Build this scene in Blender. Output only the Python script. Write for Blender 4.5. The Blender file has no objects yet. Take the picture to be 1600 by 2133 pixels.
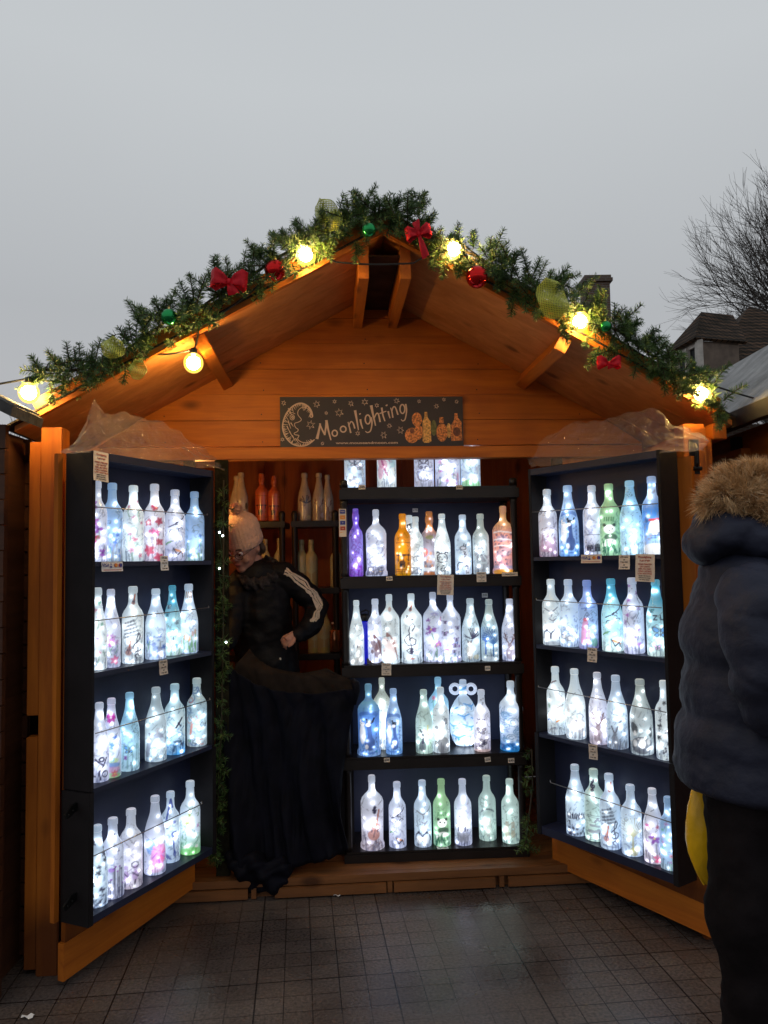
import bpy, bmesh, math, random
import numpy as np
from mathutils import Vector, Matrix

# ------------------------------------------------------------------ camera, sky, exposure
S = bpy.context.scene
C = S.collection
F = 1600.0; TH = math.atan(103.5/1600); RO = .018; CH = 1.5
cam = bpy.data.objects.new('camera', bpy.data.cameras.new('camera'))
C.objects.link(cam); S.camera = cam
cam.data.sensor_fit = 'HORIZONTAL'; cam.data.sensor_width = 36; cam.data.lens = 36
cam.data.clip_start = .05; cam.data.clip_end = 2000
cam.matrix_world = Matrix.Translation((0,0,CH)) @ Matrix.Rotation(math.pi/2+TH,4,'X') @ Matrix.Rotation(-RO,4,'Z')
def ray(px,py):
    u=(px-800)/F; v=(1066.5-py)/F; c,s=math.cos(RO),math.sin(RO)
    u,v=u*c+v*s,-u*s+v*c
    return np.array([u,math.cos(TH)-v*math.sin(TH),math.sin(TH)+v*math.cos(TH)])
def atY(px,py,Y):
    d=ray(px,py); return np.array([0,0,CH])+d*(Y/d[1])
def hit(px,py,P0,n):
    d=ray(px,py); c=np.array([0,0,CH]); t=np.dot(np.array(P0)-c,n)/np.dot(d,n); return c+d*t

S.view_settings.view_transform='Standard'; S.view_settings.look='None'
S.view_settings.exposure=0.10; S.view_settings.gamma=1
S.render.engine='CYCLES'; S.cycles.use_denoising=True
S.cycles.max_bounces=6; S.cycles.diffuse_bounces=3; S.cycles.glossy_bounces=3; S.cycles.transmission_bounces=4
S.cycles.transparent_max_bounces=12; S.cycles.sample_clamp_indirect=4; S.cycles.caustics_reflective=False; S.cycles.caustics_refractive=False
W=bpy.data.worlds.new('World'); S.world=W; W.use_nodes=True
nt=W.node_tree; nt.nodes.clear()
def N(nt,t,**k):
    n=nt.nodes.new(t)
    for a,b in k.items(): setattr(n,a,b)
    return n
out=N(nt,'ShaderNodeOutputWorld'); bg=N(nt,'ShaderNodeBackground'); tc=N(nt,'ShaderNodeTexCoord'); sx=N(nt,'ShaderNodeSeparateXYZ')
rp=N(nt,'ShaderNodeValToRGB'); nz=N(nt,'ShaderNodeTexNoise'); ad=N(nt,'ShaderNodeMath',operation='MULTIPLY_ADD')
nt.links.new(tc.outputs['Generated'],sx.inputs[0]); nt.links.new(tc.outputs['Generated'],nz.inputs['Vector'])
nz.inputs['Scale'].default_value=1.6; nz.inputs['Detail'].default_value=3
nt.links.new(nz.outputs['Fac'],ad.inputs[0]); ad.inputs[1].default_value=.10; nt.links.new(sx.outputs['Z'],ad.inputs[2])
nt.links.new(ad.outputs[0],rp.inputs[0])
cr=rp.color_ramp; cr.elements[0].position=0.05; cr.elements[0].color=(.44,.435,.455,1); cr.elements[1].position=.85; cr.elements[1].color=(.49,.52,.55,1)
e=cr.elements.new(.36); e.color=(.415,.43,.45,1)
e=cr.elements.new(.60); e.color=(.51,.535,.555,1)
sky=N(nt,'ShaderNodeTexSky',sky_type='NISHITA'); sky.sun_disc=False; sky.sun_elevation=math.radians(4); sky.sun_rotation=math.radians(200)
bg2=N(nt,'ShaderNodeBackground'); bg2.inputs[1].default_value=.004; nt.links.new(sky.outputs[0],bg2.inputs[0])
adds=N(nt,'ShaderNodeAddShader'); nt.links.new(rp.outputs[0],bg.inputs[0]); bg.inputs[1].default_value=1.0
nt.links.new(bg.outputs[0],adds.inputs[0]); nt.links.new(bg2.outputs[0],adds.inputs[1]); nt.links.new(adds.outputs[0],out.inputs[0])

# ------------------------------------------------------------------ materials
MATS={}
def rgb(r,g,b):
    f=lambda c:(c/255/12.92) if c/255<=.04045 else ((c/255+.055)/1.055)**2.4
    return (f(r),f(g),f(b))
def mat(name,col,rough=.6,noise=0,scale=8,bump=0,bscale=40,metal=0,stretch=(1,1,1),spec=.5,emis=None,es=0,alpha=1,trans=0,col2=None,detail=5,sheen=0):
    if name in MATS: return MATS[name]
    m=bpy.data.materials.new(name); m.use_nodes=True; t=m.node_tree; b=t.nodes['Principled BSDF']
    b.inputs['Base Color'].default_value=(*col,1); b.inputs['Roughness'].default_value=rough; b.inputs['Metallic'].default_value=metal
    b.inputs['Specular IOR Level'].default_value=spec
    if alpha<1: b.inputs['Alpha'].default_value=alpha
    if trans: b.inputs['Transmission Weight'].default_value=trans
    if sheen: b.inputs['Sheen Weight'].default_value=sheen
    if emis: b.inputs['Emission Color'].default_value=(*emis,1); b.inputs['Emission Strength'].default_value=es
    if noise or bump or col2:
        tc=N(t,'ShaderNodeTexCoord'); mp=N(t,'ShaderNodeMapping'); mp.inputs['Scale'].default_value=stretch
        t.links.new(tc.outputs['Object'],mp.inputs[0])
    if noise or col2:
        n=N(t,'ShaderNodeTexNoise'); n.inputs['Scale'].default_value=scale; n.inputs['Detail'].default_value=detail; t.links.new(mp.outputs[0],n.inputs['Vector'])
        r=N(t,'ShaderNodeValToRGB'); t.links.new(n.outputs['Fac'],r.inputs[0]); r.color_ramp.elements[0].position=.3; r.color_ramp.elements[1].position=.7
        a=col if col2 else tuple(c*(1-noise) for c in col); bb=col2 if col2 else tuple(min(1,c*(1+noise)) for c in col)
        r.color_ramp.elements[0].color=(*a,1); r.color_ramp.elements[1].color=(*bb,1); t.links.new(r.outputs[0],b.inputs['Base Color'])
    if bump:
        n2=N(t,'ShaderNodeTexNoise'); n2.inputs['Scale'].default_value=bscale; n2.inputs['Detail'].default_value=4; t.links.new(mp.outputs[0],n2.inputs['Vector'])
        bp=N(t,'ShaderNodeBump'); bp.inputs['Strength'].default_value=bump; bp.inputs['Distance'].default_value=.01
        t.links.new(n2.outputs['Fac'],bp.inputs['Height']); t.links.new(bp.outputs[0],b.inputs['Normal'])
    MATS[name]=m; return m

def wood(name,light,dark,axis=0,rough=.55,gscale=1.0,damp=True):
    """stained pine: stretched grain, a few knots; axis is the object axis the grain runs along"""
    if name in MATS: return MATS[name]
    m=bpy.data.materials.new(name); m.use_nodes=True; t=m.node_tree; L=t.links; b=t.nodes['Principled BSDF']
    tc=N(t,'ShaderNodeTexCoord'); mp=N(t,'ShaderNodeMapping'); s=[9,9,9]; s[axis]=.7; mp.inputs['Scale'].default_value=[v*gscale for v in s]
    L.new(tc.outputs['Object'],mp.inputs[0])
    n=N(t,'ShaderNodeTexNoise'); n.inputs['Scale'].default_value=2.2; n.inputs['Detail'].default_value=7; n.inputs['Distortion'].default_value=.8; L.new(mp.outputs[0],n.inputs['Vector'])
    n2=N(t,'ShaderNodeTexNoise'); n2.inputs['Scale'].default_value=14; n2.inputs['Detail'].default_value=3; L.new(mp.outputs[0],n2.inputs['Vector'])
    mx=N(t,'ShaderNodeMath',operation='MULTIPLY_ADD'); mx.inputs[1].default_value=.25; L.new(n2.outputs['Fac'],mx.inputs[0]); L.new(n.outputs['Fac'],mx.inputs[2])
    r=N(t,'ShaderNodeValToRGB'); r.color_ramp.elements[0].position=.38; r.color_ramp.elements[1].position=.82; r.color_ramp.elements[0].color=(*dark,1); r.color_ramp.elements[1].color=(*light,1)
    L.new(mx.outputs[0],r.inputs[0])
    mk=N(t,'ShaderNodeMapping'); k=[5.5,5.5,5.5]; k[axis]=2.6; mk.inputs['Scale'].default_value=k; L.new(tc.outputs['Object'],mk.inputs[0])
    v=N(t,'ShaderNodeTexVoronoi'); v.inputs['Scale'].default_value=1.0; L.new(mk.outputs[0],v.inputs['Vector'])
    kr=N(t,'ShaderNodeValToRGB'); kr.color_ramp.elements[0].position=.07; kr.color_ramp.elements[0].color=(.20,.14,.10,1); kr.color_ramp.elements[1].position=.17; kr.color_ramp.elements[1].color=(1,1,1,1)
    L.new(v.outputs['Distance'],kr.inputs[0])
    mm=N(t,'ShaderNodeMix',data_type='RGBA',blend_type='MULTIPLY'); mm.inputs[0].default_value=.8; L.new(r.outputs[0],mm.inputs[6]); L.new(kr.outputs[0],mm.inputs[7])
    st=N(t,'ShaderNodeTexNoise'); st.inputs['Scale'].default_value=2.3; st.inputs['Detail'].default_value=6; L.new(tc.outputs['Object'],st.inputs['Vector'])
    sr=N(t,'ShaderNodeValToRGB'); sr.color_ramp.elements[0].position=.30; sr.color_ramp.elements[0].color=(.62,.58,.55,1); sr.color_ramp.elements[1].position=.55; sr.color_ramp.elements[1].color=(1,1,1,1); L.new(st.outputs['Fac'],sr.inputs[0])
    m4=N(t,'ShaderNodeMix',data_type='RGBA',blend_type='MULTIPLY'); m4.inputs[0].default_value=.7; L.new(mm.outputs[2],m4.inputs[6]); L.new(sr.outputs[0],m4.inputs[7])
    sz=N(t,'ShaderNodeSeparateXYZ'); L.new(tc.outputs['Object'],sz.inputs[0]); ma=N(t,'ShaderNodeMath',operation='MULTIPLY_ADD'); ma.inputs[1].default_value=-.30; L.new(st.outputs['Fac'],ma.inputs[0]); L.new(sz.outputs['Z'],ma.inputs[2])
    dr=N(t,'ShaderNodeValToRGB'); dr.color_ramp.elements[0].position=.0; dr.color_ramp.elements[0].color=(.28,.25,.24,1); dr.color_ramp.elements[1].position=.14; dr.color_ramp.elements[1].color=(1,1,1,1); L.new(ma.outputs[0],dr.inputs[0])
    m5=N(t,'ShaderNodeMix',data_type='RGBA',blend_type='MULTIPLY'); m5.inputs[0].default_value=1 if (damp and axis==2) else 0; L.new(m4.outputs[2],m5.inputs[6]); L.new(dr.outputs[0],m5.inputs[7])
    L.new(m5.outputs[2],b.inputs['Base Color'])
    bp=N(t,'ShaderNodeBump'); bp.inputs['Strength'].default_value=.25; bp.inputs['Distance'].default_value=.004; L.new(mx.outputs[0],bp.inputs['Height']); L.new(bp.outputs[0],b.inputs['Normal'])
    b.inputs['Roughness'].default_value=rough; b.inputs['Specular IOR Level'].default_value=.35
    MATS[name]=m; return m
OR_L=(.60,.175,.014); OR_D=(.37,.088,.007)
woodX=wood('orange_pine_x',OR_L,OR_D,0); woodY=wood('orange_pine_y',OR_L,OR_D,1); woodZ=wood('orange_pine_z',OR_L,OR_D,2)
woodR=wood('roof_pine',(.66,.27,.085),(.46,.16,.04),0,gscale=.8)
darkwood=wood('dark_cladding',(.07,.022,.009),(.032,.010,.005),0,gscale=1)
palletw=wood('pallet_wood',(.26,.10,.03),(.13,.05,.016),0)
cab_black=mat('black_board',(.012,.010,.011),.6,noise=.3,scale=5,bump=.08,spec=.2)
cab_navy=mat('navy_board',(.020,.024,.052),.45,noise=.25,scale=4,bump=.08,spec=.3)
unit_black=mat('black_plastic',(.015,.011,.010),.35,noise=.3,scale=6,bump=.05,spec=.3)
blackmetal=mat('black_metal',(.012,.012,.012),.4,metal=.6,noise=.3)
wire_m=mat('steel_wire',(.45,.42,.42),.35,metal=.8,noise=.1)
cable_m=mat('black_cable',(.01,.01,.01),.5,noise=.2)
paper=mat('cream_paper',(.72,.62,.52),.7,noise=.05,scale=20)
paperw=mat('white_paper',(.75,.74,.74),.7,noise=.05,scale=20)
ink=mat('black_ink',(.02,.015,.015),.7,noise=.1); inkred=mat('red_ink',(.45,.06,.03),.7,noise=.1)
inkorange=mat('orange_ink',(.75,.28,.05),.7,noise=.1); inkblue=mat('blue_ink',(.03,.05,.3),.7,noise=.1)

# ------------------------------------------------------------------ object helpers
def tag(o,label=None,cat=None,group=None,kind=None):
    if label: o['label']=label
    if cat: o['category']=cat
    if group: o['group']=group
    if kind: o['kind']=kind
    return o
def empty(name,loc=(0,0,0),rz=0,**k):
    o=bpy.data.objects.new(name,None); C.objects.link(o); o.location=loc; o.rotation_euler=(0,0,rz); o.empty_display_size=.1
    return tag(o,**k)
class MB:
    def __init__(s): s.v=[]; s.f=[]; s.m=[]
    def add(s,vs,fs,mi=0):
        o=len(s.v); s.v+= [tuple(map(float,v)) for v in vs]; s.f+=[tuple(i+o for i in f) for f in fs]; s.m+=[mi]*len(fs); return s
    def box(s,a,b,M=None,mi=0,bev=.0):
        x0,y0,z0=a; x1,y1,z1=b
        vs=[(x0,y0,z0),(x1,y0,z0),(x1,y1,z0),(x0,y1,z0),(x0,y0,z1),(x1,y0,z1),(x1,y1,z1),(x0,y1,z1)]
        if M is not None: vs=[M@Vector(v) for v in vs]
        return s.add(vs,[(0,3,2,1),(4,5,6,7),(0,1,5,4),(1,2,6,5),(2,3,7,6),(3,0,4,7)],mi)
    def tube(s,pts,rad,n=8,mi=0,caps=True):
        pts=[Vector(p) for p in pts]
        if not hasattr(rad,'__len__'): rad=[rad]*len(pts)
        base=len(s.v); up=None; rings=[]
        for i,p in enumerate(pts):
            d=(pts[min(i+1,len(pts)-1)]-pts[max(i-1,0)]); d=d.normalized() if d.length>0 else Vector((0,0,1))
            if up is None: up=d.orthogonal().normalized()
            up=(up-d*up.dot(d)); up=up.normalized() if up.length>1e-6 else d.orthogonal().normalized()
            w=d.cross(up)
            rings.append([p+(up*math.cos(2*math.pi*k/n)+w*math.sin(2*math.pi*k/n))*rad[i] for k in range(n)])
        vs=[v for r in rings for v in r]; fs=[]
        for i in range(len(pts)-1):
            for k in range(n): fs.append((i*n+k,i*n+(k+1)%n,(i+1)*n+(k+1)%n,(i+1)*n+k))
        if caps: fs.append(tuple(range(n-1,-1,-1))); fs.append(tuple((len(pts)-1)*n+k for k in range(n)))
        return s.add(vs,fs,mi)
    def lathe(s,prof,n=24,mi=0,c=(0,0,0),M=None,sy=1):
        vs=[];fs=[]
        for r,z in prof:
            for k in range(n): vs.append(Vector((c[0]+r*math.cos(2*math.pi*k/n),c[1]+sy*r*math.sin(2*math.pi*k/n),c[2]+z)))
        if M is not None: vs=[M@v for v in vs]
        for i in range(len(prof)-1):
            for k in range(n): fs.append((i*n+k,i*n+(k+1)%n,(i+1)*n+(k+1)%n,(i+1)*n+k))
        fs.append(tuple(range(n-1,-1,-1))); fs.append(tuple((len(prof)-1)*n+k for k in range(n)))
        return s.add(vs,fs,mi)
    def sphere(s,c,r,n=16,m=10,mi=0,sc=(1,1,1)):
        prof=[(r*math.sin(math.pi*i/m),-r*math.cos(math.pi*i/m)) for i in range(1,m)]
        vs=[];fs=[]
        for rr,z in prof:
            for k in range(n): vs.append((c[0]+sc[0]*rr*math.cos(2*math.pi*k/n),c[1]+sc[1]*rr*math.sin(2*math.pi*k/n),c[2]+sc[2]*z))
        for i in range(len(prof)-1):
            for k in range(n): fs.append((i*n+k,i*n+(k+1)%n,(i+1)*n+(k+1)%n,(i+1)*n+k))
        b=len(vs); vs+=[(c[0],c[1],c[2]-sc[2]*r),(c[0],c[1],c[2]+sc[2]*r)]
        for k in range(n): fs.append((b,(k+1)%n,k)); fs.append((b+1,(len(prof)-1)*n+k,(len(prof)-1)*n+(k+1)%n))
        return s.add(vs,fs,mi)
    def prism(s,poly,y0,y1,mi=0,M=None):
        """polygon in x,z extruded along y"""
        n=len(poly); vs=[Vector((x,y0,z)) for x,z in poly]+[Vector((x,y1,z)) for x,z in poly]
        if M is not None: vs=[M@v for v in vs]
        fs=[tuple(range(n)),tuple(range(2*n-1,n-1,-1))]+[(i,i+n,(i+1)%n+n,(i+1)%n) for i in range(n)]
        return s.add(vs,fs,mi)
    def build(s,name,mats,parent=None,smooth=False,bevel=0,**k):
        me=bpy.data.meshes.new(name); me.from_pydata(s.v,[],s.f)
        for m in (mats if isinstance(mats,(list,tuple)) else [mats]): me.materials.append(m)
        me.polygons.foreach_set('material_index',s.m)
        if smooth: me.polygons.foreach_set('use_smooth',[True]*len(s.f))
        bm=bmesh.new(); bm.from_mesh(me); bmesh.ops.recalc_face_normals(bm,faces=bm.faces)
        if bevel: bmesh.ops.bevel(bm,geom=bm.edges[:],offset=bevel,segments=2,affect='EDGES',clamp_overlap=True)
        bm.to_mesh(me); bm.free()
        o=bpy.data.objects.new(name,me); C.objects.link(o); o.parent=parent
        return tag(o,**k)
def text_obj(s,size,M,m,parent,name='lettering',ext=.0004,align='CENTER',sx=1.0,shear=0,bold=0):
    cu=bpy.data.curves.new('t','FONT'); cu.body=s; cu.size=size; cu.align_x=align; cu.align_y='CENTER'; cu.extrude=ext; cu.resolution_u=3; cu.shear=shear; cu.offset=bold
    o=bpy.data.objects.new('t',cu); C.objects.link(o); bpy.context.view_layer.update()
    me=bpy.data.meshes.new_from_object(o.evaluated_get(bpy.context.evaluated_depsgraph_get())); bpy.data.objects.remove(o); bpy.data.curves.remove(cu)
    me.transform(Matrix.Diagonal((sx,1,1,1))); me.transform(M); me.materials.clear(); me.materials.append(m)
    q=bpy.data.objects.new(name,me); C.objects.link(q); q.parent=parent; return q
UPR=Matrix.Rotation(math.pi/2,4,'X')    # text lying in xy stood up to face -y

R=random.Random(7); PI_=math.pi

# ------------------------------------------------------------------ ground
gm=bpy.data.materials.new('wet_paving'); gm.use_nodes=True; t=gm.node_tree; L=t.links; b=t.nodes['Principled BSDF']
tc=N(t,'ShaderNodeTexCoord'); mp=N(t,'ShaderNodeMapping'); mp.inputs['Rotation'].default_value=(0,0,-math.radians(6.4)); L.new(tc.outputs['Object'],mp.inputs[0])
def brick(scale,w,h,mort,off=0.0,sm=.1):
    n=N(t,'ShaderNodeTexBrick'); n.offset=off; n.squash=1; n.inputs['Scale'].default_value=scale; n.inputs['Brick Width'].default_value=w; n.inputs['Row Height'].default_value=h
    n.inputs['Mortar Size'].default_value=mort; n.inputs['Mortar Smooth'].default_value=sm; n.inputs['Bias'].default_value=0; L.new(mp.outputs[0],n.inputs['Vector']); return n
mp.inputs['Location'].default_value=(.165,.05,0)
b1=brick(1,.098,.098,.0022); b2=brick(1,.49,.49,.0032,.0)
b1.inputs['Color1'].default_value=(.132,.119,.115,1); b1.inputs['Color2'].default_value=(.110,.097,.093,1); b1.inputs['Mortar'].default_value=(.013,.011,.010,1)
n=N(t,'ShaderNodeTexNoise'); n.inputs['Scale'].default_value=1.7; n.inputs['Detail'].default_value=6; L.new(mp.outputs[0],n.inputs['Vector'])
n3=N(t,'ShaderNodeTexNoise'); n3.inputs['Scale'].default_value=90; n3.inputs['Detail'].default_value=4; L.new(mp.outputs[0],n3.inputs['Vector'])
nf=N(t,'ShaderNodeTexNoise'); nf.inputs['Scale'].default_value=.9; nf.inputs['Detail'].default_value=4; L.new(mp.outputs[0],nf.inputs['Vector'])
fr_=N(t,'ShaderNodeMapRange'); fr_.inputs['From Min'].default_value=.40; fr_.inputs['From Max'].default_value=.58; fr_.inputs['To Min'].default_value=.25; fr_.inputs['To Max'].default_value=1; L.new(nf.outputs['Fac'],fr_.inputs[0])
fm=N(t,'ShaderNodeMix',data_type='RGBA'); L.new(fr_.outputs[0],fm.inputs[0]); fm.inputs[6].default_value=(.104,.086,.078,1); L.new(b1.outputs['Color'],fm.inputs[7])
mx=N(t,'ShaderNodeMix',data_type='RGBA',blend_type='MULTIPLY'); mx.inputs[0].default_value=1; L.new(fm.outputs[2],mx.inputs[6])
rr=N(t,'ShaderNodeValToRGB'); rr.color_ramp.elements[0].position=.35; rr.color_ramp.elements[0].color=(.6,.55,.55,1); rr.color_ramp.elements[1].position=.65; rr.color_ramp.elements[1].color=(1.25,1.15,1.05,1); L.new(n.outputs['Fac'],rr.inputs[0]); L.new(rr.outputs[0],mx.inputs[7])
m2=N(t,'ShaderNodeMix',data_type='RGBA',blend_type='MULTIPLY'); m2.inputs[0].default_value=1; L.new(mx.outputs[2],m2.inputs[6])
b2.inputs['Color1'].default_value=(1,1,1,1); b2.inputs['Color2'].default_value=(.85,.85,.85,1); b2.inputs['Mortar'].default_value=(.35,.32,.31,1); L.new(b2.outputs['Color'],m2.inputs[7])
m3=N(t,'ShaderNodeMix',data_type='RGBA',blend_type='MULTIPLY'); m3.inputs[0].default_value=.8; L.new(m2.outputs[2],m3.inputs[6])
r3=N(t,'ShaderNodeValToRGB'); r3.color_ramp.elements[0].position=.3; r3.color_ramp.elements[0].color=(.5,.5,.5,1); r3.color_ramp.elements[1].position=.75; r3.color_ramp.elements[1].color=(1.6,1.55,1.5,1); L.new(n3.outputs['Fac'],r3.inputs[0]); L.new(r3.outputs[0],m3.inputs[7])
L.new(m3.outputs[2],b.inputs['Base Color'])
ro=N(t,'ShaderNodeMapRange'); ro.inputs['From Min'].default_value=.38; ro.inputs['From Max'].default_value=.62; ro.inputs['To Min'].default_value=.13; ro.inputs['To Max'].default_value=.50; L.new(n.outputs['Fac'],ro.inputs[0]); L.new(ro.outputs[0],b.inputs['Roughness'])
b.inputs['Specular IOR Level'].default_value=.42
bp=N(t,'ShaderNodeBump'); bp.inputs['Strength'].default_value=.35; bp.inputs['Distance'].default_value=.004
ml=N(t,'ShaderNodeMath',operation='MULTIPLY_ADD'); ml.inputs[1].default_value=-1; L.new(b1.outputs['Fac'],ml.inputs[0]); L.new(n3.outputs['Fac'],ml.inputs[2]); L.new(ml.outputs[0],bp.inputs['Height']); L.new(bp.outputs[0],b.inputs['Normal'])
MB().add([(-400,-100,0),(400,-100,0),(400,900,0),(-400,900,0)],[(0,1,2,3)]).build('ground',gm,kind='structure')

# ------------------------------------------------------------------ the hut
PSI=math.radians(4.15); HO=np.array([.02,3.02,0]); EX=np.array([math.cos(PSI),math.sin(PSI),0]); EY=np.array([-math.sin(PSI),math.cos(PSI),0])
def hl(px,py,ly):      # photo point -> hut coordinates on the plane local y = ly
    p=hit(px,py,HO+EY*ly,EY)-HO; return (float(p@EX),ly,float(p[2]))
hut=empty('market_hut',tuple(HO),PSI,label='orange stained wooden market hut with gabled roof and wide open shutter doors',cat='market stall')
SL=.552; AP=2.81; GY=.66; BACK=2.15
ang=math.atan(SL)
def roofz(x): return AP-SL*abs(x)
# gable wall: lapped boards
g=MB(); bh=.125; z=2.06; i=0
while z<AP-.02:
    z1=min(z+bh,AP); 
    xa=(AP-z)/SL; xb=max((AP-z1)/SL,.0)
    g.prism([(-min(xa,1.32),z),(min(xa,1.32),z),(min(xb,1.32),z1-.002),(-min(xb,1.32),z1-.002)],GY-.003*(i%2),GY+.03)
    z=z1; i+=1
gw=g.build('gable_wall',woodX,hut); m=MB(); z=2.06+.02
while z<AP-.1:
    for x in (-1.0,-.55,-.05,.5,1.0):
        if abs(x)<(AP-z)/SL-.08: m.lathe([(.0032,0),(.0030,.0012)],8,M=Matrix.Translation((x+R.uniform(-.01,.01),GY-.0042,z+R.uniform(0,.01)))@Matrix.Rotation(PI_/2,4,'X'))
    z+=bh
m.build('nails',blackmetal,gw)
MB().box((-1.3,GY-.035,1.993),(1.3,GY+.03,2.05)).build('lintel',woodX,hut,bevel=.003)
MB().box((-.66,GY+.0,2.052),(-.64,GY+.02,2.055)).build('batten',woodX,hut)
# side walls, back wall, floor
for s,nm in ((-1,'side_wall'),(1,'side_wall')):
    w=MB()
    for k in range(15): w.box((s*1.34-.012,.09,.02+k*.132),(s*1.34+.012,BACK,.148+k*.132))
    w.build(nm,woodY,hut)
w=MB()
for k in range(20):
    x0,x1=-1.32+k*.132,-1.190+k*.132; w.prism([(x0,.05),(x1,.05),(x1,roofz(x1)-.002),(x0,roofz(x0)-.002)],BACK,BACK+.02)
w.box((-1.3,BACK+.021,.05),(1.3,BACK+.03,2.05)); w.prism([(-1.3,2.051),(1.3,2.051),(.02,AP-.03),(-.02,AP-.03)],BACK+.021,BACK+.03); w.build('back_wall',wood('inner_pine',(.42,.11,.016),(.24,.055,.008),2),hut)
for xx in (-.92,.86): MB().box((xx,GY,.1),(xx+.05,GY+.03,1.993)).build('door_jamb',cab_black,hut)
MB().box((-.768,.618,.09),(-.708,.655,1.99)).build('jamb_post',mat('dark_olive_felt',(.020,.018,.010),.9,noise=.5,scale=25,bump=.5,bscale=90,spec=.1),hut)
for a,b_ in ((-1.33,-.92),(.91,1.33)): 
    MB().box((a,GY+.005,.1),(b_,GY+.03,1.993)).build('front_panel',woodZ,hut)
# posts and trims at the front corners
for x0,x1 in ((-1.335,-1.255),(1.21,1.30)):
    MB().box((x0,.0,.0),(x1,.085,2.04)).build('corner_post',woodZ,hut,bevel=.004)
tr=MB(); tr.box((-1.382,.012,.02),(-1.337,.06,.865)); tr.box((-1.382,.012,.945),(-1.337,.06,1.985)); tr.build('corner_trim',woodZ,hut,bevel=.003)
MB().box((1.302,.012,.02),(1.335,.06,1.985)).build('corner_trim',woodZ,hut,bevel=.003)
# roof
for s in (-1,1):
    r=MB()
    for k in range(12):   # boards running up the slope, seen from below
        y0=-.01+k*.185; r.prism([(0.002*s,AP),(s*1.43,roofz(1.43)),(s*1.43,roofz(1.43)+.022),(0.002*s,AP+.022)],y0,y0+.183)
    r.build('roof_boarding',woodR,hut)
    f=MB(); f.prism([(0,AP+.024),(s*1.46,roofz(1.46)+.024),(s*1.47,roofz(1.47)+.032),(0,AP+.034)],-.04,2.24)
    f.build('roof_felt',mat('roof_felt',(.03,.022,.018),.9,noise=.5,scale=30,bump=.8,bscale=120),hut)
    bb=MB(); bb.prism([(0.0,AP+.0),(s*1.33,roofz(1.33)),(s*1.36,roofz(1.36)+.075),(0.0,AP+.10)],-.036,-.011)
    bb.build('bargeboard',woodX,hut)
    # purlin half way down, ridge purlin
    c,sn=math.cos(ang),math.sin(ang)
    def beam(d,w_,h_,y0,y1,nm):
        x=d*c; M=Matrix.Translation((s*x,0,AP-SL*x))@Matrix.Rotation(s*ang,4,'Y')
        MB().box((-w_/2,y0,-h_),(w_/2,y1,-.001),M).build(nm,woodY,hut,bevel=.003)
    beam(.845,.05,.07,.0,GY-.006,'purlin'); xr=s*.085; MB().prism([(xr-.021,AP-SL*abs(xr-.021)-.002),(xr+.021,AP-SL*abs(xr+.021)-.002),(xr+.021,AP-.175),(xr-.021,AP-.175)],.0,GY-.006).build('ridge_beam',woodY,hut)
    if s>0: MB().box((s*1.36-.03,-.01,roofz(1.36)-.085),(s*1.36+.03,2.1,roofz(1.36)-.02)).build('eave_beam',woodY,hut,bevel=.004)
MB().box((-.063,.0,AP-.085),(.063,GY-.006,AP-.078)).build('ridge_gap_shade',mat('dark_ridge_gap',(.045,.020,.010),.8,noise=.4,scale=12,spec=.1),hut)  # dark sheet stands in for the shade in the gap between the ridge beams
# threshold platform of pallet boards
pf=MB(); pf.box((-1.0,.565,.055),(1.0,.60,.088)); 
for a,b_ in ((-.98,-.62),(-.5,.0),(.035,.50),(.56,.98)): pf.box((a,.553,.008),(b_,.575,.05))
for a in (-.605,.006,.52): pf.box((a,.56,.006),(a+.022,.6,.052))
for k in range(11): pf.box((-1.0,.603+k*.14,.05),(1.0,.735+k*.14,.088))
pf.build('threshold',palletw,hut)
MB().box((-1.3,.60,.0),(1.3,BACK,.045)).build('hut_floor',palletw,hut)
# latch block on the right post
lb=MB().box((1.195,-.03,1.78),(1.29,-.002,2.02)).build('latch_block',woodZ,hut,bevel=.003)
p=MB(); p.tube([(1.235,-.045,1.95),(1.235,-.06,1.93),(1.235,-.06,1.87),(1.235,-.045,1.845)],.006); p.box((1.215,-.036,1.83),(1.255,-.031,1.97)); p.tube([(1.22,-.05,1.85),(1.255,-.05,1.85)],.009); p.build('latch',blackmetal,lb,smooth=False)

# ------------------------------------------------------------------ cabinets on the doors
SH={}
def frame(o,rz):
    ex=np.array([math.cos(rz),math.sin(rz),0]); ey=np.array([-math.sin(rz),math.cos(rz),0]); return (np.array(o,float),ex,ey,rz)
LP0=np.array([-1.061,2.787,0]); LP1=np.array([-.768,3.457,0]); RP0=np.array([.687,3.629,0]); RP1=np.array([1.099,3.032,0])
FL=frame(LP0,math.atan2(*(LP1-LP0)[[1,0]])); LL=float(np.linalg.norm(LP1-LP0))
FR=frame(RP0,math.atan2(*(RP1-RP0)[[1,0]])); LR=float(np.linalg.norm(RP1-RP0))
FC=frame((-.215,3.70,0),math.radians(3.2)); LC=.88
def loc(fr,px,py,d):
    O,ex,ey,rz=fr; p=hit(px,py,O+ey*d,ey)-O; return float(p@ex),float(p[2])
def wpt(fr,x,d,z):
    O,ex,ey,rz=fr; p=O+ex*x+ey*d; return (float(p[0]),float(p[1]),float(z))
zL=[loc(FL,198,y,0)[1] for y in (1170,1402,1643,1907)]
zR=[loc(FR,x,y,0)[1] for x,y in ((1374,1155),(1382,1371),(1391,1590),(1403,1823))]
zC=[(loc(FC,a,y0,0)[1]+loc(FC,b_,y1,0)[1])/2 for a,y0,b_,y1 in ((730,1011,1070,1015),(728,1196,1085,1200),(735,1383,1085,1382),(740,1577,1088,1570),(741,1779,1082,1762))]
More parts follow.
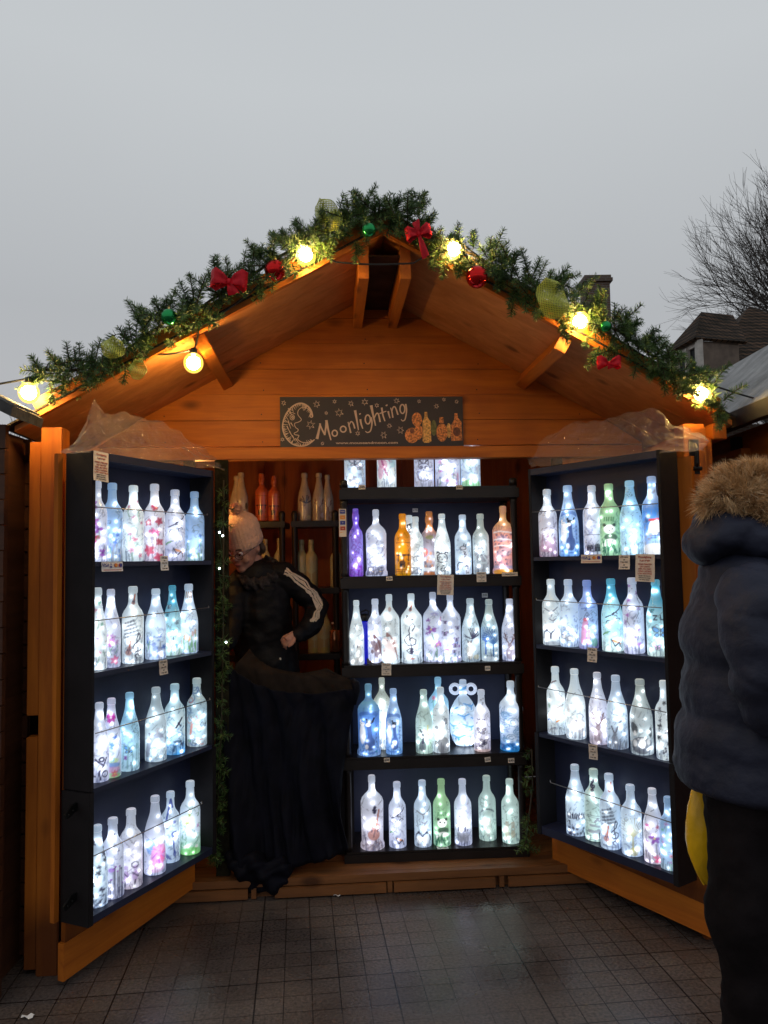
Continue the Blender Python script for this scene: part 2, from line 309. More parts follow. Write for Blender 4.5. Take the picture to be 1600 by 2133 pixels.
def cabinet(fr,Lx,zs,label,near_left,D=.13):
    O,ex,ey,rz=fr; c=empty('display_cabinet',tuple(O),rz,label=label,cat='cabinet',group='black display cabinets on the shutter doors')
    T=.016; zb,zt=.24,1.925
    MB().box((T,D-.010,zb+.01),(Lx-T,D,zt-.01)).build('back_panel',cab_navy,c)
    for x0 in (0,Lx-T):
        s=MB().box((x0,0,.70),(x0+T,D,zt)); s.box((x0-(.008 if x0==0 else -.000),-.002,zb-.004),(x0+T+(0 if x0==0 else .008),D,.697)); s.build('side_panel',cab_black if True else cab_navy,c,bevel=.001)
    MB().box((T,0,zt-.03),(Lx-T,D,zt-.001)).build('top_panel',cab_navy,c)
    for i,z in enumerate(zs):
        if i<3: MB().box((T,.002,z-.018),(Lx-T,D-.011,z)).build('shelf',cab_navy,c,bevel=.001)
        else: MB().box((T,.002,zb),(Lx-T,D-.011,z)).build('bottom_panel',cab_navy,c)
    # shutter door the cabinet hangs on
    a,b_=(.02,Lx+.02) if near_left else (-.02,Lx+.06)
    dm=MB().box((a,0,.14),(b_,.02,1.90)).build('shutter_door',woodZ,hut)
    dm.matrix_local=(Matrix.Translation(HO)@Matrix.Rotation(PSI,4,'Z')).inverted()@Matrix.Translation(O+ey*(D+.004))@Matrix.Rotation(rz,4,'Z')
    sl=(.02,.062) if near_left else (.062,.035)
    MB().prism([(a-.01,sl[0]),(b_+.01,sl[1]),(b_+.01,.19 if near_left else .15),(a-.01,.15 if near_left else .19)],-.003,.024).build('bottom_rail',woodX,dm)
    return c,dm
cabL,doorL=cabinet(FL,LL,zL,'tall black cabinet full of lit bottles hung on the left shutter door',True)
cabR,doorR=cabinet(FR,LR,zR,'tall black cabinet full of lit bottles on the right shutter door beside the parka shopper',False,.115)
MB().box((-.033,-.001,.24),(-.012,.019,1.92)).build('door_stile',woodZ,doorL)
for (x,y) in ((118,1698),(121,1888)):
    q=loc(FL,x,y,.06); m=MB(); z=q[1]; m.prism([(-.065,z-.022),(-.052,z-.026),(.0,z-.004),(.0,z+.02),(-.035,z+.014),(-.066,z-.008)],.052,.060); m.sphere((-.05,.05,z-.012),.004,6,5); m.sphere((-.03,.05,z-.003),.004,6,5); m.build('hasp',blackmetal,cabL)
# retaining wires
for fr,cab,rows in ((FL,cabL,[((199,1056),(432,1073)),((199,1293),(435,1266)),((199,1528),(437,1458)),((196,1783),(420,1675))]),
                    (FR,cabR,[((1107,1067),(1370,1049)),((1118,1250),(1378,1266)),((1122,1431),(1388,1484)),((1147,1630),(1400,1714))])):
    for (p0,p1) in rows:
        a=loc(fr,*p0,.004); b_=loc(fr,*p1,.004); m=MB(); m.tube([(a[0],.004,a[1]),(b_[0],.004,b_[1])],.0022,6)
        e=b_ if fr is FL else a; s=1 if fr is FL else -1
        m.tube([(e[0],.004,e[1]),(e[0]+.01*s,.012,e[1]+.006),(e[0]+.018*s,.02,e[1])],.0025,6); m.build('retaining_wire',wire_m,cab,smooth=True)

# centre shelving unit
O,ex,ey,rz=FC; LEAN=.018
unit=empty('shelving_unit',tuple(O),rz,label='black plastic shelving unit of five tiers holding lit bottles inside the hut',cat='shelving unit')
unit.rotation_euler=(0,-LEAN*0,rz)
UD=.30
for i,z in enumerate(zC):
    m=MB().box((.0,.0,z-.058),(LC,UD,z-.010)); m.box((.01,.006,z-.010),(LC-.01,UD-.006,z)); 
    if i==4: m.box((.0,.01,z-.125),(LC,UD-.01,z-.06))
    m.build('shelf',unit_black,unit,bevel=.002)
for x in (.022,LC-.022):
    for y in (.035,UD-.03):
        m=MB()
        for i in range(4): 
            za,zb=zC[i+1],zC[i]-.058
            m.lathe([(.022,za),(.017,za+.02),(.017,zb-.02),(.022,zb)],12,c=(x,y,0))
        m.build('upright',unit_black,unit,smooth=True)
for x in (.022,LC-.022): MB().lathe([(.021,zC[0]),(.019,zC[0]+.035),(.012,zC[0]+.04)],12,c=(x,.035,0)).build('upright_cap',unit_black,unit,smooth=True)
MB().box((.03,UD-.012,zC[4]),(LC-.03,UD-.006,zC[0]-.06)).build('backing_sheet',cab_navy,unit)

# ------------------------------------------------------------------ painted, lit bottles
bm_=bpy.data.materials.new('painted_lit_glass'); bm_.use_nodes=True; t=bm_.node_tree; L=t.links; b=t.nodes['Principled BSDF']
pa=N(t,'ShaderNodeAttribute',attribute_name='paint'); ga=N(t,'ShaderNodeAttribute',attribute_name='glow')
L.new(pa.outputs['Color'],b.inputs['Emission Color']); L.new(ga.outputs['Fac'],b.inputs['Emission Strength'])
mxx=N(t,'ShaderNodeMix',data_type='RGBA',blend_type='MULTIPLY'); mxx.inputs[0].default_value=1; L.new(pa.outputs['Color'],mxx.inputs[6]); mxx.inputs[7].default_value=(.55,.55,.55,1); L.new(mxx.outputs[2],b.inputs['Base Color'])
b.inputs['Roughness'].default_value=.22; b.inputs['Coat Weight'].default_value=.2
tcb=N(t,'ShaderNodeTexCoord'); nb=N(t,'ShaderNodeTexNoise'); nb.inputs['Scale'].default_value=55; nb.inputs['Detail'].default_value=3; L.new(tcb.outputs['Object'],nb.inputs['Vector'])
bpb=N(t,'ShaderNodeBump'); bpb.inputs['Strength'].default_value=.25; bpb.inputs['Distance'].default_value=.004; L.new(nb.outputs['Fac'],bpb.inputs['Height']); L.new(bpb.outputs[0],b.inputs['Normal'])
bm_.cycles.emission_sampling='AUTO'
unlit=bpy.data.materials.new('painted_unlit_glass'); unlit.use_nodes=True; t=unlit.node_tree; pa=N(t,'ShaderNodeAttribute',attribute_name='paint'); t.links.new(pa.outputs['Color'],t.nodes['Principled BSDF'].inputs['Base Color']); t.nodes['Principled BSDF'].inputs['Roughness'].default_value=.2

# outline of each kind: radius (share of R) at height (share of H)
def prof(kind):
    P={'wine':[(0,.0),(.86,.0),(.97,.008),(1,.025),(1,.585),(.96,.64),(.82,.685),(.62,.725),(.48,.76),(.42,.80),(.385,.90),(.385,.912),(.44,.918),(.44,.985),(.40,1),(0,1)],
       'burg':[(0,.0),(.88,.0),(.98,.01),(1,.03),(1,.46),(.97,.53),(.86,.60),(.72,.67),(.58,.73),(.47,.79),(.41,.86),(.37,.915),(.37,.925),(.42,.93),(.42,.985),(.38,1),(0,1)],
       'champ':[(0,.0),(.88,.0),(1,.02),(1,.42),(.96,.50),(.84,.58),(.68,.66),(.52,.75),(.42,.83),(.38,.90),(.38,.905),(.46,.915),(.46,.975),(.42,1),(0,1)],
       'spirit':[(0,.0),(.90,.0),(1,.012),(1,.05),(.96,.075),(.96,.09),(1,.62),(.985,.65),(.90,.69),(.70,.73),(.48,.775),(.34,.81),(.29,.85),(.29,.905),(.33,.91),(.33,.985),(.29,1),(0,1)],
       'flare':[(0,.0),(1.0,.0),(1.06,.01),(1.06,.055),(.97,.085),(.95,.11),(1,.60),(1,.64),(.90,.69),(.66,.735),(.42,.77),(.31,.80),(.285,.83),(.285,.90),(.32,.91),(.32,.985),(.28,1),(0,1)],
       'rum':[(0,.0),(.92,.0),(1,.02),(1,.60),(.9,.66),(.58,.71),(.40,.76),(.40,.80),(.50,.84),(.50,.90),(.42,.93),(.42,.985),(.38,1),(0,1)],
       'block':[(0,.0),(.94,.0),(1,.015),(1,.66),(.96,.70),(.6,.74),(.35,.78),(.30,.9),(.34,.91),(.34,.985),(.3,1),(0,1)],
       'flask':[(0,.0),(.30,.0),(.55,.01),(.80,.08),(.96,.2),(1,.34),(.98,.46),(.86,.58),(.62,.68),(.38,.745),(.26,.77),(.26,.80),(.32,.82),(.36,.9),(.30,.92),(.25,.95),(.25,.99),(.22,1),(0,1)]}[kind]
    return P
PAL={'ice':((.66,.76,.95),(.74,.85,1),(.64,.76,1)),'white':((.86,.93,1),(.95,.98,1),(.85,.92,1)),'grey':((.52,.60,.66),(.66,.76,.84),(.60,.70,.80)),
     'lilac':((.74,.77,.95),(.80,.80,1),(.74,.73,1)),'pink':((.82,.82,.95),(.86,.80,.94),(.74,.60,.72)),'blue':((.45,.62,.95),(.42,.62,1),(.25,.5,1)),
     'deep':((.25,.50,.70),(.13,.30,.80),(.30,.50,.95)),'sky':((.35,.66,.92),(.50,.80,1),(.60,.85,1)),'aqua':((.10,.55,.72),(.30,.78,.92),(.55,.90,.90)),'aquaw':((.12,.50,.72),(.50,.85,.98),(.80,.95,.92)),
     'green':((.36,.62,.34),(.34,.64,.38),(.38,.72,.48)),'mint':((.62,.76,.70),(.66,.82,.76),(.62,.80,.70)),'greenb':((.76,.84,.98),(.78,.86,1),(.30,.72,.35)),
     'purple':((.18,.08,.70),(.36,.27,.88),(.30,.10,.72)),'amber':((.85,.30,.01),(.80,.27,.005),(.70,.32,.01)),'fire':((.75,.40,.18),(.85,.36,.30),(.62,.38,.50)),
     'mauve':((.86,.90,1),(.76,.70,.80),(.42,.26,.38)),'seab':((.60,.85,1),(.80,.95,1),(.10,.45,.95)),'cream':((.72,.74,.64),(.90,.92,.86),(.86,.90,.90)),
     'greyc':((.56,.60,.56),(.62,.66,.68),(.55,.60,.66)),'rain':((.75,.72,.95),(.75,.80,1),(.55,.62,.75)),'multi':((.50,.18,.05),(.28,.26,.33),(.36,.30,.34)),'snow':((.50,.62,.90),(.10,.32,.85),(.82,.88,1)),
     'slate':((.35,.52,.80),(.36,.52,.82),(.42,.52,.62)),'berry':((.30,.40,.85),(.45,.60,.95),(.30,.28,.55)),'bluebot':((.85,.90,1),(.70,.78,1),(.05,.32,.75)),'smokeb':((.60,.70,.70),(.50,.66,.76),(.58,.66,.72))}
INK=(.045,.045,.09); BR=(.16,.09,.10); RED=(.45,.05,.12); PUR=(.25,.06,.42); BLU=(.06,.16,.55); GRN=(.12,.32,.14); PNK=(.70,.12,.36); ORG=(.75,.28,.05); YEL=(.75,.65,.15); GRY=(.25,.27,.34); TEAL=(.04,.30,.45); WHT=(.95,.97,1); BLK=(.012,.012,.02)
class Paint:
    def __init__(s,x,y,c,rng): s.x=x; s.y=y; s.c=c; s.r=rng; s.ox=s.oy=0; s.k=1
    def mix(s,w,col,a):
        w=(np.clip(w,0,1)*a)[:,None]; s.c[:]=s.c*(1-w)+np.array(col)*w
    def blob(s,x,y,rx,ry,col,a=1,rot=0):
        x=x*s.k+s.ox; y=y*s.k+s.oy; rx*=s.k; ry*=s.k
        dx=s.x-x; dy=s.y-y; c,n=math.cos(rot),math.sin(rot); u=(dx*c+dy*n)/rx; v=(-dx*n+dy*c)/ry
        d=np.sqrt(u*u+v*v); s.mix((1-d)*min(rx,ry)/.22+.5,col,a)
    def ln(s,pts,w,col,a=1):
        best=np.full(len(s.x),9.)
        pts=[(p[0]*s.k+s.ox,p[1]*s.k+s.oy) for p in pts]
        for (x0,y0),(x1,y1) in zip(pts[:-1],pts[1:]):
            dx,dy=x1-x0,y1-y0; l=dx*dx+dy*dy+1e-9; tt=np.clip(((s.x-x0)*dx+(s.y-y0)*dy)/l,0,1)
            best=np.minimum(best,np.hypot(s.x-x0-tt*dx,s.y-y0-tt*dy))
        s.mix(1-(best-w*.68)/.15,col,min(1,a*1.15))
    def arc(s,x,y,r,a0,a1,w,col,a=1,ry=None,n=9):
        s.ln([(x+r*math.cos(a0+(a1-a0)*i/n),y+(ry or r)*math.sin(a0+(a1-a0)*i/n)) for i in range(n+1)],w,col,a)
    def at(s,x,y,k=1): s.ox,s.oy,s.k=x,y,k; return s
PI=math.pi
def flower(P,x,y,r,col,n=6,cen=None):
    P.at(0,0)
    for i in range(n):
        a=2*PI*i/n+P.r.random(); P.blob(x+r*.55*math.cos(a),y+r*.55*math.sin(a),r*.5,r*.28,col,.85,a)
    P.blob(x,y,r*.2,r*.2,cen or INK,.7)
def fly(P,x,y,r,col,edge=INK):
    P.at(x,y,r)
    for s in (-1,1):
        P.blob(s*.55,.4,.55,.38,edge,.9,s*.7); P.blob(s*.52,.38,.38,.24,col,.9,s*.7); P.blob(s*.4,-.35,.36,.3,edge,.9,-s*.6); P.blob(s*.4,-.35,.2,.16,col,.9,-s*.6)
    P.ln([(0,-.6),(0,.6)],.1,edge); P.at(0,0)
def bird(P,x,y,r,col,flip=1):
    P.at(x,y,r); P.blob(0,0,.8,.42,col,.85,.3*flip); P.blob(.7*flip,.45,.32,.3,col,.9); P.ln([(-.7*flip,-.2),(-1.5*flip,-.8)],.25,col,.9); P.ln([(1*flip,.45),(1.25*flip,.4)],.1,INK); P.at(0,0)
def swal(P,x,y,r,col=INK):
    P.at(x,y,r); P.ln([(-1.2,.7),(-.3,.15),(0,0),(.5,.2),(1.3,.9)],.22,col); P.ln([(0,0),(.2,-.5),(.1,-.9)],.18,col); P.at(0,0)
def d_flow(P,cols=(PUR,PNK,BLU),n=9,y0=1,y1=15,r=.9,stem=GRN):
    for i in range(n):
        x=P.r.uniform(-3,3); y=y0+(y1-y0)*(i+.5)/n; 
        if P.r.random()<.5: P.ln([(x,y),(x+P.r.uniform(-.5,.5),y-2),(x+P.r.uniform(-.8,.8),y-3.4)],.1,stem,.6)
        flower(P,x,y,r*P.r.uniform(.6,1.2),cols[i%len(cols)])
def d_poppy(P):
    for x,y,r in ((-1.7,3.6,2.0),(1.6,1.2,1.7),(1.9,6.2,1.4),(-1.8,12.6,1.3),(1.7,13,1.4),(0,17.5,1.2)): flower(P,x,y,r,RED,5,(.2,.02,.05)); P.blob(x,y,r*.8,r*.7,RED,.6)
    for x,y in ((-.6,9.8),(.8,9.2)): flower(P,x,y,1.1,PNK)
    for x in (-.4,.5,1.2): P.ln([(x,3),(x+.3,9)],.1,BR,.6)
def d_birds(P,cols=(GRN,ORG)):
    P.ln([(-2,12),(0,13),(2.4,15),(3,16)],.18,INK,.9); P.ln([(0,13),(1.6,12.4)],.12,INK,.9)
    for i,(x,y) in enumerate(((.9,13),(1.8,11),(-1,10.2))): P.arc(x,y,.8,.4,3.4,.14,INK); P.blob(x,y,.5,.35,GRY,.5,.5)
    bird(P,-1.9,6.6,.9,cols[0]); bird(P,.9,3.6,1.0,cols[1],-1); P.ln([(-.5,4.6),(.6,2),(2,3.4),(2.6,1.4)],.15,INK,.9)
def d_blue(P,c=BLU):
    for i in range(16): x=P.r.uniform(-3.2,3.2); y=P.r.uniform(.3,8.5); P.blob(x,y,P.r.uniform(.2,.55),P.r.uniform(.4,1.1),c,.55,P.r.uniform(-.6,.6))
    for i in range(9): x=P.r.uniform(-3,3); P.ln([(x,0),(x+P.r.uniform(-.4,.4),P.r.uniform(4,9))],.1,GRY,.6)
    d_flow(P,(c,(.3,.4,.8)),5,4,9,.8)
def d_music(P,vio=True,clef=True,score=True):
    if score:
        for k in range(5):
            y=13.6-k*1.15
            for j in range(3): P.ln([(-2.8,y-.6+j*.26),(.6+.3*k,y+.5+j*.26)],.07,INK,.55)
            for j in range(4): P.blob(-2.2+j*.8,y-.3+j*.3,.22,.16,INK,.85)
    if clef: clef_(P,1.6,6,2.2)
    if vio: violin(P,-1.2,4.6,.9); violin(P,.2,20.5,.55)
    for k in range(3): P.ln([(-2.6,1+k*.35),(2.6,1.2+k*.35)],.06,INK,.5)
def clef_(P,x,y,k):
    P.at(x,y,k); P.ln([(-.1,-1.9),(-.45,-1.5),(-.1,-1.2),(.15,-1.6),(-.05,-.4),(-.2,1.0),(.1,1.9),(.4,1.5),(.1,.8),(-.5,.2),(-.7,-.3),(-.3,-.9),(.4,-.75),(.5,-.2),(.1,.1),(-.25,-.2)],.16/k+.09,INK); P.at(0,0)
def violin(P,x,y,k,col=(.42,.16,.12)):
    P.at(x,y,k); P.blob(-.1,-.9,1.05,1.1,col,.8); P.blob(.25,.7,.75,.85,col,.75); P.ln([(.3,1),(.8,4.2)],.26,col,.9); P.arc(-.7,0,.3,-1,1,.12,INK,.8); P.arc(.75,-.1,.3,2.1,4.1,.12,INK,.8); P.ln([(-.2,-1.4),(.3,1)],.1,INK,.7); P.at(0,0)
def d_violin(P): violin(P,.6,7,1.7); clef_(P,.7,14.3,.6); [P.blob(P.r.uniform(-3.2,3.2),P.r.uniform(.4,3.6),.3,.16,BR,.7,P.r.uniform(0,3)) for _ in range(34)]; [P.ln([(x,3.5),(x+.1,6.5)],.09,INK,.5) for x in (-2.8,-2.3)]
def d_clefbig(P): clef_(P,0,9.2,3.0); violin(P,-.1,20,.5); [P.ln([(x,16),(x,17.6)],.12,INK,.8) for x in (-1.2,-.8,.3,.7)]; P.blob(.3,1.8,.8,.3,(.4,.1,.05),.8); P.ln([(-2.6,4),(-2.6,2),(-2,1.6)],.12,INK,.7); clef_(P,.2,4.6,.5)
def d_cats(P,a=(.05,.10,.30),bgc=None):
    P.blob(-1.9,8,1.0,3.6,WHT,.75); P.blob(-1.9,11.6,.8,.7,WHT,.85); P.ln([(-2.5,12.4),(-2.4,13)],.2,WHT); P.blob(-2.1,11.7,.12,.12,INK); P.blob(-1.6,11.7,.12,.12,INK)
    P.blob(.4,4.6,1.5,2.6,a,.95); P.ln([(.4,6.5),(.3,8.6),(.2,11)],.9,a); P.blob(.4,12.3,1.1,.7,BLK,.9); P.ln([(-.5,13.4),(-.3,12.4)],.3,BLK); P.ln([(1.7,13.6),(1.2,12.4)],.3,BLK); P.blob(-.1,11.3,.7,.6,WHT,.8)
    P.blob(2.3,9,.45,4.5,BLU,.4); P.arc(0,14.6,2.6,.2,2.9,.8,BLU,.6,ry=1.0); [P.blob(2.5,y,.16,.3,INK,.9) for y in (5,6.4,7.8,9.2,10.6)]; P.blob(-.6,3.4,.5,.8,WHT,.7)
    P.arc(0,2.2,2.8,3.3,6,.3,BLU,.7,ry=1); P.blob(2.4,1.6,.4,.3,TEAL,.8)
def d_catline(P): P.blob(-.6,3.2,1.3,2.2,INK,.8); P.ln([(-.5,4.5),(-.4,8.4)],.5,INK,.8); P.ln([(-1.5,9.8),(-.9,8.8),(0,9.2),(.3,10)],.35,INK); P.blob(-.2,8.5,.5,.4,WHT,.7); P.blob(1.6,7.4,.7,.9,(.7,.15,.15),.8); P.blob(2.2,4,.8,3,GRN,.3); P.ln([(1.5,11.5),(1.4,7)],.2,YEL,.7)
def d_cathead(P,c=INK):
    for s in (-1,1): P.ln([(s*.4,9.2),(s*1.5,10.6),(s*1.6,8.8)],.2,c); P.arc(s*.8,7.6,.5,0,2*PI,.16,c); P.blob(s*.8,7.6,.22,.25,c); P.ln([(s*.6,6.4),(s*2.4,6.0)],.08,c,.6)
    P.arc(0,7.2,2,.2,PI-.2,.16,c,.7); P.blob(0,6.6,.3,.25,c); P.arc(0,4.6,2.1,3.4,6,.2,c,.8); [P.ln([(x,5),(x+.4,3)],.14,c,.6) for x in (-2,-1,0,1,2)]; P.blob(0,1.6,3,1.5,GRY,.5)
def d_panda(P):
    P.blob(0,9.3,1.9,1.6,WHT,.9); [P.blob(s*1.5,10.7,.6,.6,BLK,.9) for s in (-1,1)]; [P.blob(s*.7,9.5,.4,.5,BLK,.9,s*.5) for s in (-1,1)]; P.blob(0,8.8,.25,.2,BLK); P.blob(.4,6.4,2.1,1.3,(.03,.06,.05),.85); P.blob(.2,5,1.7,.9,WHT,.6)
    P.blob(-1.8,3.8,.8,.8,WHT,.8); P.blob(-2.2,4.5,.25,.25,BLK)
    for i in range(13): x=P.r.uniform(-3,3); P.ln([(x,P.r.uniform(0,2)),(x+P.r.uniform(-1.4,1.4),P.r.uniform(2.5,6))],.14,(.02,.14,.08),.8)
    for x in (-1.5,-.8,-.1,.6,1.3): P.ln([(x,12.2),(x+.1,13.4)],.14,(.05,.2,.08),.8)
def d_peng(P):
    swal(P,0,13,1.9,GRY); swal(P,.6,9.5,.8,GRY)
    for x,k in ((-1.6,1.),(1.4,1.1)): P.arc(x,3.4,1.5*k,-.3,PI+.3,.3,INK,.8,ry=2.3); P.blob(x,6,.55,.5,INK,.9); P.blob(x,3.2,1.1,1.6,(.8,.84,.9),.7)
    P.blob(0,.8,3.4,.8,GRY,.5)
def d_eleph(P,c=INK,y=3):
    for x,k in ((-1.6,.9),(1.3,1.2)): P.at(x,y,k); P.blob(0,.4,1.0,.65,c,.85); [P.ln([(q,0),(q,-1)],.3,c,.9) for q in (-.7,-.3,.3,.7)]; P.ln([(.9,.8),(1.3,.3),(1.2,-.5)],.22,c,.9); P.at(0,0)
    P.ln([(-3.4,y-1.3),(3.4,y-1.3)],.12,c,.7); P.ln([(-3.4,y+4.6),(3.4,y+4.6)],.1,c,.6)
def d_safari(P):
    P.at(0,0); P.blob(-.6,5.2,1.2,1.0,BLK,.85); [P.ln([(x,4.6),(x,3.4)],.3,BLK,.9) for x in (-1.4,-.8,.1)]; P.blob(2,4.8,.7,.7,(.3,.08,.01),.8)
    for x in (-2.2,0,2): P.blob(x,8.4,1.1,.4,BLK,.85); P.ln([(x,8.3),(x-.1,6)],.16,BLK,.8)
    for y in (13.4,2.6,1.8): P.ln([(-3.4,y),(3.4,y)],.12,(.25,.06,.0),.8)
def d_tiger(P,c=(.06,.06,.10)):
    P.arc(0,7,2.1,0,2*PI,.2,c,.8,ry=2); [P.arc(s*1.7,9,.5,0,PI,.3,c,.9) for s in (-1,1)]; [P.blob(s*.8,7.4,.3,.22,c,.9) for s in (-1,1)]; P.blob(0,6.4,.4,.3,c,.8)
    for s in (-1,1):
        for y in (5.6,6.4,7.2,8.1): P.ln([(s*2,y),(s*1.2,y+.2)],.16,c,.8)
    for i in range(10): x=P.r.uniform(-2.6,2.6); y=P.r.uniform(.8,4.4); P.ln([(x,y),(x+.7,y+.5)],.18,c,.75)
def d_giraffe(P):
    P.ln([(1.8,.5),(1.4,7),(.6,10.4)],1.5,(.75,.8,.9),.6); P.blob(0,11.2,1.3,.7,(.7,.75,.85),.8,-.4); P.arc(0,11.2,1.2,0,2*PI,.12,INK,.8,ry=.8); P.ln([(.3,12),(.4,13)],.2,INK); P.ln([(1,11.8),(1.2,12.8)],.2,INK)
    for i in range(22): yy=P.r.uniform(.5,10); P.blob(1.9-.12*yy+P.r.uniform(-.8,.8),yy,.28,.32,INK,.85)
    P.arc(-1,3.6,1.6,1,4,.2,INK,.8)
def d_lion(P,c=GRY):
    for i in range(26): a=P.r.uniform(.2,PI*1.9); P.ln([(1.6*math.cos(a),9+1.6*math.sin(a)),(2.9*math.cos(a+.3),8.6+3.4*math.sin(a+.2))],.2,c,.6)
    [P.blob(s*.7,9.4,.25,.18,INK) for s in (-1,1)]; P.blob(0,8,.5,.35,INK,.8); P.blob(0,2.8,2.6,1.6,c,.5)
def d_leop(P):
    P.blob(-.5,13,1.8,1.2,(.4,.36,.5),.6); P.blob(0,8,2.6,1.6,(.5,.46,.62),.5,.3)
    for i in range(30): P.arc(P.r.uniform(-3,3),P.r.uniform(3.5,15),.25,0,5,.12,(.1,.08,.16),.7)
    for y in (12.6,15.4,10.2): P.ln([(-3.4,y),(-1,y+.4),(3.4,y-.2)],.3,WHT,.5)
    P.blob(0,.6,4,1.1,(.65,.28,.02),.95); P.ln([(-3.6,2.6),(3.6,2.4)],.6,(.35,.3,.45),.8)
def d_horse(P,c=BR,light=False):
    P.at(.2,0); f=c if not light else (.78,.66,.66)
    P.blob(-.6,7.4,1.2,2.6,f,.8,.45); P.blob(.9,6,1.5,3.6,f,.75,-.2); P.blob(-1.5,5,.7,.9,f,.85); P.ln([(-.6,10.2),(-.7,11.4),(.1,10.4)],.4,c,.9)
    for i in range(12): P.ln([(.3+.15*i,10.4-.5*i),(1.6+.1*i,8.4-.6*i)],.22,c,.7)
    P.blob(-.7,8.6,.2,.2,INK); P.blob(-1.8,4.8,.15,.2,INK); P.at(0,0); P.blob(.3,20,.5,.9,c,.7)
def d_horse2(P): d_horse(P,(.35,.22,.22),True)
def d_fox(P):
    for i in range(16): a=P.r.uniform(0,PI); P.ln([(.2,9.2),(.2+2.9*math.cos(a),10+3.6*math.sin(a))],.12,INK,.8)
    P.blob(-.7,4,1.1,3.0,(.62,.60,.56),.8); P.blob(-.7,7.6,.85,.8,(.55,.5,.46),.9); P.ln([(-1.3,8.6),(-1.2,8)],.3,INK,.7); P.ln([(-.1,8.6),(-.2,8)],.3,INK,.7); [P.blob(-.7+s*.35,7.8,.12,.12,INK) for s in (-1,1)]; P.ln([(-1,2.5),(-1,.8)],.2,INK,.6); P.blob(1.8,2,1.2,1,(.7,.66,.4),.5)
def tree(P,x,y,h,col=INK):
    P.ln([(x,y),(x+.1,y+h*.6)],.25,col,.9)
    for i in range(13): a=PI*(i+.5)/13; P.ln([(x+.1,y+h*.45),(x+.5*h*.5*math.cos(a),y+h*.6+h*.3*math.sin(a)),(x+h*.42*math.cos(a+.1),y+h*.6+h*.42*math.sin(a+.1))],.09,col,.8)
def d_trees(P): tree(P,-1.4,3,11,BLU); tree(P,1.4,2,11,(.05,.14,.35)); P.blob(.4,5,.2,1,INK,.8); P.blob(0,.8,4,1.2,(.7,.85,1),.6)
def d_tree1(P): tree(P,0,2,12,(.4,.42,.3)); P.blob(.2,2,1.4,1.6,(.4,.38,.12),.6); [P.blob(P.r.uniform(-3,3),P.r.uniform(10,16),.12,.12,GRY,.8) for _ in range(30)]
def d_stag(P,c=BR):
    P.blob(0,3.2,1.5,2.6,c,.65); P.blob(0,6.4,.8,1.1,c,.75)
    for s in (-1,1): P.ln([(s*.4,7.4),(s*1.4,9),(s*2.0,11.4)],.2,c); [P.ln([(s*x,y),(s*(x-.2),y+1.4)],.15,c) for x,y in ((1.1,8.6),(1.6,9.6))]; P.ln([(s*1.2,8.8),(s*2.6,9.8)],.14,c)
    P.blob(1.6,3,1,1.4,(.7,.66,.85),.5)
def d_hare(P,c=(.18,.2,.26)):
    P.blob(-.8,3.4,1.0,1.8,c,.75); P.blob(-.7,5.4,.6,.6,c,.85); P.ln([(-1,6),(-1.7,8)],.3,c); P.ln([(-.5,6),(.2,8)],.3,c)
    bird(P,1.9,10.2,.8,c); bird(P,-.4,12.2,.5,c,-1)
    for i in range(22): x=P.r.uniform(-3.4,3.4); P.ln([(x,0),(x+P.r.uniform(-.5,.5),P.r.uniform(1.5,3.6))],.12,c,.7)
def d_rabbits(P,c=(.4,.42,.36)):
    for x in (-1.1,1.1): P.blob(x,4.2,.9,1.5,(.52,.48,.34),.6); P.arc(x,6.2,.7,0,2*PI,.15,c,.9); P.arc(x-.3,8,.28,0,2*PI,.12,c,.9,ry=1.1); P.arc(x+.3,8,.28,0,2*PI,.12,c,.9,ry=1.1)
def d_donkey(P,c=(.42,.44,.42)): P.blob(0,5,1.3,3,c,.5); P.ln([(-.8,9),(-.9,7.6)],.3,c); P.ln([(.8,9),(.8,7.6)],.3,c); P.arc(0,11.2,2.6,.3,PI-.3,.3,INK,.6,ry=1.8); [P.blob(2.2*math.cos(a),11+1.8*math.sin(a),.12,.3,INK,.7) for a in (.5,.9,1.3,1.7,2.1,2.5)]
def d_badger(P,c=GRY): P.blob(-.8,4,1.5,2.4,c,.75); P.blob(1.2,3.4,1.2,2,c,.6); [P.ln([(x,6),(x+.2,7.6)],.3,INK,.8) for x in (-1.8,-.6,.8,1.8)]; P.blob(.3,11.2,1,.5,GRY,.6); P.blob(-1,11.6,.5,.5,INK,.6); [P.ln([(x,.3),(x+.2,1.6)],.12,INK,.6) for x in (-2.5,-1.5,-.5,.5,1.5,2.5)]
def d_cow(P):
    P.blob(-2.2,9.2,1.2,2,BLK,.85,.3); P.blob(-1.9,7.4,.5,.9,WHT,.7); P.blob(2.8,7.8,.7,1.8,BLK,.85)
    P.blob(0,3.4,3.2,2.9,(.05,.05,.08),.75); P.blob(.2,4.2,.9,1.8,WHT,.6); P.blob(-2,4,.7,1.2,WHT,.5); P.blob(2,4.6,.6,1,WHT,.45); [P.blob(s*.9,5.6,.2,.2,WHT,.8) for s in (-1,1)]
def d_cattle(P): P.blob(-.9,6.2,1.4,1.6,(.6,.6,.62),.7); P.blob(1,5.2,1.9,2.6,(.62,.58,.56),.7); P.blob(0,7,.4,.5,GRY,.9); [P.ln([(x,4),(x,.8)],.35,GRY,.7) for x in (-1.4,-.4,1,2)]; P.arc(1,8,1.6,.1,2,.2,GRY,.7); P.blob(-2.5,11,.5,1.5,(.65,.6,.6),.6)
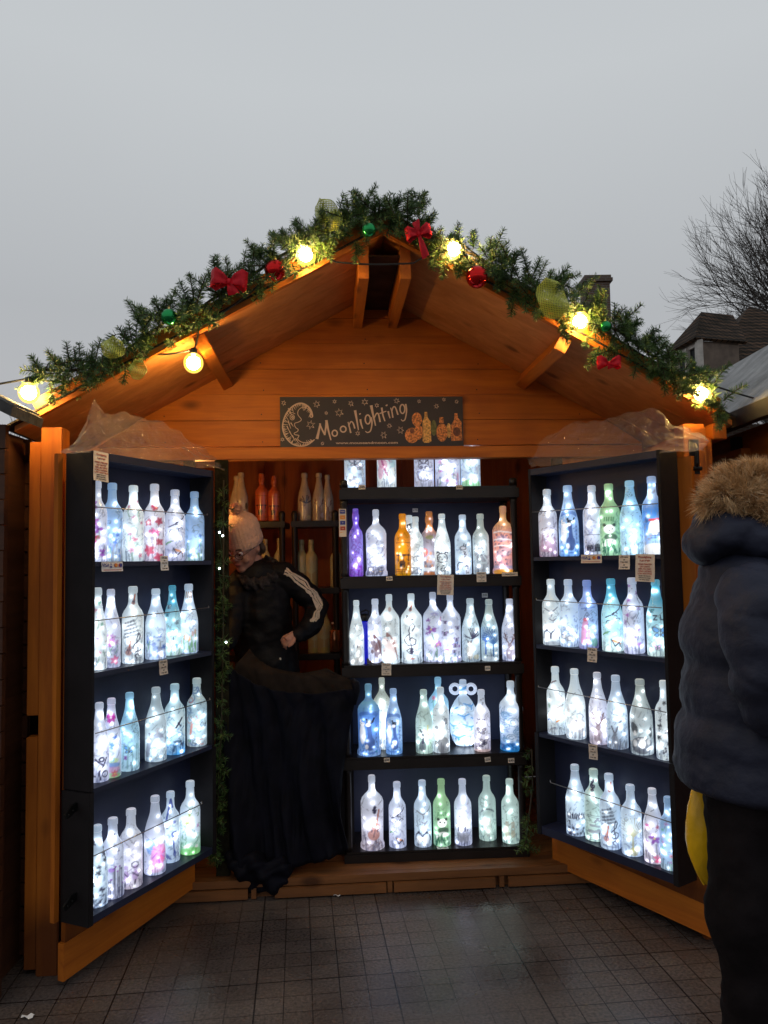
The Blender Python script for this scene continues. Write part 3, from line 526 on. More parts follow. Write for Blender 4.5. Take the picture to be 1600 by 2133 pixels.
def d_garden(P): bird(P,1.6,11,.9,(.35,.3,.3)); bird(P,.8,5.6,.6,ORG); bird(P,-1.4,2.6,.7,GRY); bird(P,1.8,2.4,.8,(.3,.35,.4),-1); P.blob(-2.8,11,.5,1,GRN,.6); bird(P,-2.6,6,.7,BLU); bird(P,-.6,20,.7,BR); P.ln([(0,16),(2,14.6),(3,12.8)],.14,BR,.8)
def d_fly(P,cols=((.1,.5,.7),(.5,.75,.9)),n=7,y0=2,y1=22):
    for i in range(n): fly(P,P.r.uniform(-2.3,2.3),y0+(y1-y0)*(i+.5)/n,P.r.uniform(.7,1.4),cols[i%len(cols)])
    for i in range(6): x=P.r.uniform(-3,3); P.ln([(x,0),(x+P.r.uniform(-.6,.6),P.r.uniform(2,4))],.12,GRN,.6)
def d_bigfly(P): fly(P,.9,8,2.4,(.15,.4,.8)); fly(P,0,3,1.2,(.7,.5,.8)); fly(P,-1.6,15,1.0,(.1,.5,.6)); P.ln([(-.9,13.6),(.2,13.6),(-.4,12.9),(-.9,12.2),(.2,12.2)],.16,INK); P.ln([(1.2,13.6),(1.2,12.2),(2,12.4),(2.3,11.8)],.16,INK); P.arc(0,10,.6,0,4,.12,GRY,.7)
def d_dots(P,c=INK,n=70,y0=.5,y1=24): [P.blob(P.r.uniform(-3.4,3.4),P.r.uniform(y0,y1),.13,.13,c,.8) for _ in range(n)]
def d_children(P): d_dots(P,GRY,50,9,24); [ (P.blob(x,7.2,.7,.7,PUR,.5),P.blob(x,4.4,.9,1.8,PUR,.5),P.ln([(x-.8,5.6),(x+.8,4)],.2,INK,.8),P.ln([(x,3),(x-.3,1)],.22,INK,.8)) for x in (-1.2,1.5)]; P.arc(1.4,8,1,0,6,.2,INK,.7)
def d_hearts(P):
    for i in range(11): x=-3+i*.6; h=P.r.uniform(3,11); P.ln([(x,.3),(x+P.r.uniform(-.3,.3),h)],.12,INK,.8); P.blob(x,h,.3,.3,P.r.choice([PUR,INK,PUR]),.9)
    P.blob(-.6,9.6,.9,.7,(.4,.2,.7),.8); [P.blob(x,20.5,.3,.3,INK) for x in (-.4,.4)]; [P.blob(x,15.5,.35,.25,INK,.8) for x in (.8,1.5)]
def d_black(P): d_flow(P,(INK,BLK),12,1,23,.9,INK); [P.blob(P.r.uniform(-3,3),P.r.uniform(0,4.4),.4,.25,INK,.8,P.r.uniform(0,3)) for _ in range(22)]
def d_men(P): P.arc(1,7.4,.7,0,2*PI,.3,INK,.9); P.ln([(-1,7.6),(0,6.6),(1.6,5.4),(.2,3.4),(.6,1)],.3,INK,.9); P.ln([(1.6,5.4),(2.6,7.8)],.26,INK); P.arc(2.2,2.6,1,0,2*PI,.2,INK,.9); P.ln([(-2.4,3),(-1,2)],.25,INK,.8)
def d_daisy(P):
    flower(P,0,19.4,1.7,(.5,.02,.4),9,WHT); flower(P,-.2,10.4,1.4,(.1,.3,.75),8,WHT); flower(P,1.6,13,.8,BLU,8); flower(P,-1.4,14.4,.7,YEL,7)
    P.blob(0,5.6,2.8,1,(.5,.7,.2),.6); P.blob(0,4.2,3.4,.9,(.1,.25,.7),.7); P.blob(0,2.8,3.4,.9,(.65,.3,.6),.6); P.blob(0,.6,4,1.1,(.25,.5,.15),.7); flower(P,1.4,1.4,1.2,(.6,.15,.2),6,YEL); flower(P,.7,6,.7,(.1,.4,.7),7,YEL)
def d_meadow(P):
    d_dots(P,BLU,26,12,20); fly(P,-.4,7.2,1.7,(.1,.35,.8)); flower(P,-1.6,4.6,.8,PUR)
    for x in (-2.4,-.9,.6,2,2.8): P.ln([(x,1),(x+.2,P.r.uniform(6,10))],.16,(.2,.4,.45),.7); P.blob(x+.2,8,.35,.8,(.2,.45,.5),.6)
def d_dolph(P,c=(.22,.26,.36)):
    P.at(0,0); P.ln([(-2.8,3),(-2.2,6),(-.8,8.6),(.8,9.4),(1.6,9.0)],1.1,c,.75); P.ln([(-1.4,8.4),(-1.9,10)],.4,c,.8); P.ln([(-2.8,3),(-3.2,1.6)],.4,c); P.ln([(1.5,9),(2.3,8.4)],.3,c)
    for i in range(14): x=P.r.uniform(-.5,3); y=P.r.uniform(2,11); P.ln([(x,y),(x+.6,y+1.2)],.14,(.4,.42,.5),.6)
    P.ln([(-3,1.5),(0,.9),(3,1.7)],.4,(.3,.45,.6),.6)
def d_perch(P): P.ln([(.4,10),(1.6,12),(2.4,13.4)],.35,INK); P.ln([(1,11.6),(2,10.4)],.25,INK); P.blob(.9,4.8,1.3,.6,(.05,.12,.25),.9); P.ln([(0,3.4),(-.4,1.4)],.3,(.05,.12,.25)); P.ln([(2,5),(2.4,3.2)],.2,INK); P.blob(-2.6,6.4,.3,.4,TEAL); P.arc(-.5,20.5,.4,3.5,6,.15,GRY)
def d_swirl(P):
    for i in range(26):
        x=P.r.uniform(-3,3); y=P.r.uniform(1,22); P.arc(x,y,P.r.uniform(.6,1.6),P.r.uniform(0,6),P.r.uniform(3,8),.18,P.r.choice([(.12,.22,.45),(.45,.2,.2),(.2,.32,.5),INK]),.65)
    P.ln([(-2,5),(-1.4,8.6)],.5,(.6,.2,.15),.7); P.blob(-2.4,2.4,.7,.6,GRN,.6)
def d_lions(P):
    P.blob(-1.7,9.6,1.6,2.6,(.10,.30,.75),.7,.2); P.blob(1,6.4,2.5,3.8,(.62,.10,.45),.65,-.2); P.blob(.3,2.4,2.6,1.4,(.8,.35,.65),.4)
    for i in range(26): a=P.r.uniform(0,2*PI); P.ln([(1+.9*math.cos(a),7.4+1.2*math.sin(a)),(1+2.3*math.cos(a+.3),7.2+3.4*math.sin(a+.3))],.16,P.r.choice([(.75,.15,.4),(.4,.1,.6),(.8,.4,.7)]),.7)
def d_catline2(P): P.arc(1.2,10.6,.9,1,5.6,.22,(.05,.08,.35)); P.ln([(.6,10),(.9,6),(1.2,3.6)],.22,(.05,.08,.35)); P.blob(1.2,3.4,.6,1.1,(.05,.08,.35),.8); [P.ln([(-2.6+i*.5,4-i*.3),(-1.6+i*.5,2.4-i*.3)],.3,(.1,.13,.4),.7) for i in range(4)]; P.ln([(-1.6,16),(-.8,19),(0,23),(.6,20)],.4,(.05,.08,.35),.8); P.blob(1,15,.8,.6,(.08,.1,.4),.8); P.blob(-1.4,13,.4,.4,INK,.8)
def d_crocus(P): [ (P.ln([(x,.5),(x+P.r.uniform(-.6,.6),h)],.2,(.15,.40,.15),.7),P.blob(x,h+.6,.45,1,c,.75)) for x,h,c in ((-2.6,3.6,(.55,.28,.12)),(-1.4,5.5,(.6,.35,.15)),(.2,4.8,(.75,.35,.1)),(1.4,6.6,(.6,.35,.3)),(2.4,7.4,(.55,.3,.15)),(.9,2.6,GRN),(2.3,2.6,(.1,.4,.15)))]; [P.ln([(x,20.5),(x+.2,22.6)],.18,(.35,.2,.1),.8) for x in (-1,-.3,.4,1)]
def d_iris(P): flower(P,-.9,12,1.7,PUR,5,YEL); flower(P,1.4,6.4,1.5,(.5,.1,.5),5,YEL); flower(P,-2.3,10.4,.8,PUR,4); P.ln([(-.6,10.5),(.9,4.6),(.8,1)],.16,GRN,.7); P.blob(2.6,15.4,.5,1.1,(.65,.1,.35),.7); P.blob(.4,17.6,1.4,.6,(.3,.28,.7),.5); [P.ln([(x,.5),(x+1,4)],.12,GRN,.6) for x in (-2.6,-1.6,-.4)]; flower(P,-1.8,15.4,.8,PUR,5)
def d_orch(P): flower(P,.3,9,1.9,PUR,5,YEL); flower(P,-2.0,12.8,1.1,(.6,.15,.4),5); flower(P,1.4,13,.7,RED,5); flower(P,1.2,2,1.5,(.7,.1,.25),6); P.ln([(.6,7),(1,2.6)],.14,GRY,.8); flower(P,-2.4,7.6,.8,PUR,5); P.ln([(-.5,18),(.4,18.6)],.1,GRY)
def d_snowman(P): P.blob(.4,8.8,1.8,2.4,WHT,.95); P.ln([(-1,11.2),(2.4,11.4)],.5,(.5,.08,.1),.9); P.blob(-2,11.4,.7,1.1,(.05,.12,.3),.9); [P.ln([(-1.2,y),(3,y+.1)],.09,INK,.6) for y in (5.4,6.2,7)]; [P.ln([(x,5.2),(x,7)],.09,INK,.6) for x in (-.6,.4,1.4,2.4)]; [P.blob(P.r.uniform(-3,0),P.r.uniform(4.6,6.4),.35,.5,GRY,.7) for _ in range(7)]; P.blob(0,1.8,4,1.8,WHT,.7); P.arc(0,21,.9,3.6,6,.4,GRY,.6)
def d_cityscape(P): [P.ln([(x,2),(x,P.r.uniform(4,8.5))],.2,(.35,.2,.3),.6) for x in [-3+.4*i for i in range(15)]]; [P.blob(P.r.uniform(-2.6,0),P.r.uniform(8,11),.35,.2,BR,.7) for _ in range(9)]
def d_words(P,c=INK): [ (P.ln([(-3+i*.95,8.2),(-2.8+i*.95,6.6)],.16,c,.9),P.ln([(-2.6+i*.95,8.6),(-2.4+i*.95,6.4)],.13,c,.9)) for i in range(7)]; [P.blob(P.r.uniform(-3,3),P.r.uniform(.4,3.4),.4,.5,c,.8) for _ in range(17)]; P.ln([(-2,5.6),(-1.8,4.2)],.2,c); P.arc(-1.4,16.5,1.8,.4,2.8,.5,GRY,.6,ry=.5)
def d_scribe(P): clef_(P,-.4,20,1.1); P.ln([(-1.8,3.8),(0,3.5),(1,4)],.8,GRY,.7); P.ln([(-1.4,6),(1.4,5.6)],.5,GRY,.7); P.ln([(0,7.2),(.9,8.4),(1.4,7.4)],.4,GRY,.8); [P.ln([(-2.8,y),(2.6,y-.4)],.08,INK,.6) for y in (1,1.5,2,2.5,9,9.6)]; [P.ln([(0,14+k*.5),(2.6,11.6+k*.5)],.08,INK,.5) for k in range(3)]; clef_(P,1.8,3,.7)
def d_roses(P):
    for x,y,r,c in ((-1.6,13.4,1.5,(.2,.45,.8)),(.6,11,1.9,(.75,.85,1)),(-1.6,9.4,1.6,(.6,.72,.9)),(1.8,7.4,1.4,(.4,.6,.9)),(0,5.2,1.6,(.75,.85,1)),(-1.8,4.4,1.0,(.3,.55,.85))): P.blob(x,y,r,r,c,.5); P.arc(x,y,r*.8,0,5,.14,(.12,.25,.45),.7); P.arc(x,y,r*.4,1,6,.12,(.12,.25,.45),.7)
    P.blob(0,1,4,1.6,(.02,.22,.6),.7); [P.arc(P.r.uniform(-3,3),P.r.uniform(.6,3),.5,0,4,.16,(.01,.1,.35),.8) for _ in range(12)]
def d_swallows(P): [ (swal(P,x,y,k,(.1,.35,.75)),P.blob(x,y,k*.5,k*.35,(.12,.4,.8),.6)) for x,y,k in ((-3,14,1.3),(1.8,15.6,1.4),(-2.6,8,1.2),(1.6,7.8,1.4),(-1.4,3.6,1.3),(3,10.6,1),(0,11.8,1))]; P.blob(-1.1,21.4,.0001,.0001,INK); P.ln([(-.8,21.6),(.8,22.6)],.6,(.1,.35,.75),.8)
def d_lady(P): [P.arc(s*.9,14,.6,3.4,6,.16,INK,.8) for s in (-1,1)]; fly(P,0,8.6,1.9,(.35,.33,.4)); fly(P,1,4.2,1.6,(.45,.42,.5)); [P.arc(P.r.uniform(-2,2),P.r.uniform(1,5),.5,0,5,.13,INK,.7) for _ in range(9)]; [P.blob(P.r.uniform(-1,1),P.r.uniform(19,22),.4,.4,INK,.5) for _ in range(4)]; P.blob(0,.4,4,.9,(.65,.45,.4),.6)
def d_lemur(P): P.blob(1.7,12.6,1,1.3,INK,.7); P.blob(-2,10,.8,.9,INK,.7); P.blob(.8,3,2.6,3.4,(.16,.16,.18),.75); P.blob(-.4,7,1.2,1.6,WHT,.6); P.blob(-2.4,4,.6,.8,BLK,.85); P.blob(-2.3,4.1,.2,.2,WHT)
def d_zebra(P): [P.ln([(-3+i*.8,2+.3*i),(-2+i*.8,6+.4*i)],.3,INK,.8) for i in range(8)]; [P.ln([(-.8,18+i*.8),(1,18.6+i*.8)],.4,BLK,.9) for i in range(5)]; P.arc(0,9,2,0,3,.2,GRY,.6)
def d_leaf(P): [P.arc(P.r.uniform(-2.5,2.5),P.r.uniform(2,10),1.1,P.r.uniform(0,4),P.r.uniform(4,7),.16,GRY,.7) for _ in range(9)]; [P.ln([(-3+i*.5,.5),(-2.6+i*.5,3.4)],.2,INK,.7) for i in range(11)]
def d_city2(P): P.blob(-1.8,9,1.2,1.6,(.6,.06,.03),.8); P.blob(.8,6.8,1.6,1.2,(.45,.5,.6),.6); [P.blob(P.r.uniform(-3,3),P.r.uniform(3,10),.5,.7,P.r.choice([INK,GRY,(.5,.2,.05)]),.6) for _ in range(14)]; P.ln([(-3,2.2),(3,2)],.9,(.8,.84,.9),.7); P.blob(0,.4,4,.8,(.5,.16,.03),.8); P.blob(.2,15,1.6,.8,(.2,.25,.03),.6)
def d_thistle(P): [P.blob(P.r.uniform(-3,3),P.r.uniform(0,4),.5,.3,(.20,.02,.45),.7,P.r.uniform(0,3)) for _ in range(20)]; [P.arc(P.r.uniform(-2,2),P.r.uniform(8,16),1,0,5,.2,(.2,.08,.5),.6) for _ in range(8)]; P.blob(.4,14,1.4,1.8,(.2,.08,.5),.4)
def d_dog(P): P.blob(.9,4.8,1.3,3.2,(.4,.38,.36),.65); P.blob(.9,7.8,.9,1.0,(.38,.36,.36),.8); P.ln([(.3,7),(.2,8.6)],.3,INK,.7); P.blob(0,1.4,3.6,1.5,(.45,.45,.45),.6)
def d_lambs(P): [ (P.blob(x,y,.9,.8,WHT,.8),P.arc(x,y,.9,0,2*PI,.13,GRY,.8)) for x,y in ((-1.8,4),(.3,3.4),(1.9,5),(0,7))]; [P.blob(P.r.uniform(-3,3),P.r.uniform(1,13),.35,.3,BLU,.5) for _ in range(12)]
def d_santa(P): P.ln([(-1.9,2.6),(-1.4,8),(-.9,10)],1.2,(.5,.2,.35),.7); P.blob(-.9,11,.8,.6,(.6,.08,.1),.8); P.ln([(-.2,2),(.1,7)],.5,(.6,.3,.45),.6); P.blob(2,2.6,1.3,1.6,(.1,.35,.25),.7); P.ln([(-2,15),(2.4,15.6)],.3,BLU,.5)
def d_yellowdots(P): d_dots(P,(.3,.28,.12),110,.5,25)
def d_butterwhite(P): fly(P,.2,9.6,1.9,(.65,.68,.8)); fly(P,1.7,7.8,1.5,(.6,.62,.75)); [P.arc(P.r.uniform(-3,3),P.r.uniform(.4,4),.8,0,4,.14,GRY,.7) for _ in range(9)]; fly(P,-1.4,3.6,.8,(.6,.7,.5)); d_flow(P,(GRY,),3,1,5)
def d_dragon(P): P.blob(-1.6,9.6,1.6,2.6,(.55,.12,.28),.6,.5); P.blob(-2.3,6,1.2,2.6,(.6,.2,.4),.6); P.ln([(-1.2,12),(.6,11.2),(1.6,10)],.7,(.5,.1,.25),.7); [P.ln([(-2.6+.3*i,13-i),(-1.8+.3*i,11.8-i)],.25,(.35,.05,.2),.7) for i in range(8)]; P.blob(2.4,10,1.3,2.4,(.4,.75,.85),.6)
def d_kitten(P): d_cathead(P,(.08,.08,.14)); [P.ln([(x,10),(x+.3,11.6)],.2,INK,.7) for x in (-1,-.2,.7)]
def d_tulips(P): d_flow(P,((.45,.3,.7),(.6,.3,.6),BLU),13,.8,16,.75); P.blob(2.8,4,.4,1.6,(.55,.1,.3),.6)
def d_none(P): pass
def lily(P): d_flow(P,(PUR,(.45,.1,.55),RED),7,1.5,19,1.4)
def d_rosew(P): d_flow(P,((.65,.22,.35),(.6,.3,.45),(.35,.5,.5)),11,1,21,.9)
def d_wild(P): d_flow(P,((.5,.12,.5),(.5,.3,.6)),5,7,11,1.0); flower(P,1.6,2.4,1.5,(.7,.15,.35)); d_dots(P,GRY,12,18,22)
def d_pastel(P): d_flow(P,((.4,.3,.6),(.6,.3,.4),(.2,.5,.4)),9,2,22,.8)
def d_bluefl(P): d_flow(P,(BLU,(.3,.4,.8)),5,1,10,.9); [P.ln([(x,0),(x,P.r.uniform(3,9))],.12,GRN,.5) for x in (-2,-1,0,1,2)]
def d_violets(P): d_flow(P,((.45,.2,.65),(.4,.3,.6)),9,2,24,.8,INK); d_dots(P,INK,40,10,24)
def d_blfly(P): d_fly(P,((.5,.45,.8),(.45,.35,.7)),6,3,16); d_flow(P,(PUR,BLU,(.6,.1,.3)),5,1,8,.6)
def d_grfly(P): d_flow(P,((.4,.5,.1),(.5,.2,.5)),5,8,15,.8); P.blob(0,.6,4,2.4,(.2,.65,.15),.6); [flower(P,x,y,.6,WHT) for x,y in ((-2,3),(0,4),(2,3))]
NB=[0]
def make_mesh_bottle(Rm,H,kind,pal,design,seed,lit=1.0,flat=1.0,nleds=11):
    rg=random.Random(seed); pr=prof(kind)
    hs=np.array([p[1] for p in pr]); rs=np.array([p[0] for p in pr])
    nz_=92; base=np.linspace(0,1,nz_); allz=np.unique(np.concatenate([base,hs[1:-1]])); rad=np.interp(allz,hs[1:-1],rs[1:-1])
    angs=np.concatenate([np.linspace(-PI/2-.35,PI/2+.35,44),np.linspace(PI/2+.35,3*PI/2-.35,10)[1:-1]]); na=len(angs)
    A,Z=np.meshgrid(angs,allz); RR=np.repeat(rad[:,None],na,1)*Rm
    X=RR*np.sin(A); Y=-RR*np.cos(A)*flat; ZZ=Z*H
    V=np.stack([X,Y,ZZ],-1).reshape(-1,3)
    # keep one unit = one centimetre on a 30 cm bottle whatever its size
    k=29.0/H; x=(A*RR/Rm*3.15).reshape(-1); y=(Z*25.5).reshape(-1); tz=Z.reshape(-1)
    p=np.array(PAL[pal])*(np.array([.86,.96,1.0]) if lit>0 and pal not in ('amber','fire','multi','green') else 1); c=np.where(tz[:,None]>.72,p[0],0)*0
    w1=np.clip((tz-.55)/.2,0,1)[:,None]; w2=np.clip((.32-tz)/.3,0,1)[:,None]; c=p[1]*(1-w1)+p[0]*w1; c=c*(1-w2)+p[2]*w2
    P=Paint(x,y,c.copy(),rg)
    for _ in range(7): P.blob(rg.uniform(-3,3),rg.uniform(0,28),rg.uniform(.8,2.2),rg.uniform(1,3),tuple(np.clip(p[1]*rg.uniform(.75,1.12),0,1)),.35,rg.uniform(0,3))
    for _ in range(30): xa,ya=rg.uniform(-4,4),rg.uniform(0,17); P.ln([(xa,ya),(xa+rg.uniform(-1,1),ya+rg.uniform(-1,1.4)),(xa+rg.uniform(-1.2,1.2),ya+rg.uniform(-.5,2.4))],.1,tuple(p[2]*.33),.5*(lit>0))
    tint=tuple(p[2]*np.array([.42,.45,.55])); dk=tuple(p[2]*np.array([.14,.16,.24]))
    for _ in range(20): P.blob(rg.uniform(-4.4,4.4),rg.uniform(0,1)**1.5*11,rg.uniform(.18,.4),rg.uniform(.45,1.1),tint,.55*(lit>0),rg.uniform(-1.2,1.2))
    for _ in range(7): P.blob(rg.uniform(-4.4,4.4),rg.uniform(6,15),rg.uniform(.14,.3),rg.uniform(.3,.7),tint,.5*(lit>0),rg.uniform(-1.4,1.4))
    for _ in range(9): xa=rg.uniform(-4.4,4.4); P.ln([(xa,0),(xa+rg.uniform(-.5,.5),rg.uniform(1.5,4.5))],.12,dk,.6*(lit>0))
    design(P); P.at(0,0)
    col=P.c
    # light of the LED string inside
    gl=np.full(len(x),.36+.10*rg.random())-.06*np.clip((tz-.6)/.3,0,1)
    xx=(np.sin(A)*rad[:,None]*3.7).reshape(-1)
    for _ in range(2): bx,by=rg.uniform(-1,1),rg.uniform(3,12); gl+=.85*np.exp(-(((xx-bx)/2.1)**2+((y-by)/3.4)**2))*rg.choice((.25,.6,1.15))
    for i in range(nleds):
        by=(rg.random()**1.25)*22+.8; lim=2.9 if by<14.5 else 1.0; bx=rg.uniform(-lim,lim); s=rg.uniform(.24,.42); a=rg.uniform(1.0,3.0)
        d2=(xx-bx)**2+(y-by)**2; gl+=a*np.exp(-d2/(2*s*s)); gl+=.25*a*np.exp(-d2/(2*(s*2.6)**2)); w=(np.clip(np.exp(-d2/(2*s*s)),0,1)*.6)[:,None]; col=col*(1-w)+(np.array([.86,.94,1])*.55+.45*np.minimum(1,p[1]*1.5))*w
    gl+=.15*np.exp(-((tz)/.03)**2)
    gl*=lit*1.10
    nr=len(allz); i=np.arange((nr-1)*na); r=i//na; a=i%na; F_=np.stack([i,r*na+(a+1)%na,(r+1)*na+(a+1)%na,i+na],1)
    me=bpy.data.meshes.new('glass_bottle'); nv=len(V)+2
    V=np.vstack([V,[[0,0,0]],[[0,0,H]]]); 
    bot=np.stack([np.full(na,nv-2),(np.arange(na)+1)%na,np.arange(na)],1); o=(nr-1)*na; top=np.stack([np.full(na,nv-1),o+np.arange(na),o+(np.arange(na)+1)%na],1)
    me.vertices.add(nv); me.vertices.foreach_set('co',V.astype(np.float32).ravel())
    loops=np.concatenate([F_.ravel(),bot.ravel(),top.ravel()]); me.loops.add(len(loops)); me.loops.foreach_set('vertex_index',loops.astype(np.int32))
    nf=len(F_)+2*na; me.polygons.add(nf); st=np.concatenate([np.arange(len(F_))*4,len(F_)*4+np.arange(2*na)*3]); tot=np.concatenate([np.full(len(F_),4),np.full(2*na,3)])
    me.polygons.foreach_set('loop_start',st.astype(np.int32)); me.polygons.foreach_set('loop_total',tot.astype(np.int32)); me.polygons.foreach_set('use_smooth',np.ones(nf,bool)); me.update(calc_edges=True)
    col=np.vstack([col,col[:2]]); gl=np.concatenate([gl,gl[:2]])
    at=me.color_attributes.new('paint','FLOAT_COLOR','POINT'); at.data.foreach_set('color',np.hstack([np.clip(col,0,1),np.ones((nv,1))]).astype(np.float32).ravel())
    g2=me.attributes.new('glow','FLOAT','POINT'); g2.data.foreach_set('value',gl.astype(np.float32))
    me.validate(); me.materials.append(bm_ if lit>0 else unlit)
    return me,rad
COLLAR={}
def collar_mat(pal):
    if pal not in COLLAR:
        p=PAL[pal][0]; COLLAR[pal]=mat('frosted_collar_'+pal,p,.25,noise=.1,emis=tuple(min(1,c*1.05) for c in p),es=.46)
    return COLLAR[pal]
def bottle(fr,px,ytop,wpx,zs,d,kind,pal,design,label,group,lit=1.0,flat=1.0,name='glass_bottle',cat='bottle',nleds=11,Hfix=None):
    NB[0]+=1; O,ex,ey,rz=fr
    lx,_=loc(fr,px,ytop,d); w=wpt(fr,lx,d,0); dd=ray(px,ytop); ztop=CH+dd[2]*w[1]/dd[1]; H=Hfix or (ztop-zs); Rm=wpx/2*w[1]/F
    me,rad=make_mesh_bottle(Rm,H,kind,pal,design,1000+NB[0],lit,flat,nleds+3 if nleds else 0); me.name=name
    o=bpy.data.objects.new(name,me); C.objects.link(o); o.location=(w[0],w[1],zs+.0005); face=math.atan2(w[0],w[1]); o.rotation_euler=(0,0,-face+random.Random(NB[0]).uniform(-.1,.1))
    tag(o,label,cat,group)
    pr=prof(kind); nr=pr[-2][0]*Rm; m=MB(); m.lathe([(nr*.7,.0),(nr*1.06,.001),(nr*1.06,.004),(nr*.95,.005)],14,c=(0,0,H*.918)); m.lathe([(nr*.98,.0),(nr*.96,.002),(nr*.8,.0035)],14,c=(0,0,H*.993))
    m.build('neck_collar',collar_mat(pal) if lit>0 else mat('dull_collar',(.5,.42,.3),.3,noise=.1),o,smooth=True)
    return o
WG='lit painted glass bottles'
def row(fr,zs,d,items):
    for it in items:
        px,yt,w,kind,pal,ds,lab=it[:7]; dd=it[7] if len(it)>7 else d
        kw=it[8] if len(it)>8 else {}
        bottle(fr,px,yt,w,zs,dd,kind,pal,ds,lab,WG,**kw)
row(FL,zL[0],.065,[
 (202,1003,42,'wine','lilac',lily,'white bottle with purple orchids, half hidden by the left cabinet side, top shelf'),
 (234,1007,43,'wine','slate',d_blue,'grey-blue bottle painted with blue wildflowers above the card payment sticker'),
 (278,1012,43,'wine','white',d_rosew,'white bottle with faint pink roses and green sprigs beside the poppy bottle'),
 (322,1009,42,'wine','pink',d_poppy,'pink bottle covered in red poppies'),
 (364.5,1021,42,'wine','lilac',d_birds,'lilac bottle with birds and a branch, right of the poppy bottle'),
 (405,1025,40,'wine','slate',d_bluefl,'blue-grey bottle with blue irises at the hut end of the left cabinet top shelf')])
row(FL,zL[1],.065,[
 (203,1225,40,'champ','white',d_pastel,'pastel flower bottle cut by the left cabinet side, second shelf'),
 (231,1228,39,'burg','lilac',d_wild,'pale sloping bottle with purple butterflies and one pink flower at its foot'),
 (277,1222,43,'wine','white',d_music,'white bottle with slanting music scores and small violins'),
 (324.6,1227,42,'burg','ice',d_blue,'pale bottle with blue hyacinths beside the music score bottle'),
 (359,1220,36,'burg','aquaw',d_fly,'turquoise-necked bottle with blue butterflies in the left cabinet',.085),
 (393,1217,38,'champ','ice',d_crocus,'champagne bottle painted with orange crocuses and green leaves')])
row(FL,zL[2],.065,[
 (207,1464,40,'burg','lilac',d_men,'lilac bottle with black line-drawn dancing figures'),
 (232,1455,40,'burg','rain',d_daisy,'bottle with a big magenta daisy on its neck and rainbow flowers below'),
 (270,1443,40,'burg','sky',d_meadow,'sky blue bottle with a blue bird and meadow stalks'),
 (325,1432,43,'burg','grey',d_dolph,'silvery grey bottle with a leaping dolphin'),
 (364,1425,41,'wine','seab',d_perch,'bright bottle fading to azure at the foot with black swallows'),
 (410,1413,40,'wine','smokeb',d_swirl,'bottle covered in blue and rust feather swirls')])
row(FL,zL[3],.06,[
 (203,1719,42,'burg','ice',d_black,'bottle with black flower tracery, lowest shelf, cut by the left cabinet side'),
 (235,1704,45,'wine','lilac',d_hearts,'lilac bottle with black stalks and small hearts'),
 (273,1685,45,'wine','pink',d_children,'speckled pale pink bottle with two little purple figures'),
 (323,1658,43,'burg','lilac',d_lions,'bottle with a blue mane and a magenta mane painted on its body'),
 (355,1649,38,'wine','ice',d_catline2,'pale bottle with indigo cats standing behind the magenta mane bottle',.082),
 (396,1627,40,'wine','greenb',d_grfly,'green footed bottle with small flowers, innermost on the left cabinet lowest shelf')])
row(FR,zR[0],.055,[
 (1139,1020,38,'wine','mauve',d_cityscape,'white-necked bottle fading to mauve with a tiger, innermost on the right cabinet top shelf'),
 (1182,1012,41,'champ','blue',d_cats,'blue bottle with a black-capped cat on the right cabinet top shelf'),
 (1232,1012,39,'wine','lilac',d_eleph,'lilac-grey bottle with small walking elephants near its foot'),
 (1267.5,1008.5,42,'wine','green',d_panda,'green bottle with a panda in the right cabinet'),
 (1311,1002,45,'burg','sky',d_dots,'sky blue bottle with fine dark speckles right of the green panda bottle'),
 (1356.6,993,42,'wine','snow',d_snowman,'deep blue and white bottle with a snowman in a red hat')])
row(FR,zR[1],.055,[
 (1147,1207,38,'wine','white',d_peng,'white bottle with swallows above penguins, innermost on the right cabinet second shelf'),
 (1183,1207.5,39,'wine','ice',d_lambs,'pale icy bottle with faint blue flowers between the penguin bottle and the red figure bottle'),
 (1222,1209,40,'wine','berry',d_santa,'blue bottle with a figure in a long red coat'),
 (1272,1206,43,'burg','aquaw',d_birds,'turquoise-necked bottle with green butterflies and a bird, mid second shelf of right cabinet'),
 (1316,1204,42,'wine','lilac',d_violets,'white-lilac bottle with violet tracery in the right cabinet'),
 (1365,1208,42,'burg','aquaw',d_bigfly,'turquoise bottle with one large blue butterfly and symbols')])
row(FR,zR[2],.055,[
 (1156,1389,37,'wine','white',d_garden,'white bottle with several garden birds'),
 (1196,1393.5,40,'burg','white',d_cattle,'bright white bottle with a pale grey horse'),
 (1243.5,1401,38,'burg','pink',d_stag,'pinkish bottle with a brown stag and antlers in the right cabinet'),
 (1282,1407,42,'burg','ice',d_hare,'pale bottle with a dark hare in grass'),
 (1332.5,1415,45,'burg','greyc',d_cow,'grey bottle with black and white cows'),
 (1382,1418,38,'wine','white',d_black,'white bottle with black ducks, outermost on the third shelf beside the shopper')])
row(FR,zR[3],.055,[
 (1197,1593,41,'burg','ice',d_words,'blue-white bottle with big handwritten lettering, lowest shelf of right cabinet'),
 (1236,1602,41,'wine','mint',d_scribe,'pale green bottle with a small clef on its neck and stacked notes',.07),
 (1268,1612,41,'wine','ice',d_music,'blue-white bottle with a tall treble clef and little violin, lowest shelf of right cabinet',.045),
 (1312.5,1635,41,'wine','ice',d_tree1,'very bright bottle with a pale tree and olive roots'),
 (1358,1642.5,40,'burg','pink',d_orch,'pinkish bottle with purple orchids and a red bloom at the foot',.06),
 (1391,1660,38,'wine','slate',d_pastel,'slate blue bottle with many tiny lights, outermost on the lowest shelf',.05)])
G0=dict(flat=.55,Hfix=.34)
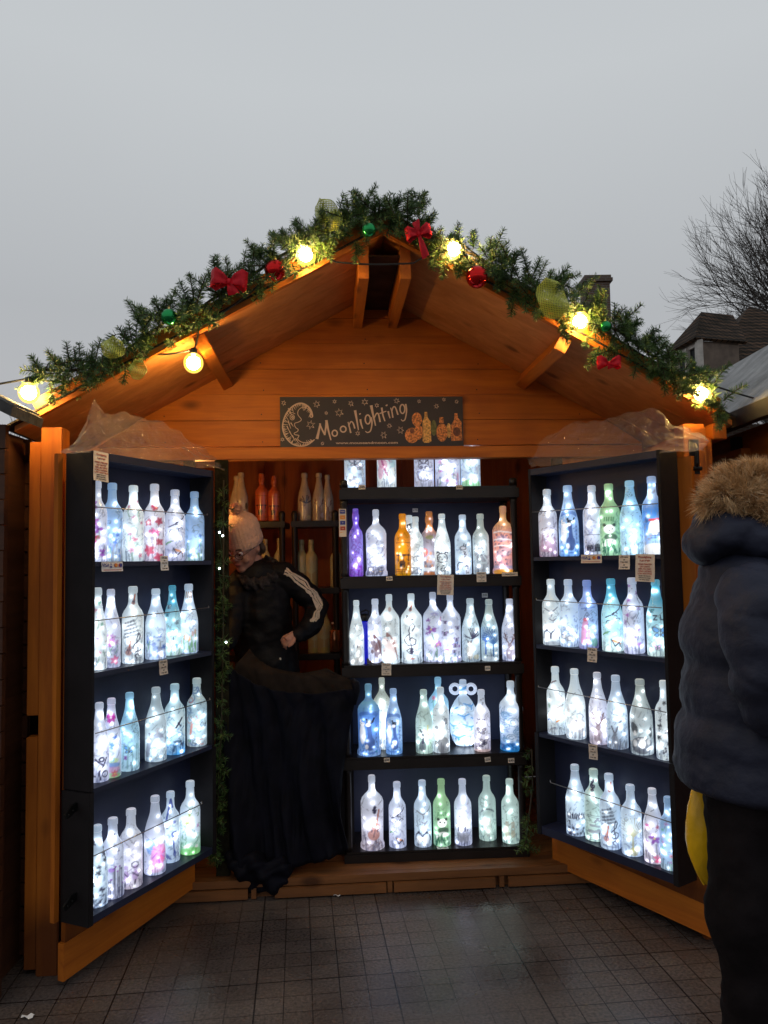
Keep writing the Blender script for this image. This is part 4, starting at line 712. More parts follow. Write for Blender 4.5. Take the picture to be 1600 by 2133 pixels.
row(FC,zC[0],.10,[
 (738,900,44,'block','ice',d_butterwhite,'flat-sided bottle with large grey butterflies on top of the shelving unit',.10,G0),
 (804,900,40,'block','white',d_dragon,'flat-sided bottle with a red sea dragon on top of the shelving unit',.10,G0),
 (881.5,900,41,'block','lilac',d_kitten,'flat-sided bottle with a striped kitten on top of the shelving unit',.10,G0),
 (930.5,900,52,'block','lilac',d_tulips,'wide lilac floral bottle on top of the shelving unit',.10,G0),
 (978,900,41,'block','ice',d_grfly,'flat-sided bottle with a dragonfly and green meadow on top of the shelving unit',.10,G0)])
row(FC,zC[1],.07,[
 (740.5,1060,29,'rum','purple',d_thistle,'violet purple bottle at the left end of the unit second tier'),
 (782.5,1062,43,'flare','lilac',d_leaf,'large white-lilac bottle with flared foot beside the violet purple bottle'),
 (838,1071,34,'wine','amber',d_safari,'amber orange bottle with an elephant and acacia trees'),
 (852,1074,32,'wine','white',d_zebra,'white bottle with zebra stripes, behind the amber bottle',.14),
 (865,1077,32,'wine','white',d_leaf,'white bottle with grey leaves, behind the amber and tiger bottles',.115),
 (893.5,1066,34,'rum','multi',d_city2,'dark bottle with rust neck and red balloon, behind the leopard head bottle',.14),
 (920,1071,34,'burg','white',d_tiger,'sloping white bottle with a leopard head'),
 (963,1073,34,'wine','ice',d_giraffe,'pale blue bottle with a giraffe'),
 (1000,1071,34,'wine','greyc',d_lion,'grey frosted bottle with a lion mane'),
 (1047,1054.5,45,'flare','fire',d_leop,'tall coral bottle with leopards and a gold foot')])
row(FC,zC[2],.07,[
 (742,1251,30,'burg','seab' if False else 'white',d_dog,'slim white bottle with a sitting dog, left end of the unit middle tier',.05),
 (781,1248,33,'wine','lilac',d_horse,'bottle with a dark brown horse head'),
 (810,1238.5,42,'spirit','white',d_horse2,'large white bottle with a pale horse head'),
 (856,1237,44,'spirit','white',d_clefbig,'large white bottle with a big black treble clef'),
 (901,1234,42,'spirit','lilac',d_iris,'large lilac bottle with purple irises',.10),
 (937,1237,42,'spirit','lilac',d_blfly,'large lilac bottle with butterflies and small flowers'),
 (979,1247,37,'burg','grey',d_fox,'sloping grey bottle with a sitting fox'),
 (1018,1249,36,'burg','smokeb',d_trees,'sloping blue bottle with bare winter trees'),
 (1061,1248,35,'burg','lilac',d_stag,'sloping white bottle with antlers at the right end of the unit middle tier')])
row(FC,zC[3],.07,[
 (767,1425,45,'flare','deep',d_cats,'big blue bottle with white and navy cats on the shelving unit'),
 (795,1412,38,'spirit','cream',d_yellowdots,'cream bottle with tiny speckles, behind the two blue cat bottles',.18),
 (819,1435,34,'burg','blue',d_cats,'smaller blue cat bottle right of the big blue cat bottle'),
 (882,1437,35,'burg','mint',d_catline,'greenish bottle with a thin cat and a red flower'),
 (912,1411,42,'spirit','sky',d_rosew,'sky blue bottle behind the lemur bottle',.18),
 (917,1432,34,'wine','white',d_lemur,'bright white bottle with black and grey lemurs'),
 (1002,1437,34,'wine','pink',d_lady,'pinkish grey bottle with dark butterflies'),
 (1063,1419,48,'spirit','bluebot',d_roses,'large bottle with blue roses and a blue foot')])
row(FC,zC[4],.07,[
 (774,1615,46,'flare','pink',d_violin,'large pale pink bottle with a brown violin and flared foot'),
 (826.5,1629,35,'wine','lilac',d_birds,'lilac bottle with budgerigars, second on the lowest tier'),
 (879,1625.6,35,'wine','ice',d_peng,'icy bottle with a swallow above two penguins on the lowest tier'),
 (918.6,1623,35,'wine','green',d_panda,'green bottle with a panda on the lowest tier of the unit'),
 (962.6,1623,35,'wine','lilac',d_badger,'lilac bottle with grey badgers, right of the lowest tier panda bottle'),
 (1013,1616,35,'wine','mint',d_donkey,'pale mint bottle with an arched word over a donkey',.12),
 (1061,1623,35,'wine','mint',d_rabbits,'mint green bottle with two rabbits')])
# round two-handled flask
fl=bottle(FC,964,1416,58,zC[3],.17,'flask','ice',d_swallows,'round flask with two ring handles and blue swallows',WG,flat=.5,name='glass_flask',cat='flask',nleds=14)
H=fl.data.vertices[len(fl.data.vertices)-1].co.z
for s in (-1,1): MB().tube([(s*(.040+.022*math.cos(a)),0,H*.86+.022*math.sin(a)) for a in [i*2*PI/16 for i in range(17)]],.009,8).build('ring_handle',mat('frosted_handle',(.6,.66,.8),.3,noise=.1,emis=(.6,.7,.9),es=.6),fl,smooth=True)
# blue drinking bottle among the painted ones, leaflet and chargers
w=wpt(FC,loc(FC,760,1300,.09)[0],.09,zC[2]); bo=empty('water_bottle',w,label='deep blue drinking bottle with black loop lid between painted bottles',cat='water bottle')
bluem=mat('blue_plastic_glow',(.012,.015,.45),.2,noise=.1,emis=(.01,.015,.6),es=.35)  # faint blue glow put into the plastic; this bottle is not lit
MB().lathe([(.030,0),(.033,.004),(.033,.06),(.031,.075),(.033,.09),(.033,.185),(.028,.2),(.022,.205)],20).build('flask_body',bluem,bo,smooth=True)
m=MB().lathe([(.026,.2055),(.026,.225),(.020,.235),(.010,.240)],18); m.tube([(.018,0,.232),(.02,0,.25),(.005,0,.258),(-.018,0,.248),(-.02,0,.235)],.004,6); m.build('lid',blackmetal,bo,smooth=True)

# ------------------------------------------------------------------ price tags and notices
def card(fr,px,py,wpx,hpx,lines,label,cat,d=-.004,pm=None,im=None,tilt=0,group=None,sizes=None,name='price_tag',extra=None):
    O,ex,ey,rz=fr; lx,lz=loc(fr,px,py,d); sc_=np.linalg.norm(np.array(wpt(fr,lx,d,lz))-np.array([0,0,CH]))/F
    # foreshortening of the cabinet fronts
    a=loc(fr,px-wpx/2,py,d)[0]; b_=loc(fr,px+wpx/2,py,d)[0]; Wd=abs(b_-a); Ht=hpx*sc_
    c=empty(name,wpt(fr,lx,d,lz),rz,label=label,cat=cat,group=group)
    M=Matrix.Rotation(tilt,4,'Y'); m=MB(); n=6; vs=[];fs=[]
    for i in range(n+1):
        for j in range(2):
            x=-Wd/2+Wd*j; z=Ht/2-Ht*i/n; y=-.004*((i/n)**2)*(1 if Ht>.05 else .4)+(.0008*math.sin(i*1.7+j)); vs.append(M@Vector((x,y,z)))
    for i in range(n): fs.append((2*i,2*i+1,2*i+3,2*i+2))
    o2=len(vs); vs+=[v+Vector((0,.0007,0)) for v in vs]; fs+=[(2*i+o2,2*i+2+o2,2*i+3+o2,2*i+1+o2) for i in range(n)]+[(0,1,1+o2,o2),(2*n,2*n+o2,2*n+1+o2,2*n+1)]
    m.add(vs,fs); m.build('card',pm or paper,c)
    k=len(lines)
    if k:
        tot=sum(sizes) if sizes else k; y=Ht*.46
        for i,l in enumerate(lines):
            h=(sizes[i] if sizes else 1)/tot*Ht*.92; y-=h/2
            if l:
                est=len(l)*.58; s=min(h*.95,Wd*.9/max(est,1)*1.0); zz=y; t_=(Ht/2-zz)/Ht; yy=-.004*t_*t_*(1 if Ht>.05 else .4)-.0016
                text_obj(l,max(s,.004),M@Matrix.Translation((0,yy,zz))@UPR,im[i] if isinstance(im,list) else (im or ink),c)
            y-=h/2
    if extra: extra(c,Wd,Ht,M)
    return c
def cards_art(vertical=False):
    def f(c,Wd,Ht,M):
        y=-.0022
        def rect(x0,z0,x1,z1,m,nm='logo',yy=y): MB().box((x0,yy-.0004,z0),(x1,yy,z1),M).build(nm,m,c)
        if not vertical:
            text_obj('VISA',Wd*.17,M@Matrix.Translation((-Wd*.33,y,Ht*.12))@UPR,inkblue,c,'logo')
            text_obj('V',Wd*.13,M@Matrix.Translation((-Wd*.08,y,Ht*.2))@UPR,inkblue,c,'logo'); rect(-Wd*.13,-Ht*.12,-Wd*.03,Ht*.06,inkblue)
            for k,(cx,m1) in enumerate(((.13,inkred),(.17,inkorange),(.34,inkred),(.39,inkblue))):
                q=MB(); q.lathe([(Ht*.2,0),(Ht*.2,.0003)],14,M=M@Matrix.Translation((Wd*cx,y-.0004*(k%2),Ht*.12))@UPR); q.build('logo',m1,c)
            rect(-Wd*.42,-Ht*.38,Wd*.42,-Ht*.32,inkred)
        else:
            cols=[inkblue,inkorange,inkblue,inkred,inkorange]
            for k in range(5):
                z=Ht*.40-k*Ht*.2; rect(-Wd*.36,z-Ht*.07,Wd*.36,z+Ht*.07,cols[k]); text_obj('VISA' if k in(0,4) else ('V' if k==2 else 'oo'),Wd*.3,M@Matrix.Translation((0,y-.0008,z))@UPR,paper,c,'logo')
    return f
NOT=['Moonlighting','A gift of light','','HAND PAINTED','LED LIGHTS','SAFE, NO HEAT','LONG LASTING','LOW WATTAGE','Supplied with batteries','Ideal presents, lamps','for every season']
NS=[1.5,1.4,.4,1,1,1,1,1,.8,.8,.8]; NI=[inkred,inkred,ink]+[inkred]*5+[ink]*3
P3=['£25 each','or','2 for £45','or','3 for £60']
GT='price tags on the shelves'
card(FL,210,972,31,58,NOT,'cream printed notice taped to the top corner of the left cabinet','notice',im=NI,sizes=NS,tilt=.04,name='paper_notice')
card(FL,234,1180,44,19,[],'white payment card sticker below the left cabinet top shelf','sticker',pm=paperw,extra=cards_art(),name='card_sticker')
card(FL,342,1173,16,29,P3,'white offer tag below the poppy bottle on the left cabinet','price tag',pm=paperw,group=GT)
card(FL,340,1390,17,28,P3,'offer tag on the second shelf of the left cabinet','price tag',group=GT)
card(FR,1232,1164,43,17,[],'payment card sticker below the right cabinet top shelf','sticker',pm=paper,extra=cards_art(),name='card_sticker')
card(FR,1301,1171,23,28,P3,'offer tag between the card sticker and the notice on the right cabinet','price tag',group=GT)
card(FR,1344,1183,40,54,NOT,'cream printed notice hanging from the right cabinet top shelf','notice',im=NI,sizes=NS,tilt=.03,name='paper_notice')
card(FR,1234,1364,20,28,P3,'offer tag on the second shelf of the right cabinet','price tag',group=GT)
card(FR,1236,1566,18,28,P3,'offer tag on the third shelf of the right cabinet','price tag',group=GT,tilt=-.08)
card(FC,754,1015,14,9,['£45'],'small £45 tag under the butterfly bottle on the top tier','price tag',group=GT,d=-.003)
card(FC,957,1015,13,9,['£60'],'small £60 tag under the wide floral bottle on the top tier','price tag',group=GT,d=-.003)
card(FC,865,1063,11,8,['£75'],'small £75 tag on the backing above the balloon bottle','price tag',group=GT,d=.27,pm=paperw)
card(FC,811,1205,13,9,['£25'],'small £25 tag under the amber bottle side of the second tier','price tag',group=GT,d=-.003)
card(FC,1010,1240,12,9,['£45'],'small £45 tag on the backing behind the fox and winter tree bottles','price tag',group=GT,d=.25,pm=paperw)
card(FC,714,1089,15,58,[],'narrow strip of payment card stickers on the upright','sticker',d=-.004,extra=cards_art(True),name='card_sticker',pm=paper)
card(FC,928,1218,34,42,NOT,'brownish printed notice hanging in front of the middle tier','notice',im=NI,sizes=NS,tilt=.05,name='paper_notice',d=-.005)
card(FC,1003,1202,20,20,P3,'tilted offer tag under the lion bottle','price tag',group=GT,d=-.004)
card(FC,1062,1196,33,8,['Special Edition'],'long label strip under the coral leopard bottle','price tag',group=GT,d=-.004)
card(FC,805,1394,20,24,P3,'offer tag under the pale horse bottle','price tag',group=GT,d=-.004,tilt=.03)
card(FC,1016,1392,11,9,['£25'],'small £25 tag under the winter tree bottle','price tag',group=GT,d=-.003)
card(FC,806,1583,12,8,['£35'],'small £35 tag under the smaller blue cat bottle','price tag',group=GT,d=-.003)
card(FC,1016,1582,12,9,['£25'],'small £25 tag under the dark butterfly bottle','price tag',group=GT,d=-.003,tilt=-.1)
card(FC,1065,1584,13,9,['£45'],'small £45 tag under the blue rose bottle','price tag',group=GT,d=-.003)
card(FC,1077,1416,5,9,['£'],'tiny tag on the backing beside the blue rose bottle neck','price tag',group=GT,d=.2,pm=paperw)
w=wpt(FC,loc(FC,922,1765,.02)[0],.02,zC[4]+.002); c=empty('leaflet',w,FC[3]+.05,label='small white printed card lying in front of the green panda bottle on the lowest tier',cat='leaflet')
MB().box((-.027,-.016,0),(.027,.016,.001)).build('card',paperw,c); text_obj('Panda lamp',.008,Matrix.Translation((0,.004,.0014)),ink,c); text_obj('Hand painted',.008,Matrix.Translation((0,-.006,.0014)),ink,c)
w=wpt(FC,loc(FC,786,1373,.03)[0],.028,zC[2]+.001); c=empty('leaflet',w,FC[3],label='dark glossy leaflet propped at the foot of the horse bottles',cat='leaflet')
ML=Matrix.Rotation(-.9,4,'X'); MB().box((-.05,-.001,.0),(.05,.001,.05),ML).build('card',mat('dark_gloss_card',(.03,.025,.03),.25,noise=.2),c)
for i in range(6): MB().sphere((-.03+i*.011,-.0018,.022),.006,8,6,sc=(1,.12,1.3)).build('printed_bottle',mat('print_orange',(.5,.16,.06),.5,noise=.5,scale=200),c).matrix_local=ML
card(FC,805-20,1360,3,2,[],'x','x') if False else None

# ------------------------------------------------------------------ the sign
a=hl(583,827,GY-.014); b_=hl(966,931,GY-.014); SW=b_[0]-a[0]; SHt=a[2]-b_[2]
sg=empty('shop_sign',tuple(HO+EX*a[0]+EY*(GY-.012)+np.array([0,0,b_[2]])),PSI,label='black Moonlighting shop sign with a crescent moon on the gable',cat='sign')
MB().box((0,-.005,0),(SW,.002,SHt)).build('board',mat('sign_black',(.030,.018,.014),.45,noise=.25,scale=6),sg,bevel=.001)
def sxy(X,Y): return ((X-88)/(1515-88)*SW,(445-Y)/(445-62)*SHt)
cream=mat('sign_cream',(.62,.44,.34),.6,noise=.06,scale=60)
layer=[0]
def ribbon(m,pts,w0,w1=None,closed=False):
    layer[0]+=1; y=-.0053-.00003*(layer[0]%30); w1=w1 or w0; P=[Vector((*sxy(*p),)) for p in pts]
    if closed: P.append(P[0]); 
    n=len(P); vs=[]
    for i,p in enumerate(P):
        d=(P[min(i+1,n-1)]-P[max(i-1,0)]); d=d.normalized() if d.length else Vector((1,0)); t_=i/(n-1); w_=(w0*(1-t_)+w1*t_)/2*SW/1427
        q=Vector((-d.y,d.x))*w_; vs+= [(p.x+q.x,y,p.y+q.y),(p.x-q.x,y,p.y-q.y)]
    m.add(vs,[(2*i,2*i+1,2*i+3,2*i+2) for i in range(n-1)])
def sm(pts,k=4):      # smooth polyline
    out=[];n=len(pts)
    for i in range(n-1):
        p0,p1,p2,p3=[np.array(pts[max(0,min(n-1,j))],float) for j in (i-1,i,i+1,i+2)]
        for s in range(k): t_=s/k; out.append(tuple(.5*((2*p1)+(-p0+p2)*t_+(2*p0-5*p1+4*p2-p3)*t_*t_+(-p0+3*p1-3*p2+p3)*t_**3)))
    return out+[pts[-1]]
def ell(x,y,rx,ry,n=18,a0=0,a1=2*PI): return [(x+rx*math.cos(a0+(a1-a0)*i/n),y+ry*math.sin(a0+(a1-a0)*i/n)) for i in range(n+1)]
m=MB()
for pts,w0,w1 in ([(370,378),(385,320),(398,262)],22,12),([(392,262),(412,310),(430,345)],10,13),([(430,350),(440,290),(446,238)],12,16),([(444,238),(458,310),(478,388)],20,9),\
    ([(632,335),(622,290),(612,252)],13,8),([(616,285),(634,250),(652,262),(664,302)],8,12),([(668,165),(680,235),(692,314)],20,8),([(708,232),(714,268),(726,303)],16,9),([(704,188),(708,196)],14,14),\
    ([(792,218),(798,262),(786,318),(762,332),(746,322)],13,6),([(794,128),(808,200),(826,282)],22,9),([(816,226),(834,190),(850,196),(862,254)],8,13),([(876,145),(884,200),(900,248)],15,9),([(858,190),(912,172)],9,7),\
    ([(926,172),(932,200),(940,226)],15,8),([(912,124),(918,132)],18,14),([(962,222),(956,180),(946,146)],12,8),([(954,180),(966,142),(984,146),(1002,200)],8,12),([(1064,118),(1070,170),(1058,232),(1038,246),(1026,234)],13,6):
    ribbon(m,sm(pts),w0,w1)
for x,y,rx,ry in ((508,336,20,22),(574,306,22,22),(766,234,20,34),(1038,156,19,34)): ribbon(m,ell(x,y,rx,ry),11)
m.build('lettering',cream,sg)
text_obj('www.mouseandmoon.com',.0165,Matrix.Translation((sxy(757,0)[0],-.0065,sxy(0,410)[1]))@UPR,cream,sg,sx=SW*510/1427/.185*.98,bold=.0003)
m=MB()
outer=[(338,205),(328,165),(300,130),(250,110),(190,130),(135,190),(108,270),(118,340),(160,400),(215,428),(280,428),(325,405),(352,382)]
inner=[(336,212),(318,165),(270,140),(232,160),(226,196),(252,232),(232,250),(200,262),(206,290),(226,306),(220,322),(196,334),(204,346),(232,352),(222,378),(256,402),(310,402),(352,382)]
ribbon(m,sm(outer),12,7); ribbon(m,sm(inner),5,6); so=sm(outer,6); R.seed(5)
for i in range(4,len(so)-4):
    x,y=so[i]; dx,dy=(205-x)*.0,0; cx,cy=240,280; d=math.hypot(cx-x,cy-y); l=R.uniform(12,44); ribbon(m,[(x,y),(x+(cx-x)/d*l+R.uniform(-9,9),y+(cy-y)/d*l+R.uniform(-4,14))],8,2)
ribbon(m,ell(182,215,17,20),5); ribbon(m,ell(184,216,6,8),7); ribbon(m,sm([(160,190),(180,180),(205,190)]),5); ribbon(m,ell(330,206,10,10),7)
for x0,y0,x1,y1 in ((150,240,170,300),(140,280,165,330),(160,320,185,365),(180,350,205,395),(205,372,232,412),(170,255,190,285),(150,150,190,165)): ribbon(m,[(x0,y0),(x1,y1)],9,3)
m.build('crescent_moon',cream,sg)
for x,y,r in ((118,108,20),(372,118,28),(510,98,16),(638,114,22),(744,102,26),(838,128,18),(994,94,22),(444,184,14),(545,182,32),(322,272,34),(686,338,19),(934,282,18),(888,352,28),(1020,316,30),(1170,98,15),(1306,136,20),(1366,86,14),(1466,102,16),(104,380,15),(412,412,14)):
    m=MB(); n=6; a0=R.uniform(0,1); pts=[(x+(r if k%2==0 else r*.42)*R.uniform(.8,1.15)*math.cos(a0+PI*k/n),y+(r if k%2==0 else r*.42)*math.sin(a0+PI*k/n)) for k in range(2*n)]
    ribbon(m,pts,4.5,4.5,True); m.build('star',cream,sg)
pr_=mat('print_glow',(.62,.20,.05),.5,noise=.75,scale=120,detail=2); pr2=mat('print_glow_pale',(.66,.34,.09),.5,noise=.6,scale=110,detail=2); pr3=mat('print_dark',(.16,.05,.02),.5,noise=.5,scale=100)
def flat(poly,mt,dy=0):
    m=MB(); P=[sxy(*p) for p in poly]; layer[0]+=1; m.prism([(x,z) for x,z in P],-.0062-dy,-.0051); m.build('printed_bottle',mt,sg)
flat(ell(1150,235,40,52),pr_); flat(ell(1160,330,34,58),pr_); flat(ell(1108,356,54,58),pr_,.0003); flat(ell(1110,322,18,20),pr3,.0006)
flat([(1212,180),(1232,180),(1234,220),(1256,250),(1260,400),(1240,412),(1205,412),(1192,400),(1194,250),(1210,220)],pr2,.0004)
flat(ell(1282,300,22,60),mat('print_green',(.12,.12,.03),.5,noise=.5,scale=90)); flat([(1328,220),(1358,220),(1362,262),(1326,262)],pr_); flat(ell(1345,335,44,70),pr_,.0003); flat(ell(1400,320,20,56),pr2)
flat([(1448,190),(1472,190),(1474,225),(1500,255),(1505,395),(1418,400),(1412,290),(1444,240)],pr_,.0003); flat(ell(1462,330,30,34),pr3,.0006)

# ------------------------------------------------------------------ festoon lights
bulbm=mat('lit_bulb',(1,.8,.5),.3,noise=.02,emis=(1,.62,.19),es=480)
globe=bpy.data.materials.new('amber_globe'); globe.use_nodes=True; t=globe.node_tree; t.nodes.clear(); o_=N(t,'ShaderNodeOutputMaterial'); mg=N(t,'ShaderNodeMixShader'); mg.inputs[0].default_value=.5; tg=N(t,'ShaderNodeBsdfTransparent'); eg=N(t,'ShaderNodeEmission'); eg.inputs[0].default_value=(1,.60,.09,1); eg.inputs[1].default_value=2.2
t.links.new(tg.outputs[0],mg.inputs[1]); t.links.new(eg.outputs[0],mg.inputs[2]); t.links.new(mg.outputs[0],o_.inputs[0])
def lamp(p,parent):
    q=MB().sphere(p,.038,20,14,sc=(1,1,1.06)).build('bulb',globe,parent,smooth=True); MB().sphere(p,.0265,16,12).build('glowing_core',bulbm,q,smooth=True)
    MB().lathe([(.012,.0),(.015,.004),(.014,.022),(.004,.028)],14,c=(p[0],p[1],p[2]+.033)).build('socket',cable_m,q,smooth=True)
fs_=empty('festoon_lights',tuple(HO),PSI,label='black festoon cable with round warm bulbs strung along the roof edge',cat='string lights')
BP=[hl(60,818,-.09),hl(403,756,-.02),hl(637,530,-.11),hl(946,519,-.10),hl(1208,670,-.10),hl(1460,820,-.09)]
for p in BP: lamp(p,fs_)
U=lambda p:(p[0],p[1]+.02,p[2]+.06)
CBL=[U(BP[0]),hl(180,790,-.02),hl(300,735,-.03),U(BP[1]),hl(415,680,-.04),hl(520,610,-.05),U(BP[2]),hl(700,546,-.06),hl(860,548,-.06),U(BP[3]),hl(1060,575,-.05),U(BP[4]),hl(1330,735,-.05),U(BP[5])]
cp=[(-3.4,-.25,2.18),(-1.9,-.12,2.115)]+CBL+[(1.62,-.08,2.09),(3.4,-.2,2.16)]; cc=[]
for i in range(len(cp)-1):
    for s in range(8): t_=s/8; cc.append(tuple(np.array(cp[i])*(1-t_)+np.array(cp[i+1])*t_-np.array([0,0,.012*math.sin(PI*t_)*(1 if 1<i<6 else .6)])))
cc.append(cp[-1]); MB().tube(cc,.004,6).build('cable',cable_m,fs_,smooth=True)
# the same string goes on over the neighbouring stalls, outside the picture
for k,(x,y,z) in enumerate(((-2.35,-.2,2.08),(-3.1,-.25,2.1),(2.35,-.2,2.08),(3.1,-.22,2.09))):
    lamp((x,y,z),fs_)
# bulb hanging inside the hut, behind the left cabinet
il=empty('hanging_bulb',(-.935,3.80,1.90),label='small warm bulb hanging inside the hut left of the shopkeeper',cat='lamp')
MB().sphere((0,0,-.02),.022,16,10).build('bulb',mat('inner_bulb',(1,.7,.3),.3,noise=.02,emis=(1,.55,.14),es=260),il,smooth=True); MB().tube([(0,0,.01),(0,.0,.3)],.004,6).lathe([(.01,0),(.014,.01),(.012,.04),(.004,.045)],10).build('flex',cable_m,il)

# ------------------------------------------------------------------ fir garland
needle=bpy.data.materials.new('fir_needle'); needle.use_nodes=True; t=needle.node_tree; b=t.nodes['Principled BSDF']; b.inputs['Roughness'].default_value=.5
an=N(t,'ShaderNodeAttribute',attribute_name='tone'); r_=N(t,'ShaderNodeValToRGB'); t.links.new(an.outputs['Fac'],r_.inputs[0]); t.links.new(r_.outputs[0],b.inputs['Base Color'])
r_.color_ramp.elements[0].color=(.022,.06,.016,1); r_.color_ramp.elements[1].color=(.20,.26,.05,1); e=r_.color_ramp.elements.new(.5); e.color=(.07,.15,.032,1); e=r_.color_ramp.elements.new(.85); e.color=(.12,.20,.05,1)
stem_m=mat('fir_stem',(.05,.035,.015),.8,noise=.3)
class Fir:
    def __init__(s,seed): s.r=np.random.RandomState(seed); s.V=[];s.T=[]; s.st=MB()
    def sprig(s,p,d,L,nl=.034,dens=1250,droop=.25):
        p=np.array(p,float); d=np.array(d,float); d/=np.linalg.norm(d); n=int(L*dens); k=9; pts=[p]
        side=s.r.normal(size=3)*.25; q=p.copy(); dd=d.copy()
        for i in range(k): dd=dd+side/k+np.array([0,0,-droop/k]); dd/=np.linalg.norm(dd); q=q+dd*L/k; pts.append(q)
        pts=np.array(pts); s.st.tube([tuple(a) for a in pts],[.0022]*(k)+[.001],4)
        t_=np.sort(s.r.rand(n))*k; i=np.minimum(t_.astype(int),k-1); f=(t_-i)[:,None]; b=pts[i]*(1-f)+pts[i+1]*f; ax=pts[i+1]-pts[i]; ax/=np.linalg.norm(ax,axis=1)[:,None]
        rv=s.r.normal(size=(n,3)); rv-=ax*(rv*ax).sum(1)[:,None]; rv/=np.linalg.norm(rv,axis=1)[:,None]+1e-9
        nd=rv*.95+ax*s.r.uniform(.25,.75,(n,1)); nd/=np.linalg.norm(nd,axis=1)[:,None]; ln=nl*s.r.uniform(.65,1.1,(n,1))*(1-.45*(t_/k)[:,None]**3)
        sd=np.cross(nd,s.r.normal(size=(n,3))); sd/=np.linalg.norm(sd,axis=1)[:,None]+1e-9; w=.00105
        v=np.stack([b-sd*w,b+sd*w,b+nd*ln*.7+sd*w*.9,b+nd*ln,b+nd*ln*.7-sd*w*.9],1); s.V.append(v.reshape(-1,3))
        base=s.r.uniform(.1,.75); s.T.append(np.repeat(np.clip(base+s.r.normal(size=n)*.16+.25*(t_/k)**4,0,1),5))
    def build(s,name,label,cat,group=None):
        V=np.vstack(s.V); n=len(V)//5; me=bpy.data.meshes.new(name); me.vertices.add(len(V)); me.vertices.foreach_set('co',V.astype(np.float32).ravel())
        me.loops.add(n*5); me.loops.foreach_set('vertex_index',np.arange(n*5,dtype=np.int32)); me.polygons.add(n); me.polygons.foreach_set('loop_start',(np.arange(n)*5).astype(np.int32)); me.polygons.foreach_set('loop_total',np.full(n,5,np.int32)); me.update(calc_edges=True)
        at=me.attributes.new('tone','FLOAT','POINT'); at.data.foreach_set('value',np.concatenate(s.T).astype(np.float32)); me.materials.append(needle)
        o=bpy.data.objects.new('foliage',me); C.objects.link(o); e_=empty(name,(0,0,0),label=label,cat=cat,group=group); o.parent=e_; s.st.build('wire_stem',stem_m,e_); return e_
def w3(px,py,ly):  # world point on hut plane
    p=hl(px,py,ly); return HO+EX*p[0]+EY*p[1]+np.array([0,0,p[2]])
gpl=[(85,770),(150,772),(200,762),(250,735),(300,705),(350,665),(400,655),(440,625),(480,600),(530,570),(580,535),(620,515),(670,485),(720,470),(765,455),(800,455)]
gpr=[(800,455),(850,450),(880,480),(930,510),(985,530),(1035,560),(1080,590),(1130,615),(1185,635),(1240,668),(1290,690),(1330,720),(1380,755),(1420,785),(1465,810),(1500,845)]
def gar(path,seed,tips,name,label,side):
    fr=Fir(seed); r=fr.r; P=np.array([w3(x,y,-.075) for x,y in path]); seg=np.linalg.norm(np.diff(P,axis=0),axis=1); cum=np.concatenate([[0],np.cumsum(seg)]); tot=cum[-1]
    fr.st.tube([tuple(p) for p in P],.006,6)
    n=int(tot*140)
    for i in range(n):
        s_=tot*(i+r.rand())/n; p=np.array([np.interp(s_,cum,P[:,k]) for k in range(3)]); j=min(np.searchsorted(cum,s_),len(P)-1); ax=P[j]-P[j-1]; ax/=np.linalg.norm(ax)
        a=r.uniform(0,2*PI); up=np.array([0,0,1.]); fw=np.array([0,-1.,0]); nrm=np.cross(ax,fw); rad=up*math.sin(a)*.9+fw*abs(math.cos(a))*.6+ax*math.cos(a)*.55
        d=rad+ax*r.uniform(-.7,.7)*1.0+np.array([0,0,-.1]); L=r.uniform(.07,.135); 
        if d[2]<-.3: L*=.72
        fr.sprig(p+r.normal(size=3)*.024-np.array([0,0,.010]),d,L)
    for (x,y,tx,ty) in tips:
        a=w3(x,y,-.07); b_=w3(tx,ty,-.06+r.uniform(-.05,.03)); L=np.linalg.norm(b_-a); fr.sprig(a,b_-a,L*1.05,dens=1500,droop=.05)
        for _ in range(2): q=a+(b_-a)*r.uniform(.15,.45); fr.sprig(q,(b_-a)+r.normal(size=3)*L*.45,L*.5,droop=.1)
    return fr.build(name,label,'garland')
tl=[(95,790,66,742),(150,770,110,738),(300,690,272,625),(305,690,290,640),(345,660,355,608),(270,720,248,685),(400,655,370,600),(460,600,436,530),(480,600,452,560),(560,550,505,512),(600,520,565,480),(610,520,590,470),(640,500,625,460),(660,490,680,425),(740,460,742,398),(750,460,768,392),(720,470,715,420),(780,450,782,410),(800,455,815,405),(740,500,745,545),(700,500,640,560),(430,640,380,640),(230,760,160,745)]
tr_=[(850,450,862,388),(870,450,882,410),(830,450,822,410),(880,480,905,450),(985,520,992,482),(1010,530,1030,495),(1030,545,1068,532),(1050,555,1040,600),(1120,600,1200,562),(1130,600,1205,575),(1090,600,1110,560),(1070,600,1075,655),(1160,640,1175,715),(1240,660,1235,600),(1270,680,1298,640),(1280,690,1334,665),(1330,710,1385,690),(1340,720,1388,712),(1400,760,1440,735),(1430,780,1478,768),(1300,720,1240,745),(1250,720,1230,770),(1300,700,1310,650),(930,520,925,575),(900,500,905,560),(1460,820,1500,850),(1420,790,1410,830),(1380,750,1350,790),(1240,650,1195,690)]
g1=gar(gpl,3,tl,'fir_garland','dark green fir garland along the left slope of the roof',-1)
g2=gar(gpr,4,tr_,'fir_garland','dark green fir garland along the right slope of the roof',1)
